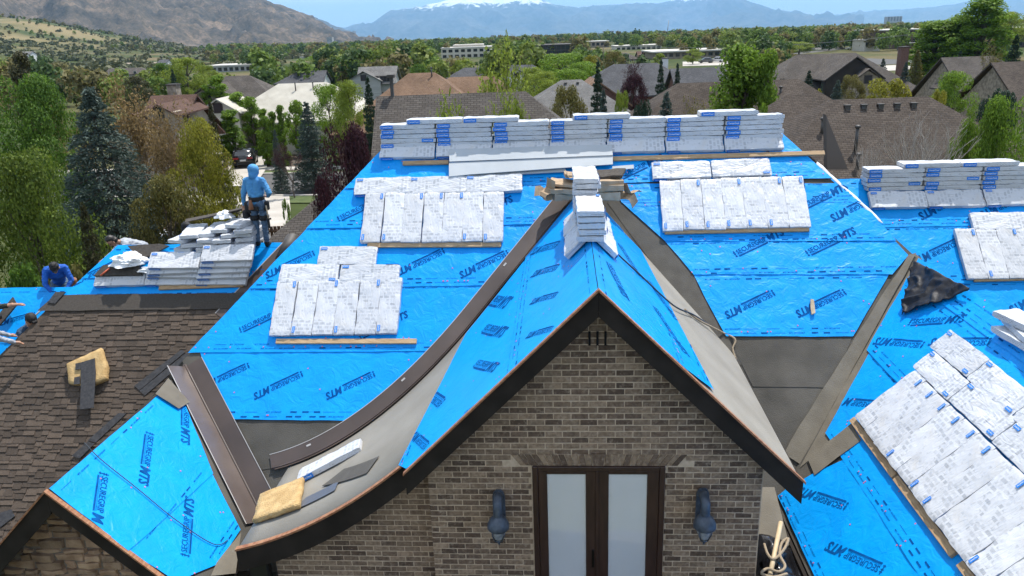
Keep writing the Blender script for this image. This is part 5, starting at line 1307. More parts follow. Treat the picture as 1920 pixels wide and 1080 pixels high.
# ================================================================== houses and buildings of the town
def roof_shingle_mat(name, c1, c2, s=1.0):
    m, N, L, B = newmat(name); tc = N.new('ShaderNodeTexCoord')
    uv = N.new('ShaderNodeUVMap')
    b = N.new('ShaderNodeTexBrick'); b.inputs['Scale'].default_value = 1; b.inputs['Brick Width'].default_value = .24 * s; b.inputs['Row Height'].default_value = .11 * s; b.inputs['Mortar Size'].default_value = .012 * s
    b.inputs['Color1'].default_value = (*c1, 1); b.inputs['Color2'].default_value = (*c2, 1); b.inputs['Mortar'].default_value = (c1[0] * .5, c1[1] * .5, c1[2] * .5, 1); b.offset = .5; b.inputs['Mortar Smooth'].default_value = .3
    L.new(uv.outputs['UV'], b.inputs['Vector'])
    n = N.new('ShaderNodeTexNoise'); n.inputs['Scale'].default_value = .7; n.inputs['Detail'].default_value = 8; L.new(tc.outputs['Object'], n.inputs['Vector'])
    r = N.new('ShaderNodeValToRGB'); r.color_ramp.elements[0].color = (.72, .72, .72, 1); r.color_ramp.elements[0].position = .35; r.color_ramp.elements[1].position = .65; L.new(n.outputs['Fac'], r.inputs['Fac'])
    mx = N.new('ShaderNodeMixRGB'); mx.blend_type = 'MULTIPLY'; mx.inputs['Fac'].default_value = 1; L.new(b.outputs['Color'], mx.inputs['Color1']); L.new(r.outputs['Color'], mx.inputs['Color2'])
    L.new(mx.outputs['Color'], B.inputs['Base Color']); B.inputs['Roughness'].default_value = .9; B.inputs['Specular IOR Level'].default_value = .2
    bp = N.new('ShaderNodeBump'); bp.inputs['Strength'].default_value = .5; bp.inputs['Distance'].default_value = .03; L.new(b.outputs['Fac'], bp.inputs['Height']); bp.invert = True; L.new(bp.outputs['Normal'], B.inputs['Normal']); return m
RGREY = roof_shingle_mat('grey_brown_shingles', (.095, .083, .074), (.135, .12, .106)); RBRN = roof_shingle_mat('dark_brown_shingles', (.075, .060, .050), (.115, .094, .078))
RTAN = roof_shingle_mat('tan_brown_shingles', (.20, .125, .08), (.26, .17, .115)); RRED = roof_shingle_mat('red_brown_shingles', (.115, .068, .052), (.15, .09, .07)); RSLT = roof_shingle_mat('slate_grey_shingles', (.085, .087, .095), (.12, .122, .13))
RWHT = pm('white_roof_membrane', (.36, .335, .28), (.46, .435, .37), .8, .7, detail=8); RLGR = roof_shingle_mat('light_grey_shingles', (.17, .165, .16), (.22, .215, .205))
WTAN = pm('tan_stucco', (.27, .22, .165), (.33, .275, .21), 1.5, .95); WCRM = pm('cream_stucco', (.52, .48, .40), (.6, .56, .48), 1.5, .95); WGRY = pm('grey_siding', (.30, .30, .29), (.38, .375, .36), 1.5, .9, stretch=(.2, .2, 6)); WWHT = pm('white_siding', (.6, .6, .58), (.68, .68, .66), 1.5, .9)
WBRK = pm('far_brick_wall', (.12, .065, .05), (.18, .10, .08), 6, .95); WSTN = pm('far_stone_wall', (.20, .165, .125), (.34, .29, .23), 3.5, .95, bump=.5, bscale=6, detail=8, lo=.4, hi=.6)
WIND = pm('dark_window', (.02, .024, .03), None, rough=.08, spec=.8); TRIMW = pm('pale_trim', (.55, .52, .47), None, rough=.7); TRIMD = pm('dark_trim', (.06, .05, .042), None, rough=.7); PIPE = pm('roof_pipe', (.07, .065, .06), None, rough=.5)
def uv_faces(bm):
    """roof faces get metres as texture coordinates: u along the eave, v up the slope"""
    lay = bm.loops.layers.uv.verify(); bm.normal_update()
    for f in bm.faces:
        n = f.normal; up = Vector((0, 0, 1)) - n * n.z
        up = up.normalized() if up.length > .05 else Vector((0, 1, 0)); rt = up.cross(n)
        for l in f.loops: l[lay].uv = (l.vert.co.dot(rt), l.vert.co.dot(up))
def pitched(A, B, run, pitch, hipA, hipB, mat, parent, over=.35, th=.18, name='roof'):
    """hip or gable roof over the ridge A-B as a solid"""
    A, B = Vector(A), Vector(B); ax = (B - A); ax.z = 0; ax = ax.normalized(); pr = Vector((-ax.y, ax.x, 0)); dz = run * pitch
    ea = A - ax * (run if hipA else over) - Vector((0, 0, dz)); eb = B + ax * (run if hipB else over) - Vector((0, 0, dz))
    if not hipA: A = A - ax * over
    if not hipB: B = B + ax * over
    c = [ea + pr * run, eb + pr * run, eb - pr * run, ea - pr * run]
    bm = bmesh.new(); vt = [bm.verts.new(p) for p in (A, B, *c)]; vb = [bm.verts.new(p - Vector((0, 0, th))) for p in (A, B, *c)]
    fs = [(0, 1, 3, 2), (1, 0, 5, 4), (0, 2, 5), (1, 4, 3)]
    if not hipA: fs.remove((0, 2, 5))
    if not hipB: fs.remove((1, 4, 3))
    for f in fs:
        bm.faces.new([vt[i] for i in f]); bm.faces.new([vb[i] for i in f[::-1]])
    es = [(2, 3), (4, 5)] + ([(3, 4)] if hipB else [(3, 1), (1, 4)]) + ([(5, 2)] if hipA else [(5, 0), (0, 2)])
    for a, b in es: bm.faces.new((vt[a], vt[b], vb[b], vb[a]))
    fixn(bm); uv_faces(bm); o = link(name, bm, mat, parent); return o, ax, pr, c
class House:
    def __init__(s, name, A, B, run, pitch, hipA, hipB, roofm, wallm, label, cat='house', z0=None, inset=.6, trim=TRIMD, gp=None):
        A, B = Vector(A), Vector(B); zz = (A.z + B.z) / 2; A.z = B.z = zz; s.A, s.B, s.run, s.pitch = A, B, run, pitch
        mid_ = (A + B) / 2; s.z0 = ground(mid_.x, mid_.y) if z0 is None else z0
        s.root = empty(name, (mid_.x, mid_.y, s.z0), label, cat, gp); s.wallm, s.trim, s.roofm = wallm, trim, roofm
        s.roof, s.ax, s.pr, c = pitched(A, B, run, pitch, hipA, hipB, roofm, s.root)
        s.ez = A.z - run * pitch - .1; ra = run - inset
        a0 = A - s.ax * ((run - inset) if hipA else -.05); b0 = B + s.ax * ((run - inset) if hipB else -.05); s.a0, s.b0 = a0, b0
        P_ = [a0 + s.pr * ra, b0 + s.pr * ra, b0 - s.pr * ra, a0 - s.pr * ra]; bm = bmesh.new()
        prism(bm, [Vector((p.x, p.y, s.z0 - .3)) for p in P_], (0, 0, s.ez - s.z0 + .25))
        for end, hip in ((a0, hipA), (b0, hipB)):
            if not hip:
                e1, e2 = end + s.pr * ra, end - s.pr * ra; t = s.ax * (.1 if end is a0 else -.1)
                prism(bm, [Vector((e1.x, e1.y, s.ez - .1)), Vector((e2.x, e2.y, s.ez - .1)), Vector((end.x, end.y, A.z - .25))], t)
        fixn(bm); s.wall = link('wall', bm, wallm, s.root); s.ra = ra
        s.near = -1 if s.pr.dot(mid_ - CAM) > 0 else 1     # side of the ridge facing the camera
    def side(s, t, z, off=0): return s.a0 + (s.b0 - s.a0) * t + s.pr * (s.near * (s.ra + off)) + Vector((0, 0, z - s.a0.z))
    def window(s, t, z, w=1.1, h=1.3, n=2):
        """window on the wall facing us: trim frame, pane(s)"""
        c = s.side(t, s.z0 + z, .0); o = s.pr * s.near; bm = bmesh.new(); e = s.ax
        M = Matrix((e, o, Vector((0, 0, 1)))).transposed().to_4x4(); M.translation = c
        box(bm, -w / 2 - .1, w / 2 + .1, -.02, .06, -.1, h + .1, M); f = link('window', bm, s.trim, s.root)
        for k in range(n):
            bm = bmesh.new(); x0 = -w / 2 + k * w / n + .03; box(bm, x0, x0 + w / n - .06, .06, .075, .02, h - .02, M); link('pane', bm, WIND, f)
    def gable(s, t, half, out, z, wallm=None, win=True, pitch=None, roofm=None):
        """cross gable towards the camera: ridge at height z"""
        pt = pitch or s.pitch; c = s.side(t, z); o = s.pr * s.near; depth = (z - s.ez) / s.pitch
        A_ = c - o * depth; B_ = c + o * out; r_, ax_, pr_, _ = pitched(A_, B_, half, pt, False, False, roofm or s.roofm, s.root, .3, .15, 'gable_roof')
        bm = bmesh.new(); hw = half - .35; zb = z - half * pt
        prism(bm, [B_ + s.ax * hw - Vector((0, 0, B_.z - (s.z0 - .3))), B_ - s.ax * hw - Vector((0, 0, B_.z - (s.z0 - .3))), B_ - s.ax * hw + Vector((0, 0, zb + .25 - B_.z)), B_ - Vector((0, 0, .3)), B_ + s.ax * hw + Vector((0, 0, zb + .25 - B_.z))], -o * (out + .4))
        fixn(bm); link('gable_wall', bm, wallm or s.wallm, s.root)
        if win:
            M = Matrix((s.ax, o, Vector((0, 0, 1)))).transposed().to_4x4(); M.translation = B_ - Vector((0, 0, half * pt * .62 + .5)); w = min(.9, half * .35); bm = bmesh.new(); box(bm, -w / 2 - .08, w / 2 + .08, 0, .05, -.08, 1.0, M); f = link('window', bm, s.trim, s.root)
            bm = bmesh.new(); box(bm, -w / 2, w / 2, .05, .065, 0, .92, M); link('pane', bm, WIND, f)
    def chimney(s, t, off, top, w=.9, mat=None):
        p = s.a0 + (s.b0 - s.a0) * t + s.pr * off; bm = bmesh.new(); box(bm, p.x - w / 2, p.x + w / 2, p.y - w / 2, p.y + w / 2, s.ez, top); o = link('chimney', bm, mat or WSTN, s.root)
        bm = bmesh.new(); box(bm, p.x - w / 2 - .08, p.x + w / 2 + .08, p.y - w / 2 - .08, p.y + w / 2 + .08, top, top + .12); link('chimney_cap', bm, TRIMD, o)
    def door(s, t, w=2.4, h=2.2, m=None, name='garage_door'):
        c = s.side(t, s.z0); o = s.pr * s.near; M = Matrix((s.ax, o, Vector((0, 0, 1)))).transposed().to_4x4(); M.translation = c
        bm = bmesh.new(); box(bm, -w / 2, w / 2, 0, .06, 0, h, M)
        link(name, bm, m or TRIMD, s.root)
    def vent(s, t, v, kind='pipe', h=.5):
        """pipe or box vent on the near slope, v metres below the ridge (in plan)"""
        p = s.A + (s.B - s.A) * t + s.pr * (s.near * v); p.z = s.A.z - v * s.pitch; bm = bmesh.new()
        if kind == 'pipe':
            tube(bm, [p - Vector((0, 0, .1)), p + Vector((0, 0, h))], .07, 8); lathe(bm, [(.11, 0), (.12, .08), (.05, .12)], Matrix.Translation(p + Vector((0, 0, h))), 8)
        else: box(bm, p.x - .10, p.x + .10, p.y - .10, p.y + .10, p.z - .1, p.z + .10); box(bm, p.x - .13, p.x + .13, p.y - .14, p.y + .12, p.z + .10, p.z + .14)
        link('roof_vent' if kind != 'pipe' else 'vent_pipe', bm, PIPE, s.root)
# -- the two near neighbours behind the ridge
h = House('neighbour_house', at(722, 181, 31), at(985, 170, 31), 7.5, .82, False, True, RGREY, WSTN, 'near house with broad grey-brown shingle roof behind the left ridge stacks')
h.vent(.2, 2.0, 'pipe', .75); h.vent(.31, 2.5, 'pipe', .55); h.chimney(.02, 0, h.A.z + .7, .12, PIPE); h.gable(1.12, 2.6, 1.0, h.A.z - 1.6)
h = House('neighbour_house', at(1556, 186, 33), at(1742, 182, 33), 6.6, .72, True, True, RBRN, WSTN, 'near house with dark brown hip roof and five ridge vents at right')
for k in range(5): h.vent(.14 + k * .165, .45, 'box')
h.vent(.05, 2.5, 'pipe', .9); h.vent(.0, 3.3, 'pipe', .5); h.vent(.03, 4.3, 'pipe', .45); h.chimney(1.22, 1.2, h.A.z - 1.2, 1.4); h.vent(-.2, 1.6, 'pipe', .5)
bm = bmesh.new(); prism(bm, [at(1549, 216, 26), at(1590, 318, 25), at(1551, 318, 25.5)], (.05, .5, 0)); fixn(bm); link('gable_end', bm, TRIMD, h.root)
h = House('neighbour_house', at(1270, 156, 47), at(1498, 148, 47), 6.5, .75, True, True, RBRN, WTAN, 'brown-roofed house behind the twin tall green trees'); h.vent(.3, 1.5); h.vent(.8, 1.2); h.gable(.62, 2.6, .8, h.A.z - .6, None, False)
h = House('neighbour_house', at(1475, 178, 38), at(1530, 177, 38), 5.5, .8, True, True, RBRN, WTAN, 'low brown hip roof between the tall trees and the vented roof')
h = House('neighbour_garage', at(655, 318, 31), at(800, 316, 31), 3.6, .75, True, False, RGREY, WTAN, 'small garage with grey shingle roof and tan wall beside the purple tree', z0=0); h.door(.02, 2.2, 2.1)
# -- left middle distance
h = House('two_storey_house', at(290, 180, 72), at(362, 176, 72), 6.0, .6, False, False, RRED, WTAN, 'tan two-storey house with red-brown roof behind the bare trees'); h.gable(.28, 2.6, 2.2, h.A.z - .9, None, True); h.gable(.86, 1.6, 1.2, h.A.z - .3); h.window(.45, 3.6); h.window(.7, 3.6); h.window(.6, .9); h.chimney(.35, 1.5, h.A.z + .8)
h = House('two_storey_house', at(386, 232, 70), at(400, 231, 70), 1.8, .55, False, False, RRED, WCRM, 'small garage wing with red-brown roof at the head of the drive', z0=0); h.door(.5, 1.8, 2.2)
h = House('white_roofed_house', at(522, 158, 88), at(612, 153, 88), 6.0, .62, True, True, RWHT, WCRM, 'house with bare white roof and cream walls above the cypress row'); h.gable(.05, 2.4, 2.0, h.A.z - .9, None, True, None, RWHT); h.window(.3, 1.0); h.window(.6, 1.0); h.vent(.4, 1.2, 'pipe', .8); h.vent(.75, .9, 'pipe', .6)
h = House('hip_roofed_house', at(415, 142, 100), at(468, 142, 100), 7.5, .68, True, True, RGREY, WSTN, 'dark hip-roofed house left of the white roof'); h.gable(.45, 3.2, 1.5, h.A.z - .6, WSTN); h.gable(.95, 2.4, 1.0, h.A.z - 1.2)
h = House('tan_roofed_house', at(766, 137, 78), at(815, 136, 78), 7.0, .72, True, True, RTAN, WBRK, 'brick house with broad tan-brown hip roof in the middle distance'); h.gable(1.6, 3.2, .5, h.A.z - .9, WBRK); h.vent(.9, .5, 'pipe', .8)
h = House('tan_roofed_house', at(842, 144, 80), at(925, 143, 80), 5.0, .75, True, True, RTAN, WBRK, 'right wing with tan-brown roof beside the broad hip roof')
h = House('grey_house', at(676, 126, 140), at(742, 123, 140), 5.0, .55, False, False, RLGR, WGRY, 'two-storey pale grey sided house left of the tan roofs'); h.gable(.2, 3.2, 1.0, h.A.z - .5); h.window(.5, 4); h.window(.72, 4); h.window(.9, 4); h.window(.6, 1.2); h.window(.85, 1.2)
# -- centre
h = House('slate_roofed_house', at(958, 122, 150), at(998, 121, 150), 6.5, .6, False, True, RSLT, WGRY, 'slate-grey roofed house right of the sparse young tree'); h.gable(.1, 3, 1, h.A.z - .4, WWHT); h.window(.6, 1.2)
h = House('slate_roofed_house', at(962, 108, 215), at(1008, 107, 215), 5.5, .55, False, False, RSLT, WWHT, 'white house with grey roof and twin gables in the town centre'); h.gable(.2, 3, 1, h.A.z - .3); h.gable(.8, 3, 1, h.A.z - .3); h.window(.5, 3)
h = House('slate_roofed_house', at(1150, 121, 112), at(1232, 117, 112), 6.5, .62, True, True, RSLT, WBRK, 'blue-grey hip-roofed brick house beyond the dark spruces'); h.window(.2, 1.2, 1.6); h.window(.4, 1.2, 1.6); h.chimney(.75, 1, h.A.z + .5, .8, WWHT)
h = House('slate_roofed_house', at(1262, 127, 88), at(1352, 127, 88), 6.0, .65, False, True, RSLT, WBRK, 'slate-grey house with low gable left of the tall twin trees'); h.gable(.6, 3.0, 1.0, h.A.z - .6)
h = House('slate_roofed_house', at(1052, 150, 70), at(1090, 149, 70), 5.0, .65, True, True, RLGR, WTAN, 'small pale grey hip roof with two vents behind the olive brush'); h.vent(.2, .5, 'box'); h.vent(.8, .5, 'box')
for i, (x, y, Z, w, rm, wm, lb) in enumerate(((890, 127, 175, 40, RSLT, WWHT, 'small white gabled house behind the tan roofs'), (858, 122, 200, 26, RGREY, WTAN, 'tan cottage right of the beige office building'), (585, 133, 165, 50, RSLT, WWHT, 'white house with slate roof behind the white roof'), (235, 128, 300, 60, RGREY, WGRY, 'long low grey house below the foothills'), (530, 128, 240, 60, RSLT, WGRY, 'flat grey shed-like house left of the slate-roofed white house'), (720, 112, 260, 30, RLGR, WCRM, 'cream cottage in front of the far trees'), (1160, 100, 300, 30, RGREY, WCRM, 'cream cottage near the office row'), (1210, 96, 330, 30, RRED, WTAN, 'red-roofed cottage near the office row'), (1500, 112, 200, 30, RGREY, WTAN, 'tan bungalow left of the stone-gabled house'), (1545, 84, 360, 40, RLGR, WCRM, 'pale bungalow beyond the stone-gabled house'))):
    h = House('town_house', at(x - w / 2, y, Z), at(x + w / 2, y - 1, Z), 4.5, .5, i % 2 == 0, i % 3 == 0, rm, wm, lb, 'house', None, .5, TRIMW); h.window(.25, 1.1); h.window(.7, 1.1)
    if i % 2: h.gable(.35, 2.4, .8, h.A.z - .3)
for i, (x, y, Z, w, rm, wm, lb) in enumerate(((50, 97, 520, 22, RLGR, WWHT, 'white-roofed shed at the foot of the foothills'), (308, 112, 420, 16, RSLT, WWHT, 'lone small white house on the foothill edge'))):
    h = House('town_house', at(x - w / 2, y, Z), at(x + w / 2, y - 1, Z), 4.5, .4, False, False, rm, wm, lb, 'house', None, .5, TRIMW); h.window(.5, 1)
# -- right
h = House('stone_gabled_house', at(1494, 104, 108), at(1604, 97, 108), 8.0, .72, True, True, RGREY, WBRK, 'large house with grey roof and pointed stone gables at right'); h.gable(.52, 4.0, 1.2, h.A.z - .1, RGREY, False); h.gable(.57, 3.0, 2.6, h.A.z - 1.6, WSTN); h.gable(.12, 1.2, .6, h.A.z - 2.6, WSTN); h.chimney(.95, -1.0, h.A.z + .5, 1.1, WBRK); h.window(.82, 1.0, 1.4); h.window(.3, 1, 1.4)
h = House('stone_gabled_house', at(1770, 110, 82), at(1862, 102, 82), 6.5, .75, False, True, RGREY, WSTN, 'brown-roofed stone house at the right behind the round green tree'); h.gable(.08, 2.4, 1.4, h.A.z - 1.2, WSTN); h.gable(.85, 3.4, 1.0, h.A.z - .9, WSTN); h.window(.4, 1.2)
h = House('stone_gabled_house', at(1865, 118, 70), at(1960, 112, 70), 5.5, .7, False, True, RBRN, WSTN, 'brown roof cut by the right edge of the photo'); h.window(.3, 1.1)
# -- commercial buildings
def block(name, x0, x1, ytop, ybot, Z, depth, wallm, label, floors, bays, roof_over=.3, glassy=False, cat='building', yaw=0):
    a, b = at(x0, ytop, Z), at(x1, ytop, Z); zt = (a.z + b.z) / 2; g = at((x0 + x1) / 2, ybot, Z).z; gz_ = min(ground((a.x + b.x) / 2, a.y), g)
    e = (b - a); e.z = 0; w = e.length; e.normalize(); n = Vector((e.y, -e.x, 0)); root = empty(name, ((a.x + b.x) / 2, (a.y + b.y) / 2, gz_), label, cat)
    M = Matrix((e, -n, Vector((0, 0, 1)))).transposed().to_4x4(); M.translation = Vector((a.x, a.y, gz_)); H = zt - gz_
    bm = bmesh.new(); box(bm, 0, w, 0, depth, -1, H, M); link('wall', bm, wallm, root)
    bm = bmesh.new(); box(bm, -roof_over, w + roof_over, -roof_over, depth + roof_over, H, H + .5, M); link('roof', bm, TRIMW if not glassy else TRIMD, root)
    fh = (g + (zt - g) - g) / floors if floors else 1; fh = (zt - max(g, gz_)) / floors; zb = max(g, gz_) - gz_
    for f in range(floors):
        for k in range(bays):
            x = w * (k + .5) / bays; ww = w / bays * (.62 if not glassy else .9); bm = bmesh.new(); box(bm, x - ww / 2, x + ww / 2, -.06, .0, zb + f * fh + fh * (.25 if not glassy else .08), zb + f * fh + fh * (.8 if not glassy else .94), M); link('window', bm, WIND, root)
    return root, M, w, H
block('office_building', 827, 920, 90, 110, 430, 25, WCRM, 'beige two-storey office building left of centre in the town', 2, 8)
r_, M_, w_, H_ = block('office_building', 850, 905, 85, 108, 440, 18, WCRM, 'taller beige core of the two-storey office building', 2, 5)
block('glass_building', 1003, 1076, 85, 104, 450, 30, TRIMD, 'long dark glass building in the town centre', 2, 9, .3, True)
block('office_building', 1228, 1400, 96, 119, 300, 24, WTAN, 'long tan two-storey office row with parked cars', 2, 14, 1.4)
block('office_building', 1662, 1775, 56, 84, 330, 30, pm('brown_brick_block', (.15, .10, .075), (.2, .14, .11), 1, .9), 'brown flat-roofed building left of the tall right trees', 2, 9, 1.5)
block('office_building', 1868, 1945, 54, 90, 300, 30, TRIMD, 'dark flat-roofed building at the right edge of the photo', 2, 7, 1.8)
block('bank_building', 1622, 1652, 76, 90, 310, 12, WCRM, 'small cream building by the right car park', 1, 3)
block('office_building', 385, 470, 124, 136, 330, 20, WGRY, 'low grey flat-roofed building behind the dark hip roof', 1, 8); block('office_building', 530, 590, 108, 120, 620, 20, WWHT, 'white terrace of apartments below the left mountain', 2, 8); block('office_building', 640, 662, 100, 112, 560, 14, WWHT, 'small white building left of centre near the far trees', 2, 4)
block('office_building', 1155, 1240, 86, 96, 520, 25, WCRM, 'pale low commercial row beyond the slate roofs', 1, 9); block('office_building', 1100, 1142, 78, 88, 620, 25, WTAN, 'tan low building behind the green trees', 1, 5)
for x0, x1, yt, yb, Z, lb in ((1048, 1062, 63, 71, 4200, 'far small tower block in the plain'), (1070, 1082, 64, 71, 4300, 'far squat block in the plain'), (1114, 1130, 62, 69, 4000, 'far left slab block in the plain'), (1131, 1151, 58, 69, 4000, 'far tallest slab block in the plain'), (920, 930, 66, 73, 4200, 'far left small block in the plain'), (1664, 1692, 31, 40, 3600, 'far broad block at the right on the plain'), (612, 622, 70, 78, 2800, 'far dark block below the left mountain')):
    block('far_block', x0, x1, yt, yb, Z, 30, WGRY, lb, 4, 5)
# light poles, wires and crane
POLE = pm('pole_metal', (.2, .2, .2), None, rough=.5); POLEW = pm('pole_wood', (.13, .10, .08), None, rough=.9)
p1, p2 = at(1290, 78, 190), at(1700, 60, 190)
def pole(px, py, Z, h_, label, mat=POLEW, r=.14, name='utility_pole', arm=True):
    t = at(px, py, Z); g = ground(t.x, t.y); e = empty(name, (t.x, t.y, g), label, 'pole'); bm = bmesh.new(); tube(bm, [(t.x, t.y, g), t], [r, r * .7], 8); link('post', bm, mat, e)
    if arm: bm = bmesh.new(); box(bm, t.x - 1.1, t.x + 1.1, t.y - .06, t.y + .06, t.z - .7, t.z - .55); link('cross_arm', bm, mat, e)
    return t
ta = pole(1131, 84, 230, 12, 'wooden utility pole beside the green trees in the centre'); tb = pole(1790, 52, 230, 12, 'wooden utility pole among the tall right trees')
for k in (-1, 1):
    a_, b_ = ta + Vector((k * .9, 0, -.4)), tb + Vector((k * .9, 0, -.4)); bm = bmesh.new(); tube(bm, [a_.lerp(b_, i / 12) - Vector((0, 0, 2.2 * (1 - (2 * i / 12 - 1) ** 2))) for i in range(13)], .035, 4); o = link('power_line', bm, POLE); recenter(o); tag(o, ('left strand' if k < 0 else 'right strand') + ' of the power line crossing the right of the town', 'power line')
t = at(1716, 80, 250); g = ground(t.x, t.y); e = empty('street_lamp', (t.x, t.y, g), 'curved-arm street lamp by the right car park', 'street lamp'); bm = bmesh.new(); tube(bm, [(t.x + 3.4, t.y, g), (t.x + 3.4, t.y, t.z - 3), (t.x + 2.6, t.y, t.z - .8), (t.x + 1, t.y, t.z), (t.x - 1, t.y, t.z)], .11, 6); link('post', bm, TRIMW, e); bm = bmesh.new(); box(bm, t.x - 1.8, t.x - .9, t.y - .2, t.y + .2, t.z - .12, t.z + .12); link('lamp_head', bm, TRIMW, e)
a_ = at(1250, 62, 1500); b_ = at(1254, 38, 1500); e = empty('tower_crane', (a_.x, a_.y, ground(a_.x, a_.y)), 'slim construction crane standing far out in the plain', 'crane'); bm = bmesh.new(); tube(bm, [a_ - Vector((0, 0, 10)), b_], [1.0, .6], 4); link('jib', bm, POLE, e)
# garden walls, fence, trailer behind the left wing
def g_box(name, p, q, w, z0_, z1_, mat, label, cat):
    p, q = Vector((*p, 0)), Vector((*q, 0)); d = (q - p); L_ = d.length; d.normalize(); M = Matrix((d, Vector((-d.y, d.x, 0)), Vector((0, 0, 1)))).transposed().to_4x4(); M.translation = Vector((p.x, p.y, ground(p.x, p.y))); bm = bmesh.new(); box(bm, 0, L_, -w / 2, w / 2, z0_, z1_, M); o = link(name, bm, mat); recenter(o); return tag(o, label, cat)
pa, pb = z0(372, 415, 3.4), z0(436, 384, 3.4); g_box('garden_wall', (pa.x, pa.y), (pb.x, pb.y), .9, 0, 3.4, CONC, 'pale concrete retaining wall behind the left heap', 'wall')
FEN = pm('cedar_fence', (.11, .06, .035), (.16, .09, .055), 4, .85, stretch=(4, 4, .5), rnd=.15)
fa, fb = z0(476, 426, 3.0), z0(540, 423, 3.0); fr_ = empty('cedar_fence', (fa.x, fa.y, 0), 'brown plank fence behind the standing worker', 'fence'); n_ = 9
for i in range(n_):
    p = fa.lerp(fb, (i + .5) / n_); bm = bmesh.new(); w = (fb - fa).length / n_; box(bm, p.x - w / 2 + .012, p.x + w / 2 - .012, p.y - .02, p.y + .02, 0, 3.0); link('plank', bm, FEN, fr_)
bm = bmesh.new(); box(bm, fa.x, fb.x, min(fa.y, fb.y) + .05, max(fa.y, fb.y) + .12, 2.7, 2.8); link('fence_rail', bm, FEN, fr_)
# dump trailer with junk
ta_, tb_ = z0(238, 436, 3.2), z0(345, 430, 3.2); TRM = pm('dark_trailer_steel', (.02, .02, .022), None, rough=.5); TRI = pm('trailer_plywood', (.30, .20, .12), (.38, .27, .17), 3, .8)
tr = empty('dump_trailer', ((ta_.x + tb_.x) / 2, ta_.y, 0), 'open trailer with plywood sides behind the left wing', 'trailer'); d = tb_ - ta_; d.z = 0; L_ = d.length; d.normalize(); M = Matrix((d, Vector((-d.y, d.x, 0)), Vector((0, 0, 1)))).transposed().to_4x4(); M.translation = Vector((ta_.x, ta_.y, 0))
for nm, a, mt in (('bed', (0, L_, 0, 2.2, .9, 1.1), TRM), ('side_board', (0, L_, 2.14, 2.2, 1.1, 3.2), TRI), ('side_board', (0, L_, 0, .06, 1.1, 2.6), TRM), ('end_board', (0, .06, .06, 2.14, 1.1, 3.1), TRI), ('end_board', (L_ - .06, L_, .06, 2.14, 1.1, 3.1), TRM), ('top_rail', (-.03, L_ + .03, 2.12, 2.26, 3.2, 3.28), TRM)):
    bm = bmesh.new(); box(bm, *a, M); link(nm, bm, mt, tr)
for sx in (.35, .65):
    bm = bmesh.new(); lathe(bm, [(.1, -.12), (.38, -.12), (.4, -.05), (.4, .05), (.38, .12), (.1, .12)], M @ Matrix.Translation((L_ * sx, .0, .42)) @ Matrix.Rotation(pi / 2, 4, 'X'), 16); link('wheel', bm, TRM, tr)
JB = pm('junk_box_white', (.7, .71, .72), None, rough=.6)
for a, mt, lb in (((L_ * .02, L_ * .38, .3, 1.8, 2.0, 2.75), CARD, 'big opened cardboard box in the trailer'), ((L_ * .40, L_ * .58, .3, 1.6, 2.1, 2.9), JB, 'white carton in the trailer'), ((L_ * .60, L_ * .98, .2, 2.0, 1.9, 2.9), TRM, 'black bin in the trailer')):
    bm = bmesh.new(); box(bm, *a, M); bmesh.ops.bevel(bm, geom=bm.edges[:], offset=.03, segments=1, affect='EDGES'); o = link('storage_box', bm, mt); recenter(o); tag(o, lb, 'box', 'boxes in the trailer')
# ================================================================== trees
def leaf_mat(name, c1, c2, trans=.35, jit=.3, ns=.5):
    m, N, L, B = newmat(name); ge = N.new('ShaderNodeNewGeometry'); oi = N.new('ShaderNodeObjectInfo')
    r = N.new('ShaderNodeMixRGB'); r.inputs['Color1'].default_value = (*c1, 1); r.inputs['Color2'].default_value = (*c2, 1)
    n = N.new('ShaderNodeTexNoise'); n.inputs['Scale'].default_value = ns; n.inputs['Detail'].default_value = 3; L.new(ge.outputs['Position'], n.inputs['Vector'])
    ad = N.new('ShaderNodeMath'); ad.operation = 'MULTIPLY_ADD'; ad.inputs[1].default_value = .5; L.new(ge.outputs['Random Per Island'], ad.inputs[0])
    mr = N.new('ShaderNodeMapRange'); mr.inputs['From Min'].default_value = .3; mr.inputs['From Max'].default_value = .7; mr.inputs['To Max'].default_value = .5; L.new(n.outputs['Fac'], mr.inputs['Value']); L.new(mr.outputs['Result'], ad.inputs[2])
    L.new(ad.outputs[0], r.inputs['Fac'])
    hs = N.new('ShaderNodeHueSaturation'); v = N.new('ShaderNodeMapRange'); v.inputs['To Min'].default_value = 1 - jit; v.inputs['To Max'].default_value = 1 + jit; L.new(ge.outputs['Random Per Island'], v.inputs['Value']); L.new(v.outputs['Result'], hs.inputs['Value']); L.new(r.outputs['Color'], hs.inputs['Color'])
    L.new(hs.outputs['Color'], B.inputs['Base Color']); B.inputs['Roughness'].default_value = .6; B.inputs['Specular IOR Level'].default_value = .25
    t = N.new('ShaderNodeBsdfTranslucent'); L.new(hs.outputs['Color'], t.inputs['Color']); mx = N.new('ShaderNodeMixShader'); mx.inputs['Fac'].default_value = trans
    L.new(B.outputs[0], mx.inputs[1]); L.new(t.outputs[0], mx.inputs[2]); L.new(mx.outputs[0], N['Material Output'].inputs['Surface']); return m
BARK = pm('bark', (.07, .052, .04), (.12, .095, .075), 6, .95, bump=.4, bscale=20); BARKP = pm('pale_bark', (.34, .30, .26), (.46, .42, .37), 6, .9); BARKT = pm('tan_twigs', (.20, .14, .085), (.28, .20, .12), 3, .9)
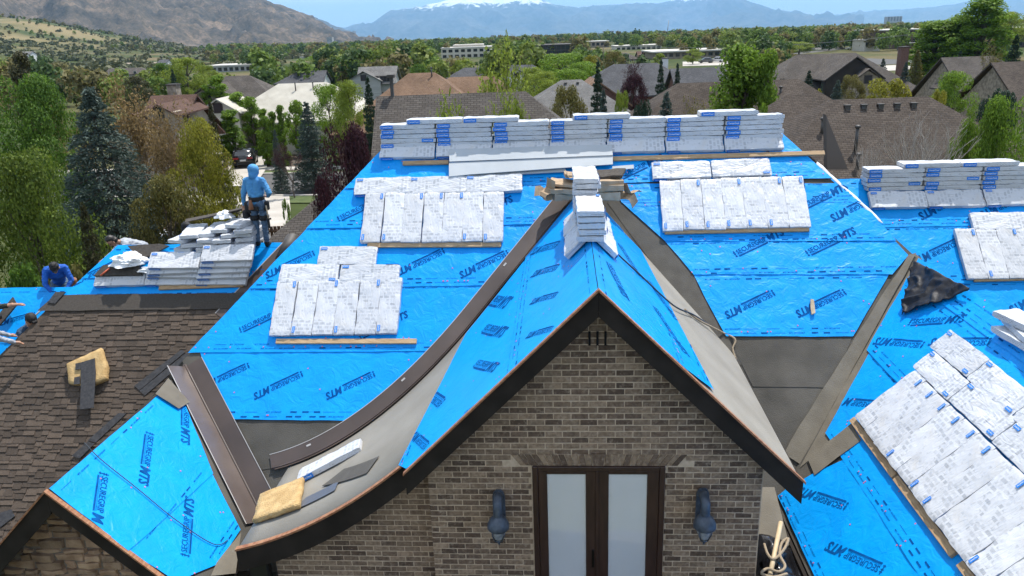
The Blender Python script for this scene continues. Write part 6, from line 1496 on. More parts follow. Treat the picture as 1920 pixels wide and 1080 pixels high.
LM = {'moss': leaf_mat('leaf_moss', (.06, .105, .014), (.16, .21, .03), .4), 'green': leaf_mat('leaf_green', (.095, .18, .018), (.22, .33, .04), .5), 'dark': leaf_mat('leaf_dark_green', (.05, .11, .016), (.13, .225, .032), .45), 'lime': leaf_mat('leaf_lime', (.16, .22, .025), (.28, .34, .055), .5), 'yellow': leaf_mat('leaf_yellow_green', (.17, .18, .018), (.32, .30, .045), .5),
      'blue': leaf_mat('needle_blue', (.042, .068, .052), (.11, .145, .12), .2), 'spruce': leaf_mat('needle_dark', (.018, .038, .02), (.045, .08, .045), .15), 'olive': leaf_mat('leaf_olive', (.11, .105, .026), (.21, .185, .06), .4), 'plum': leaf_mat('leaf_plum', (.028, .010, .013), (.07, .022, .03), .3), 'tan': leaf_mat('bud_tan', (.19, .125, .05), (.30, .21, .09), .3), 'brown': leaf_mat('needle_brownish', (.05, .05, .02), (.09, .085, .035), .15)}
rng = np.random.default_rng(11)
def quads(P_, size, up=.0, aspect=.6, tilt=None, nrm=None):
    """leaf faces at points P_ with random turn"""
    n = len(P_); a = rng.normal(size=(n, 3)); a[:, 2] *= (1 - up); a /= np.linalg.norm(a, axis=1, keepdims=True); b = rng.normal(size=(n, 3)); b -= (a * b).sum(1, keepdims=True) * a; b /= np.linalg.norm(b, axis=1, keepdims=True)
    if tilt is not None: a = tilt / np.linalg.norm(tilt, axis=1, keepdims=True); b -= (a * b).sum(1, keepdims=True) * a; b /= np.linalg.norm(b, axis=1, keepdims=True)
    if nrm is not None:
        q = nrm / (np.linalg.norm(nrm, axis=1, keepdims=True) + 1e-9) + rng.normal(size=(n, 3)) * .55; q /= np.linalg.norm(q, axis=1, keepdims=True); a = rng.normal(size=(n, 3)); a -= (a * q).sum(1, keepdims=True) * q; a /= np.linalg.norm(a, axis=1, keepdims=True); b = np.cross(q, a)
    s = size * rng.uniform(.6, 1.3, (n, 1)); V = np.empty((n, 4, 3)); V[:, 0] = P_ - a * s; V[:, 1] = P_ + b * s * aspect; V[:, 2] = P_ + a * s; V[:, 3] = P_ - b * s * aspect
    return V.reshape(-1, 3)
def qmesh(name, V):
    n = len(V) // 4; me = bpy.data.meshes.new(name); me.vertices.add(len(V)); me.vertices.foreach_set('co', V.astype(np.float32).ravel()); me.loops.add(4 * n); me.loops.foreach_set('vertex_index', np.arange(4 * n, dtype=np.int32)); me.polygons.add(n); me.polygons.foreach_set('loop_start', np.arange(0, 4 * n, 4, dtype=np.int32)); me.update(); me.materials.append(LM['green']); return me
def bm_mesh(bm, name, mat=BARK): me = bpy.data.meshes.new(name); bm.to_mesh(me); bm.free(); me.materials.append(mat); return me
def decid(nblob, nleaf, leaf, seed, narrow=1.0, low=.18, shape='round', fill=.35):
    """unit tree: height 1, crown about 1 wide (scaled by narrow)"""
    rr = random.Random(seed); blobs = []
    for i in range(nblob):
        t = rr.random(); z = low + (1 - low) * (i + .5) / nblob
        h = (z - low) / (1 - low)
        env = (sin(pi * min(1, max(0, h * .92 + .06))) ** .55) if shape == 'round' else (1 - h) ** .45 * (min(1, h * 6) ** .5)
        a = rr.uniform(0, 2 * pi); rad_ = .40 * env * narrow * sqrt(rr.uniform(.12, 1)); br = (.085 + .07 * rr.random()) * (narrow ** .5) * (1 if shape == 'round' else .8)
        blobs.append((rad_ * cos(a), rad_ * sin(a), min(z, 1 - br * .7), br))
    out = []; nr = []; per = nleaf // nblob
    for x, y, z, r in blobs:
        d = rng.normal(size=(per, 3)); d /= np.linalg.norm(d, axis=1, keepdims=True); q = r * (fill + (1 - fill) * rng.random((per, 1)) ** .5); p = d * q * np.array([1.15, 1.15, .85]) + np.array([x, y, z]); out.append(p); nr.append(d + np.array([x, y, (z - .5) * .6]) * 1.2)
    V = quads(np.concatenate(out), leaf, .2, .6, None, np.concatenate(nr))
    bm = bmesh.new(); tube(bm, [(0, 0, 0), (.005, .004, low * .8), (0, .01, .45), (.01, 0, .72)], [.028, .022, .015, .006], 7)
    for x, y, z, r in blobs[::2]:
        zb = max(low * .7, z - .28); tube(bm, [(0, 0, zb), (x * .5, y * .5, (zb + z) / 2 + .02), (x, y, z)], [.010, .007, .003], 4)
    return qmesh('crown', V), bm_mesh(bm, 'trunk')
def conifer(nlev, nbr, per, leaf, seed, width=.5, droop=.25, gap=0.06):
    rr = random.Random(seed); pts, tl = [], []; bm = bmesh.new(); tube(bm, [(0, 0, 0), (0, 0, .5), (0, 0, .98)], [.022, .013, .003], 6)
    for i in range(nlev):
        h = gap + (1 - gap) * ((i + rr.uniform(-.4, .4)) / nlev) ** .92 if i else gap; R_ = width * .5 * (1 - (i / nlev)) ** .85 * rr.uniform(.82, 1.1) + .012; nb = max(4, int(nbr * (1 - .5 * i / nlev)))
        for k in range(nb):
            a = 2 * pi * (k + rr.random()) / nb; L_ = R_ * rr.uniform(.7, 1.1); n = max(5, int(per * (.3 + L_ / (width * .5))))
            t = np.sqrt(rng.random(n)) ; dx = np.array([cos(a), sin(a)]); side = rng.normal(size=n) * .16 * L_ * (1.15 - t) + rng.normal(size=n) * .006
            x = t * L_ * dx[0] - side * dx[1]; y = t * L_ * dx[1] + side * dx[0]; z = h + rr.uniform(-.012, .012) + .05 * L_ - droop * L_ * t ** 1.4 + .16 * L_ * t ** 3 + rng.normal(size=n) * .006 - np.abs(side) * .35
            pts.append(np.stack([x, y, z], 1)); tl.append(np.stack([dx[0] + rng.normal(size=n) * .5, dx[1] + rng.normal(size=n) * .5, rng.normal(size=n) * .35 - .1], 1))
            if i % 3 == 0 and k % 2 == 0: tube(bm, [(0, 0, h), (L_ * .7 * dx[0], L_ * .7 * dx[1], h - droop * L_ * .4)], [.006, .002], 3, cap=False)
    P_ = np.concatenate(pts); return qmesh('crown', quads(P_, leaf, 0, .32, np.concatenate(tl))), bm_mesh(bm, 'trunk')
def bare(seed, depth=5, spread=.5, leafs=0, leaf=.01, thin=1.0, upw=.35):
    rr = random.Random(seed); bm = bmesh.new(); tips = []
    def grow(p, d, L_, r, lev):
        q = p + d * L_; mid_ = (p + q) / 2 + Vector((rr.uniform(-1, 1), rr.uniform(-1, 1), rr.uniform(-.5, .5))) * L_ * .07
        tube(bm, [p, mid_, q], [r, r * .85, r * .68], 5 if lev < 2 else 3, cap=False); tips.append((mid_, lev)); tips.append((q, lev))
        if lev >= depth: return
        for k in range(3 if lev < 4 else 2):
            nd = (d + Vector((rr.uniform(-1, 1), rr.uniform(-1, 1), rr.uniform(-.35, .75) * upw * 2)) * spread * 1.25).normalized(); grow(p + (q - p) * rr.uniform(.55, 1), nd, L_ * rr.uniform(.62, .85), r * .58, lev + 1)
    grow(Vector((0, 0, 0)), Vector((0, 0, 1)), .27, .018 * thin, 0)
    zs = max(v.co.z for v in bm.verts); bmesh.ops.scale(bm, vec=(1 / zs,) * 3, verts=bm.verts); tr = bm_mesh(bm, 'trunk')
    cr_ = None
    if leafs:
        T_ = np.array([list(t[0] / zs) for t in tips if t[1] >= 2]); idx = rng.integers(0, len(T_), leafs); cr_ = qmesh('crown', quads(T_[idx] + rng.normal(size=(leafs, 3)) * .022, leaf, .1))
    return cr_, tr
PR = {'near': [decid(46, 36000, .0085, 41, 1.0, .12, 'round', .55), decid(42, 34000, .0088, 42, 1.0, .12, 'round', .55)], 'oak': [decid(34, 15000, .0125, 1), decid(30, 13000, .0135, 2)], 'small': [decid(20, 5200, .022, 5), decid(18, 5000, .022, 6)], 'poplar': [decid(56, 18000, .0105, 7, .42, .06, 'cone', .2), decid(52, 17000, .0105, 8, .5, .05, 'cone', .2)], 'cypress': [decid(44, 9000, .0125, 9, .30, .03, 'cone', .2), decid(44, 9000, .0125, 10, .36, .03, 'cone', .2)],
      'spruce': [conifer(34, 18, 44, .014, 3, .62), conifer(32, 17, 42, .0145, 4, .55)], 'bigspruce': [conifer(48, 24, 62, .0095, 13, .9, .4)], 'fir': [conifer(22, 11, 14, .022, 14, .45), conifer(22, 11, 14, .022, 15, .55)],
      'bare': [bare(21, 6, .55)], 'bud': [bare(22, 6, .5, 4500, .0085), bare(23, 6, .55, 5200, .009)], 'sparse': [bare(24, 5, .42, 3600, .011, .7), bare(25, 5, .36, 3200, .0115, .6)], 'bush': [decid(22, 8000, .020, 31, 1.2, .02), decid(20, 7000, .021, 32, 1.3, .02)]}
RT_ = random.Random(8)
def tree(kind, xc, ytop, wpx, Z, leafm, label, base=None, group=None, name=None, barkm=None, v=None, cat='tree'):
    """tree whose top stands at pixel (xc,ytop) at depth Z, crown wpx wide, rooted in the ground"""
    p = at(xc, ytop, Z); g = ground(p.x, p.y) if base is None else base; H = max(.6, p.z - g); W = wpx * Z / FPX
    cr_, tr = PR[kind][RT_.randrange(len(PR[kind])) if v is None else v]
    nm = name or {'near': 'leafy_tree', 'oak': 'leafy_tree', 'small': 'leafy_tree', 'poplar': 'poplar_tree', 'cypress': 'cypress_tree', 'spruce': 'spruce_tree', 'bigspruce': 'spruce_tree', 'fir': 'fir_tree', 'bare': 'bare_tree', 'bud': 'budding_tree', 'sparse': 'young_tree', 'bush': 'shrub'}[kind]
    e = empty(nm, (p.x, p.y, g - .05), label, cat, group); e.rotation_euler = (0, 0, RT_.uniform(0, 6.28))
    k = {'near': .95, 'oak': .95, 'small': .95, 'poplar': .31, 'cypress': .25, 'spruce': .6, 'bigspruce': .82, 'fir': .52, 'bare': .9, 'bud': .9, 'sparse': .7, 'bush': 1.15}[kind]
    s = (W / k, W / k, H)
    for nm2, me, mt in (('crown', cr_, LM.get(leafm)), ('trunk', tr, barkm or BARK)):
        if me is None: continue
        o = bpy.data.objects.new(nm2, me); COL.objects.link(o); o.parent = e; o.scale = s
        o.material_slots[0].link = 'OBJECT'; o.material_slots[0].material = mt
    return e
LF = 'trees in the left garden'
tree('near', 40, 142, 230, 36, 'dark', 'dense dark green leafy tree at the upper left edge', group=LF)
tree('bigspruce', 165, 158, 330, 31, 'blue', 'large wide blue spruce left of the bare trees', group=LF)
tree('near', 30, 285, 260, 23, 'moss', 'fresh green leafy tree at the left edge beside the kneeling worker', group=LF)
tree('spruce', 152, 372, 110, 22, 'brown', 'olive-brown evergreen between the left green tree and the spruce', group=LF)
tree('near', 205, 520, 120, 20, 'moss', 'low green leafy tree right behind the left roof edge', group=LF, v=1)
tree('bud', 242, 138, 220, 39, 'tan', 'tall tan budding tree right of the blue spruce', group=LF, barkm=BARKT); tree('bud', 325, 190, 190, 36, 'tan', 'second tan budding tree nearer the red-brown roof', group=LF, barkm=BARKT, v=0); tree('bud', 118, 165, 130, 44, 'tan', 'thin budding tree behind the spruce top', group=LF, barkm=BARKT)
tree('near', 360, 224, 140, 33, 'yellow', 'yellow-green feathery evergreen behind the left heap', group=LF, v=1); tree('oak', 300, 330, 150, 31, 'olive', 'olive twiggy tree low between the spruce and the yellow-green evergreen', group=LF)
tree('spruce', 392, 184, 64, 40, 'brown', 'brownish conifer just behind the yellow-green evergreen', group=LF); tree('cypress', 33, 95, 46, 70, 'brown', 'dark columnar tree rising above the upper left tree', group=LF)
tree('bush', 310, 390, 150, 43, 'plum', 'dark red shrub behind the trailer', group=LF, cat='shrub', base=0); tree('bush', 440, 347, 34, 50, 'yellow', 'small yellow-green shrub by the street behind the worker', cat='shrub'); tree('bush', 532, 372, 20, 44, 'green', 'tiny round green shrub at the street edge', cat='shrub')
tree('bush', 20, 500, 150, 21, 'dark', 'dark undergrowth shrub under the left green tree', cat='shrub'); tree('bush', 130, 500, 120, 22, 'olive', 'olive undergrowth shrub behind the kneeling worker', cat='shrub')
tree('near', 648, 238, 165, 23, 'plum', 'dark purple plum tree left of the ridge stacks'); tree('oak', 600, 330, 60, 27, 'plum', 'low purple branch clump beside the small garage', v=1)
tree('spruce', 573, 188, 100, 62, 'blue', 'blue-grey spruce beyond the street'); tree('spruce', 514, 240, 36, 62, 'blue', 'small blue spruce at the head of the drive'); tree('bud', 540, 266, 62, 60, 'plum', 'grey-purple twiggy bush beside the parked car', base=0)
tree('oak', 612, 158, 90, 76, 'green', 'bright green tree behind the blue-grey spruce'); tree('small', 548, 188, 60, 80, 'green', 'small green tree below the white roof')
for i, (x, y, w, Z, lb) in enumerate(((407, 140, 44, 92, 'tallest cypress left of the hip-roofed house'), (384, 158, 30, 92, 'small cypress behind the red-brown roof'), (444, 172, 44, 84, 'broad cypress below the hip-roofed house'), (466, 180, 34, 82, 'cypress at the left end of the white roof'), (430, 205, 50, 78, 'low dark cypress beside the garage wing'), (492, 203, 26, 76, 'first slim cypress under the white roof'), (508, 208, 24, 75, 'second slim cypress under the white roof'), (524, 196, 24, 75, 'third slim cypress under the white roof'))): tree('cypress', x, y, w, Z, 'green', lb, group='cypress row below the white roof')
tree('spruce', 688, 140, 60, 62, 'spruce', 'dark spruce left of the near grey-brown roof'); tree('oak', 655, 150, 80, 68, 'lime', 'lime-green tree beside the dark spruce'); tree('small', 745, 168, 40, 90, 'green', 'small green tree below the pale grey house')
tree('sparse', 905, 72, 150, 36, 'lime', 'tall sparse lime young tree above the ridge stacks', v=0, base=0); tree('sparse', 850, 178, 130, 27, 'lime', 'sparse lime young tree in front of the near grey roof', v=1); tree('sparse', 955, 150, 90, 29, 'lime', 'sparse lime young tree right of the tallest one', v=1); tree('sparse', 800, 190, 90, 28, 'lime', 'sparse lime sapling furthest left before the near grey roof', v=0); tree('oak', 965, 190, 60, 28, 'lime', 'leafy lime tree foot behind the middle ridge stacks', v=0)
tree('oak', 1052, 100, 150, 125, 'green', 'broad bright green tree in the centre of the town'); tree('oak', 1000, 126, 70, 112, 'lime', 'lime tree left of the broad green tree'); tree('oak', 1085, 118, 70, 112, 'green', 'green tree right of the broad green tree'); tree('oak', 1104, 103, 40, 135, 'yellow', 'yellow-green tree behind the broad green tree'); tree('oak', 1015, 134, 90, 98, 'lime', 'lime tree before the broad green tree, left one'); tree('oak', 1072, 128, 110, 100, 'green', 'green tree before the broad green tree, right one'); tree('small', 1030, 150, 60, 95, 'lime', 'small lime tree before the broad green tree')
tree('oak', 1068, 160, 95, 52, 'olive', 'olive brush tree behind the middle ridge stacks'); tree('bud', 1030, 180, 70, 46, 'olive', 'twiggy olive sapling left of the olive brush'); tree('spruce', 1121, 110, 62, 60, 'spruce', 'tall dark spruce in the centre'); tree('spruce', 1132, 163, 60, 48, 'blue', 'lower bluish spruce in front of the tall dark spruce'); tree('bush', 1165, 170, 44, 60, 'lime', 'lime bush right of the bluish spruce', cat='shrub')
tree('oak', 1186, 140, 66, 82, 'plum', 'dark red plum tree in the centre right'); tree('bud', 1196, 110, 76, 90, 'plum', 'pinkish bare tree behind the plum'); tree('spruce', 1240, 108, 46, 76, 'spruce', 'slim dark spruce left of the slate gable'); tree('spruce', 1271, 116, 40, 82, 'spruce', 'second slim dark spruce beside the slate gable'); tree('spruce', 1250, 168, 100, 44, 'blue', 'broad bluish spruce behind the right ridge stacks'); tree('bush', 1200, 190, 80, 42, 'spruce', 'dark evergreen hedge clump behind the ridge stacks', cat='shrub'); tree('bud', 1320, 178, 120, 40, 'olive', 'bare olive brush left of the twin tall trees')
tree('poplar', 1393, 82, 118, 42, 'green', 'taller of the twin tall green trees behind the ridge', v=0); tree('poplar', 1442, 92, 62, 41, 'green', 'shorter of the twin tall green trees behind the ridge', v=0); tree('bush', 1440, 196, 60, 38, 'green', 'green bush at the foot of the twin tall trees', cat='shrub'); tree('bud', 1375, 190, 80, 38, 'olive', 'twiggy brush under the twin tall trees')
tree('spruce', 1657, 108, 42, 110, 'blue', 'blue spruce left of two beyond the vented roof'); tree('spruce', 1700, 114, 38, 104, 'blue', 'blue spruce right of two beyond the vented roof'); tree('spruce', 1518, 130, 52, 92, 'spruce', 'dark spruce before the stone-gabled house'); tree('spruce', 1572, 148, 56, 80, 'blue', 'small bluish spruce under the stone gable'); tree('oak', 1600, 140, 60, 86, 'olive', 'olive tree under the stone gable'); tree('spruce', 1542, 155, 30, 80, 'blue', 'tiny blue spruce before the stone gable'); tree('bush', 1664, 148, 120, 70, 'yellow', 'yellow-green hedge behind the vented roof', cat='shrub'); tree('bush', 1530, 166, 40, 62, 'yellow', 'small yellow-green bush left of the vented roof', cat='shrub'); tree('small', 1620, 125, 40, 130, 'olive', 'small olive tree by the stone house chimney')
tree('oak', 1798, 133, 90, 68, 'green', 'round bright green tree at right before the brown-roofed stone house'); tree('bush', 1765, 168, 50, 62, 'yellow', 'yellow-green bush left of the round green tree', cat='shrub'); tree('spruce', 1802, 92, 42, 92, 'spruce', 'dark spruce rising behind the round green tree')
tree('poplar', 1760, 38, 90, 140, 'green', 'broad tall green tree of the right clump', v=1); tree('poplar', 1802, 28, 76, 138, 'green', 'middle tall green tree of the right clump', v=0); tree('poplar', 1850, -6, 92, 132, 'green', 'tallest leaning green tree at right', v=1); tree('poplar', 1826, 40, 60, 140, 'dark', 'dark tall tree between the right tall trees', v=0); tree('spruce', 1722, 92, 40, 130, 'olive', 'olive conifer left of the tall right clump'); tree('oak', 1900, 22, 90, 210, 'lime', 'pale green tree behind the dark building at right')
tree('bud', 1868, 82, 80, 74, 'olive', 'brown budding tree at the right edge'); tree('spruce', 1908, 62, 60, 92, 'spruce', 'dark conifer at the right edge'); tree('bush', 1885, 168, 90, 52, 'spruce', 'dark evergreen mass behind the right green tree', cat='shrub'); tree('near', 1890, 182, 150, 29, 'green', 'near green tree at the right edge above the rear stacks', v=0); tree('near', 1820, 225, 90, 30, 'green', 'near green tree left of the right-edge tree', v=1)
tree('bare', 1722, 205, 250, 21, None, 'bare pale branched tree before the vented roof', barkm=BARKP, base=2.5); tree('bare', 1640, 255, 110, 22, None, 'small bare pale tree left of the taller bare one', barkm=BARKP, base=4)
tree('bud', 610, 110, 60, 230, 'olive', 'thin olive tree in the left middle distance'); tree('oak', 345, 108, 90, 160, 'lime', 'bright lime tree below the foothills'); tree('oak', 300, 118, 60, 170, 'dark', 'dark green tree left of the bright lime tree'); tree('spruce', 322, 128, 36, 130, 'spruce', 'dark pointed conifer before the bright lime tree'); tree('oak', 380, 122, 60, 175, 'lime', 'second lime tree right of the bright one'); tree('small', 500, 112, 40, 240, 'green', 'small green tree near the flat grey building'); tree('oak', 595, 104, 80, 260, 'green', 'green tree group head near the white terrace'); tree('oak', 250, 142, 70, 120, 'brown', 'dark brownish tree behind the bare trees'); tree('oak', 780, 120, 50, 150, 'dark', 'dark tree behind the tan hip roof'); tree('small', 815, 110, 40, 190, 'green', 'green tree before the beige office'); tree('oak', 870, 112, 60, 185, 'lime', 'lime tree before the beige office'); tree('bud', 930, 100, 60, 200, 'tan', 'tan budding tree left of the white twin-gabled house'); tree('oak', 1150, 96, 50, 190, 'olive', 'olive tree right of the yellow-green tree'); tree('oak', 1300, 92, 40, 250, 'lime', 'lime tree at the office row'); tree('small', 1240, 100, 36, 200, 'lime', 'small lime tree left of the office row'); tree('oak', 1470, 92, 50, 220, 'olive', 'olive tree right of the twin tall trees'); tree('oak', 1500, 78, 60, 300, 'lime', 'pale lime tree beyond the bungalow')
# far woods: one mass of small crowns over the plain and foothills
KEEP_CLEAR = [(820, 925, 112, 430), (1000, 1080, 106, 450), (1222, 1405, 124, 300), (1480, 1775, 138, 330), (1865, 1930, 92, 300), (380, 475, 138, 330), (525, 595, 121, 620), (1150, 1245, 98, 520), (1096, 1146, 90, 620), (120, 430, 138, 420), (660, 750, 150, 140), (740, 930, 150, 90), (480, 640, 175, 100)]
def far_wood():
    R = random.Random(99); n = 0; base = {}
    for lv, (nb, per) in enumerate(((13, 30), (10, 16), (6, 8))):
        for k in range(4):
            pts, nr = [], []
            for b in range(nb):
                a = R.uniform(0, 6.28); rr = .34 * sqrt(R.random()); cz = .28 + .62 * R.random(); rr *= 1.15 - cz * .5; r = (.13 + .11 * R.random()) * (1 if lv < 2 else 1.25); d = rng.normal(size=(per, 3)); d[:, 2] = np.abs(d[:, 2]) * .9 - .25; d /= np.linalg.norm(d, axis=1, keepdims=True); c = np.array([rr * cos(a), rr * sin(a), cz]); pts.append(d * r + c); nr.append(d + np.array([c[0], c[1], c[2] - .5]))
            base[lv, k] = (np.concatenate(pts), np.concatenate(nr))
    Vs = {0: [], 1: [], 2: [], 3: []}
    while n < 5600:
        u = R.random(); d = 165 * (5200 / 165) ** (u ** .85); az = radians(R.uniform(-41, 38)); x, y = d * sin(az - YAW), d * cos(az - YAW); a = math.degrees(az)
        dens = noise.noise((x / 160, y / 160, 5)) + .2
        if a < -16 and d > 420: dens -= .42 * sstep(-14, -26, a)
        if d > 900: dens += .3
        if R.random() > dens + .28: continue
        if d < 330 and R.random() < .45: continue
        s = R.uniform(5, 11) * (1 if d < 900 else 1.35); g = ground(x, y)
        if a < -20 and d > 400: s *= .5
        q = px_of((x, y, g + s * .8)); hid = False
        for x0, x1, yb, Z in KEEP_CLEAR:
            if x0 - 6 < q[0] < x1 + 6 and q[1] < yb - 2 and d < Z * 1.05: hid = True
        if hid: continue
        lv = 0 if d < 620 else (1 if d < 1500 else 2); k = R.randrange(4); P_, Nn = base[lv, R.randrange(4)]
        th = R.uniform(0, 6.28); c_, s_ = cos(th), sin(th); w = s * R.uniform(.7, 1.1)
        def rot(A): return np.stack([A[:, 0] * c_ - A[:, 1] * s_, A[:, 0] * s_ + A[:, 1] * c_, A[:, 2]], 1)
        Q = rot(P_) * np.array([w, w, s]) + np.array([x, y, g - .12 * s])
        Vs[k].append(quads(Q, s * (.055, .085, .15)[lv], .1, .85, None, rot(Nn))); n += 1
    for k in range(4):
        V = np.concatenate(Vs[k]); me = qmesh('far_trees', V); me.materials.clear(); me.materials.append(LM2[k]); o = bpy.data.objects.new('far_trees', me); COL.objects.link(o)
        tag(o, ('mid-green', 'dark green', 'olive brown', 'pale lime')[k] + ' share of the far-off tree mass over the town plain', 'trees', None, 'stuff')
def hill_brush():
    R = random.Random(7); P0 = rng.normal(size=(16, 3)); P0 /= np.linalg.norm(P0, axis=1, keepdims=True); P0[:, 2] = np.abs(P0[:, 2]); out = []; n = 0
    while n < 5200:
        d = 420 * (3600 / 420) ** R.random(); az = radians(R.uniform(-42, -9)); x, y = d * sin(az - YAW), d * cos(az - YAW)
        if R.random() > .35 + 1.1 * noise.noise((x / 210, y / 210, 2)): continue
        s = R.uniform(1.0, 3.2) * (1 + d / 2500); Q = P0 * np.array([s, s, s * .8]) * rng.uniform(.7, 1.1, (16, 1)) + np.array([x, y, ground(x, y)]); out.append(quads(Q, s * .5, 0, .8, None, P0)); n += 1
    me = qmesh('hillside_brush', np.concatenate(out)); me.materials.clear(); me.materials.append(leaf_mat('brush_leaf', (.05, .07, .028), (.12, .115, .055), .2, .3, .01)); o = bpy.data.objects.new('hillside_brush', me); COL.objects.link(o); tag(o, 'scattered green and olive brush over the left foothills', 'brush', None, 'stuff')
hill_brush()
LM2 = [leaf_mat('far_green', (.09, .15, .028), (.17, .245, .05), .45, .25, .02), leaf_mat('far_dark', (.045, .082, .026), (.09, .145, .042), .35, .25, .02), leaf_mat('far_olive', (.15, .135, .05), (.23, .205, .085), .45, .25, .02), leaf_mat('far_lime', (.13, .185, .032), (.23, .27, .06), .45, .25, .02)]
far_wood()
# ================================================================== people and the car
SKIN = pm('skin', (.36, .19, .12), (.42, .23, .15), 9, .55); JEAN = pm('blue_jeans', (.045, .085, .15), (.11, .18, .27), 9, .85, bump=.3, bscale=60); HOOD = pm('sky_blue_hoodie', (.05, .22, .48), (.09, .32, .60), 5, .8, bump=.35, bscale=18); BLUSH = pm('royal_blue_shirt', (.006, .085, .42), (.012, .13, .55), 5, .8, bump=.3, bscale=18)
BOOT = pm('dark_boots', (.012, .011, .010), None, rough=.6); GREYS = pm('grey_shirt', (.30, .32, .36), (.40, .42, .46), 6, .85, bump=.3, bscale=18); NAVY = pm('navy_shirt', (.02, .045, .085), (.03, .065, .12), 6, .85, bump=.3, bscale=18); HAIR = pm('dark_hair', (.012, .009, .007), None, rough=.5); CAPB = pm('black_cap', (.008, .008, .009), None, rough=.7); VEST = pm('yellow_vest', (.62, .52, .04), None, rough=.7); LEATH = pm('tan_leather', (.24, .10, .045), None, rough=.6); BELT = pm('black_toolbelt', (.010, .010, .011), None, rough=.7); OLIVES = pm('dark_olive_sleeve', (.03, .032, .024), None, rough=.85)
def capsule(bm, p, q, r0, r1, seg=12):
    p, q = Vector(p), Vector(q); d = (q - p); t = d.normalized() if d.length > 1e-6 else Vector((0, 0, 1)); pts, rs = [], []
    for a in (-1, -.8, -.45, 0): pts.append(p + t * (a * r0)); rs.append(max(.15, sqrt(max(0, 1 - a * a))) * r0)
    for a in (0, .45, .8, 1): pts.append(q + t * (a * r1)); rs.append(max(.15, sqrt(max(0, 1 - a * a))) * r1)
    tube(bm, pts, rs, seg)
def person(segs, label, M, vox=.011, group='roofing crew'):
    """segs: (p, q, r0, r1, material); one continuous body grown from them"""
    bm = bmesh.new()
    for p, q, a, b, m in segs: capsule(bm, p, q, a, b)
    me = bpy.data.meshes.new('body'); bm.to_mesh(me); bm.free(); o = bpy.data.objects.new('tmp', me); COL.objects.link(o)
    md = o.modifiers.new('r', 'REMESH'); md.mode = 'VOXEL'; md.voxel_size = vox; sm = o.modifiers.new('s', 'SMOOTH'); sm.factor = .5; sm.iterations = 3
    dg = bpy.context.evaluated_depsgraph_get(); dg.update(); m2 = bpy.data.meshes.new_from_object(o.evaluated_get(dg)); bpy.data.objects.remove(o); bpy.data.meshes.remove(me)
    ms = []; 
    for s in segs:
        if s[4] not in ms: ms.append(s[4])
    m2.materials.clear()
    for m in ms: m2.materials.append(m)
    n = len(m2.polygons); C_ = np.empty(n * 3, np.float32); m2.polygons.foreach_get('center', C_); C_ = C_.reshape(-1, 3); best = np.full(n, 1e9); idx = np.zeros(n, np.int32)
    for p, q, a, b, m in segs:
        p, q = np.array(p, float), np.array(q, float); d = q - p; L2 = max(1e-9, d @ d); t = np.clip(((C_ - p) @ d) / L2, 0, 1); dist = np.linalg.norm(C_ - (p + t[:, None] * d), axis=1) - (a + (b - a) * t)
        w = dist < best; best[w] = dist[w]; idx[w] = ms.index(m)
    nv = len(m2.vertices); co = np.empty(nv * 3, np.float32); m2.vertices.foreach_get('co', co); nm_ = np.empty(nv * 3, np.float32); m2.vertices.foreach_get('normal', nm_); co = co.reshape(-1, 3); nm_ = nm_.reshape(-1, 3)
    for i in range(nv):
        c = co[i]
        if c[2] > 1.53: continue
        fz = noise.noise((c[0] * 9, c[1] * 9, c[2] * 16)); co[i] += nm_[i] * (.010 * max(0, 1 - abs(fz) * 4) - .003 + .004 * noise.noise((c[0] * 30, c[1] * 30, c[2] * 22)))
    m2.vertices.foreach_set('co', co.ravel())
    m2.polygons.foreach_set('material_index', idx); m2.polygons.foreach_set('use_smooth', [True] * n); m2.update()
    root = empty('person', M.translation, label, 'person', group); root.rotation_euler = M.to_euler()
    b_ = bpy.data.objects.new('body', m2); COL.objects.link(b_); b_.parent = root; return root
def hand(segs, w, d, up, m, curl=.5):
    """palm, four fingers and a thumb from the wrist w along d"""
    d = Vector(d).normalized(); up = Vector(up); up = (up - d * up.dot(d)).normalized(); sd = d.cross(up); w = Vector(w); pe = w + d * .085
    segs.append((w, pe, .028, .034, m))
    for i, (o_, l) in enumerate(((-.030, .062), (-.010, .075), (.011, .070), (.031, .055))):
        a = pe + sd * o_; b = a + d * l * .55 - up * (.012 * curl); c = b + (d - up * curl).normalized() * l * .5
        segs += [(a, b, .0105, .0098, m), (b, c, .0098, .0085, m)]
    a = w + d * .03 - sd * .026; b = a - sd * .032 + d * .03; segs += [(a, b, .013, .011, m), (b, b + d * .03 - sd * .008, .011, .009, m)]
def head_segs(c, f, up, skin, hairm, cap=None):
    """head centred at c looking along f"""
    c, f, up = Vector(c), Vector(f).normalized(), Vector(up).normalized(); sd = f.cross(up)
    s = [(c + up * .035, c - up * .045 + f * .018, .092, .070, skin), (c + f * .093 - up * .005, c + f * .108 - up * .025, .012, .015, skin), (c - up * .085 + f * .055, c - up * .087 + f * .06, .03, .03, skin)]
    for k in (-1, 1): s.append((c + sd * (k * .092) - up * .01, c + sd * (k * .096) - up * .035, .016, .013, skin))
    s.append((c + up * .055 - f * .02, c - up * .02 - f * .035, .096, .086, cap or hairm))
    if cap: s += [(c + up * .05 + f * .02, c + up * .06 - f * .01, .093, .096, cap), (c + up * .045 + f * .09 - sd * .05, c + up * .045 + f * .09 + sd * .05, .018, .018, cap), (c + up * .04 + f * .13 - sd * .035, c + up * .04 + f * .13 + sd * .035, .016, .016, cap)]
    return s
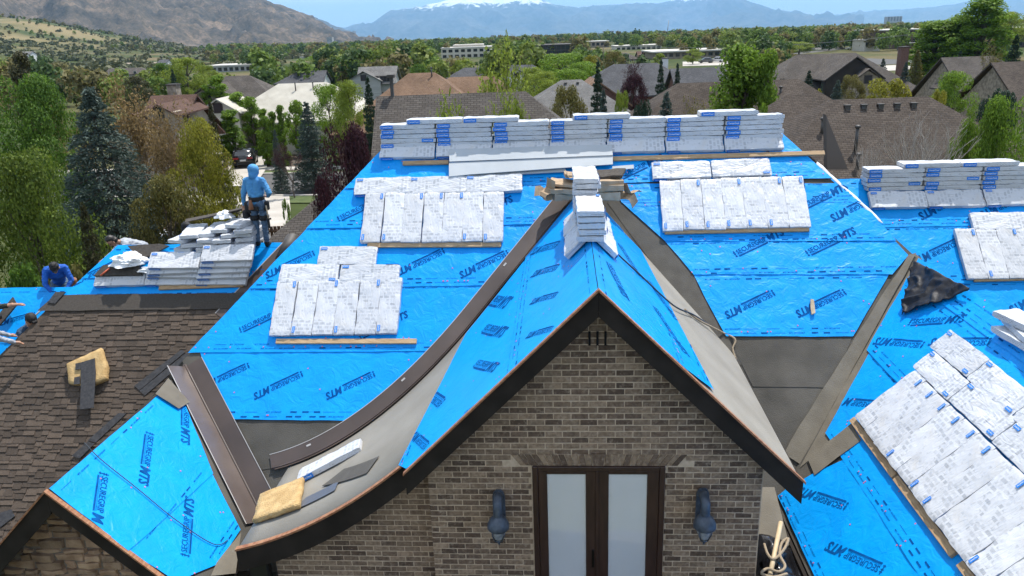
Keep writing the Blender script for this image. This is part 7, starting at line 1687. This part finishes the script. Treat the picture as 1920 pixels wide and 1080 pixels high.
def face(root, c, f, up):
    c, f, up = Vector(c), Vector(f).normalized(), Vector(up).normalized(); sd = f.cross(up)
    for k in (-1, 1):
        bm = bmesh.new(); bmesh.ops.create_icosphere(bm, subdivisions=1, radius=.012); bmesh.ops.translate(bm, vec=c + f * .083 + sd * (k * .032) - up * .0, verts=bm.verts); link('eye', bm, BOOT, root, True)
    bm = bmesh.new(); tube(bm, [c + f * .088 - up * .062 - sd * .022, c + f * .094 - up * .060, c + f * .088 - up * .062 + sd * .022], .006, 5); link('mouth', bm, LEATH, root, True)
# 1 standing worker seen from behind, hood up
S = []
S += [((0, 0, .98), (0, .0, 1.12), .135, .130, HOOD), ((-.05, 0, 1.15), (-.075, 0, 1.38), .125, .115, HOOD), ((.05, 0, 1.15), (.075, 0, 1.38), .125, .115, HOOD), ((0, .02, 1.12), (0, .015, 1.42), .12, .10, HOOD), ((-.15, 0, 1.42), (.15, 0, 1.42), .075, .075, HOOD), ((0, .0, 1.45), (0, .03, 1.58), .075, .085, HOOD)]
S += [((0, .03, 1.64), (0, .045, 1.59), .118, .105, HOOD), ((0, .0, 1.66), (0, .02, 1.60), .105, .11, HOOD), ((0, -.03, 1.52), (0, -.02, 1.56), .09, .09, HOOD), ((0, .12, 1.62), (0, .125, 1.58), .06, .05, SKIN)]
S += [((-.18, 0, 1.41), (-.27, -.01, 1.14), .070, .056, HOOD), ((-.27, -.01, 1.14), (-.335, .06, .91), .054, .040, HOOD)]; hand(S, (-.34, .065, .895), (-.25, .2, -1), (0, 1, .2), SKIN)
S += [((.18, 0, 1.41), (.315, -.04, 1.17), .070, .056, HOOD), ((.315, -.04, 1.17), (.19, .15, 1.05), .054, .040, HOOD)]; hand(S, (.18, .16, 1.045), (-.7, .6, -.1), (0, .2, 1), SKIN)
S += [((-.075, 0, .93), (.075, 0, .93), .125, .125, JEAN), ((-.085, -.03, .93), (-.085, -.03, .88), .11, .10, JEAN), ((.085, -.03, .93), (.085, -.03, .88), .11, .10, JEAN)]
for k, dx, dy in ((-1, -.105, .03), (1, .105, .0)): S += [((k * .09, 0, .88), (dx, dy, .50), .098, .070, JEAN), ((dx, dy, .50), (dx * 1.05, dy - .03, .13), .068, .056, JEAN), ((dx * 1.05, dy - .03, .10), (dx * 1.05, dy - .02, .04), .052, .05, BOOT), ((dx * 1.05, dy - .04, .04), (dx * 1.25, dy + .16, .035), .045, .04, BOOT)]
wp = RL.P(*RL.uv(494, 462), .02)
w1 = person(S, 'worker in a light blue hooded top, jeans and black tool belt standing on the ridge', Matrix.Translation(wp) @ Matrix.Rotation(radians(-6), 4, 'Z'), .011); w1.scale = (.93, .93, .92)
bm = bmesh.new(); lathe(bm, [(.150, 0), (.158, .01), (.158, .085), (.150, .095)], Matrix.Translation((0, 0, .985)) @ Matrix.Diagonal((1.08, .92, 1, 1)), 20); link('tool_belt', bm, BELT, w1, True)
def wpart(name, bm, m): return link(name, bm, m, w1, True)
wpart('tool_pouch', bbox(-.26, -.12, -.10, .06, .72, .98, None, .03), BELT); wpart('tool_pouch', bbox(-.31, -.19, -.14, .04, .62, .80, None, .03), BELT); wpart('tool_pouch', bbox(.13, .24, -.06, .08, .78, .97, None, .02), BELT); wpart('tool_pouch', bbox(-.10, .10, -.185, -.14, .80, .90, None, .012), BELT)
bm = bmesh.new(); lathe(bm, [(.045, -.09), (.055, -.08), (.045, .0), (.03, .10), (.02, .11)], Matrix.Translation((-.045, -.19, .93)), 10); wpart('leather_holster', bm, LEATH)
bm = bmesh.new(); tube(bm, [(.22, -.06, .90), (.25, -.08, .62)], .016, 6); wpart('hammer_handle', bm, STICK); bm = bmesh.new(); tube(bm, [(.20, -.09, .60), (.30, -.07, .62)], .022, 6); box(bm, .225, .265, -.10, -.07, .42, .60); wpart('hammer_head', bm, BELT)
for k in (-1, 1): 
    bm = bmesh.new(); lathe(bm, [(.092, -.06), (.100, -.05), (.100, .04), (.09, .05)], Matrix.Translation((k * .102, .01, .63)), 14); wpart('leg_strap', bm, BELT)
# 2 kneeling worker in royal blue on the lower left ridge, bent over his hands
S = [((0, .28, .38), (0, .12, .60), .135, .14, BLUSH), ((-.06, .1, .60), (.06, .1, .60), .13, .13, BLUSH), ((0, .1, .60), (0, -.02, .76), .14, .11, BLUSH), ((-.16, -.02, .74), (.16, -.02, .74), .085, .085, BLUSH), ((-.18, -.02, .74), (-.25, -.10, .46), .068, .056, BLUSH), ((-.25, -.10, .46), (-.13, -.20, .24), .054, .04, BLUSH), ((.18, -.02, .74), (.26, -.08, .46), .068, .056, BLUSH), ((.26, -.08, .46), (.12, -.20, .25), .054, .04, BLUSH), ((0, -.05, .76), (0, -.12, .80), .06, .06, SKIN)]
hand(S, (-.12, -.205, .235), (.15, -.35, -.6), (0, -1, .3), SKIN); hand(S, (.11, -.205, .245), (-.15, -.35, -.6), (0, -1, .3), SKIN); S += head_segs((0, -.17, .80), (0, -.75, -.66), (0, -.66, .75), SKIN, HAIR, CAPB)
for k in (-1, 1): S += [((k * .09, .3, .36), (k * .15, .02, .09), .095, .068, JEAN), ((k * .15, .02, .09), (k * .13, .42, .05), .066, .05, JEAN), ((k * .13, .44, .05), (k * .13, .54, .0), .05, .04, BOOT)]
p3 = at(98, 560, 16.6); w2 = person(S, 'worker in a royal blue shirt and black cap kneeling over the lower left ridge', Matrix.Translation((p3.x - .08, 15.48, 6.70)) @ Matrix.Rotation(radians(30), 4, 'Z')); face(w2, (0, -.17, .80), (0, -.75, -.66), (0, -.66, .75))
w2p = link('tool_pouch', bbox(.18, .34, .1, .3, .25, .42, None, .03), LEATH, w2, True)
# 3-5 workers partly hidden behind the roof edges
def stander(top, label, shirt, fwd, cap=None, bend=0.0, capm=None, extra=None, arms='down'):
    """upright or bent figure, head centre at the world point top"""
    f = Vector(fwd).normalized(); sd = f.cross(Vector((0, 0, 1))).normalized(); zc = Vector((0, 0, 1)); hip_ = Vector((0, 0, .92)); sp_ = (zc * cos(bend) + f * sin(bend)); ch = hip_ + sp_ * .42; nk = hip_ + sp_ * .54; hc = hip_ + sp_ * .68 + f * .03
    S = [(hip_ + sp_ * .05, ch, .135, .135, shirt), (ch - sd * .07, ch + sd * .07, .12, .12, shirt), (hip_ + sp_ * .46 - sd * .15, hip_ + sp_ * .46 + sd * .15, .078, .078, shirt), (nk, hc - sp_ * .06, .055, .055, SKIN)]
    hf_ = (f * (1 - .5 * sin(bend)) - zc * (.8 * sin(bend))).normalized(); hu = (sp_ - hf_ * sp_.dot(hf_)).normalized(); S += head_segs(hc, hf_, hu, SKIN, HAIR, cap)
    for k in (-1, 1):
        sh = hip_ + sp_ * .46 + sd * (k * .18); el = sh - zc * .24 + f * (.08 + .15 * sin(bend)) + sd * (k * .08); wr_ = el - zc * .12 + f * .20; S += [(sh, el, .066, .055, shirt), (el, wr_, .052, .038, SKIN if arms == 'bare' else shirt)]; hand(S, wr_, f - zc * .4, zc, SKIN)
        hp = Vector((0, 0, .9)) + sd * (k * .09); kn = Vector((0, 0, .5)) + sd * (k * .11) + f * .05; an = Vector((0, 0, .1)) + sd * (k * .12) - f * .02; S += [(hp, kn, .10, .07, JEAN), (kn, an, .068, .055, JEAN), (an - zc * .02, an - zc * .05 + f * .16, .05, .045, BOOT)]
    r = person(S, label, Matrix.Translation(Vector(top) - hc)); face(r, hc, hf_, hu); return r, hc, hip_, sp_, sd, f
stander(at(210, 452, 17.2), 'dark-haired worker in a pale grey shirt bending behind the left wing', GREYS, (-.55, -.5, 0), None, 1.15)
stander(at(350, 428, 17.0), 'worker in a black cap whose head shows behind the left heap', NAVY, (1, .15, 0), CAPB, .1)
stander(at(58, 600, 14.9), 'worker in a dark cap and navy shirt behind the brown shingle edge', NAVY, (.8, -.4, 0), CAPB, .45)
r5 = stander(at(-10, 600, 14.2), 'worker in a grey shirt and yellow vest stooping at the left edge', GREYS, (.5, .5, 0), None, 1.3)
bm = bmesh.new(); hp = r5[2]; lathe(bm, [(.150, -.02), (.160, 0), (.160, .05), (.150, .07)], Matrix.Translation(hp + r5[3] * .22) @ r5[3].to_track_quat('Z', 'Y').to_matrix().to_4x4(), 16); link('vest_band', bm, VEST, r5[0], True)
# pole, shingles and loose strips they work with on the low roof
a, b = on(RL3, 28, 628, .25), on(RL3, 108, 552, .12); bm = bmesh.new(); tube(bm, [a, b], .018, 6); o = link('broom_pole', bm, pm('grey_pole', (.3, .3, .3), None, rough=.5)); recenter(o); tag(o, 'grey pole slanting across the low left blue roof', 'pole')
slab('shingle_slab', RL3, [(0, 590), (26, 558), (33, 572), (12, 598), (0, 612)], .18, .04, SLAB, 'brown shingle sheets held at the left edge of the photo', 'shingles', 'loose shingles'); slab('shingle_slab', RL, [(90, 568), (105, 548), (124, 548), (104, 570)], .05, .02, SHDARK, 'dark shingle strips by the kneeling worker', 'shingles', 'loose shingles')
S = [((-.10, 0, 0), (.22, .02, .05), .06, .05, OLIVES), ((.22, .02, .05), (.40, .05, .06), .046, .036, SKIN), ((-.45, 0, -.05), (-.10, 0, 0), .12, .07, OLIVES)]; hand(S, (.40, .05, .06), (1, .2, -.1), (0, 0, 1), SKIN)
S += [((-.5, 0, -.6), (-.5, 0, .05), .15, .15, OLIVES)] + head_segs((-.5, .0, .35), (1, 0, -.2), (.2, 0, 1), SKIN, HAIR) + [((-.5, 0, .05), (-.5, 0, .28), .06, .055, SKIN)] + [((-.5, k * .09, -.62), (-.5, k * .1, -1.4), .09, .055, JEAN) for k in (-1, 1)]
person(S, 'outstretched arm of a worker in a dark sleeve at the left edge', Matrix.Translation(at(-6, 578, 15.6)))
# ---- car
CARB = pm('black_car_paint', (.008, .008, .009), None, rough=.18, spec=.6); TYRE = pm('tyre_rubber', (.012, .012, .012), None, rough=.85); RIM = pm('wheel_rim', (.25, .25, .26), None, rough=.35, metal=.8); TAIL = pm('tail_lamp', (.25, .008, .008), None, rough=.3); PLATE = pm('licence_plate', (.55, .56, .55), None, rough=.5); HEADL = pm('headlamp', (.6, .62, .64), None, rough=.2)
def car_proto(name, paint):
    """car along +y, rear at y=0, wheels on z=0"""
    root = empty(name); W, L_ = .95, 4.7
    prof = [(0.0, .45), (-.02, .80), (.05, 1.02), (.22, 1.10), (.55, 1.50), (.95, 1.64), (2.2, 1.66), (2.75, 1.52), (3.35, 1.10), (4.45, .95), (4.66, .75), (4.70, .45), (4.6, .28), (.1, .28)]
    bm = bmesh.new(); rows = []
    for w, k in ((-1, .90), (-.96, 1.0), (0, 1.0), (.96, 1.0), (1, .90)):
        row = []
        for y, z in prof:
            tum = 1 - .20 * max(0, (z - 1.0) / .66); yy = L_ / 2 + (y - L_ / 2) * (1 if abs(w) < .97 else .985); row.append(bm.verts.new((w * W * tum, yy, z if abs(w) < .97 else (.28 + (z - .28) * .97))))
        rows.append(row)
    n = len(prof)
    for a, b in zip(rows[:-1], rows[1:]):
        for i in range(n): bm.faces.new((a[i], a[(i + 1) % n], b[(i + 1) % n], b[i]))
    bm.faces.new(rows[0]); bm.faces.new(rows[-1][::-1]); fixn(bm); bmesh.ops.bevel(bm, geom=[e for e in bm.edges if e.calc_face_angle(0) > .5], offset=.04, segments=2, affect='EDGES')
    b_ = link('body', bm, paint, root, True); smooth(b_)
    def gl(nm, pts): bm = bmesh.new(); poly(bm, pts); link(nm, bm, WIND, root, True)
    gl('rear_window', [(-.72, .245, 1.13), (.72, .245, 1.13), (.66, .535, 1.49), (-.66, .535, 1.49)]); gl('windscreen', [(-.68, 3.34, 1.14), (.68, 3.34, 1.14), (.64, 2.80, 1.53), (-.64, 2.80, 1.53)])
    for k in (-1, 1):
        for y0, y1, y2, y3 in ((.62, 1.55, 1.52, .92), (1.62, 3.15, 2.70, 1.60)): gl('side_window', [(k * .945, y0, 1.10), (k * .945, y1, 1.10), (k * .80, y2, 1.55), (k * .80, y3, 1.55)])
        for y in (.95, 3.75):
            Mw = Matrix.Translation((k * .84, y, .34)) @ Matrix.Rotation(pi / 2, 4, 'Y'); bm = bmesh.new(); lathe(bm, [(.2, -.12), (.32, -.12), (.345, -.07), (.345, .07), (.32, .12), (.2, .12)], Mw, 18); w = link('wheel', bm, TYRE, root, True); bm = bmesh.new(); lathe(bm, [(.05, -.125), (.19, -.115), (.2, 0), (.19, .115), (.05, .125)], Mw, 12); link('rim', bm, RIM, w, True)
        bm = bmesh.new(); box(bm, k * .62 - .24, k * .62 + .24, -.04, .06, .84, .98); link('tail_light', bm, TAIL, root, True); bm = bmesh.new(); box(bm, k * .66 - .18, k * .66 + .18, 4.60, 4.70, .72, .86); link('headlight', bm, HEADL, root, True); bm = bmesh.new(); box(bm, k * 1.02 - .1, k * 1.02 + .1, 2.85, 2.98, 1.10, 1.24); link('wing_mirror', bm, paint, root, True)
    bm = bmesh.new(); box(bm, -.26, .26, -.035, .03, .66, .80); link('number_plate', bm, PLATE, root, True); bm = bmesh.new(); box(bm, -.86, .86, -.06, .12, .32, .52); link('bumper', bm, TYRE, root, True); return root
car = car_proto('parked_car', CARB); p = gpt(458, 319); car.location = (p.x, p.y, .17); car.rotation_euler = (0, 0, radians(16)); car.scale = (1.06, 1.0, 1.06); tag(car, 'black hatchback parked on the pale drive behind the standing worker', 'car')
CW = pm('white_car_paint', (.6, .6, .6), None, rough=.25); CG = pm('grey_car_paint', (.12, .13, .14), None, rough=.25); CBL = pm('blue_car_paint', (.03, .05, .1), None, rough=.25)
for i, (x, y, rz, m, lb) in enumerate(((1336, 118, 90, CG, 'grey car at the left end of the office row'), (1356, 117, 80, CW, 'white car before the office row'), (1374, 116, 85, CBL, 'dark blue car at the right end of the office row'), (1692, 87, 70, CW, 'white car parked before the brown building'), (1702, 96, 20, CG, 'grey car on the right car park'), (1668, 88, 80, CBL, 'dark car parked left of the white one by the brown building'), (1608, 94, 40, CW, 'white car near the small cream building'), (1618, 90, 60, CG, 'grey car beside the small cream building'))):
    c = copy_tree(car); q = gpt(x, y); c.location = (q.x, q.y, q.z + .06); c.rotation_euler = (0, 0, radians(rz)); tag(c, lb, 'car', 'cars parked in the town')
    for ch in c.children:
        if ch.name.startswith('body') or ch.name.startswith('wing_mirror'): ch.material_slots[0].link = 'OBJECT'; ch.material_slots[0].material = m
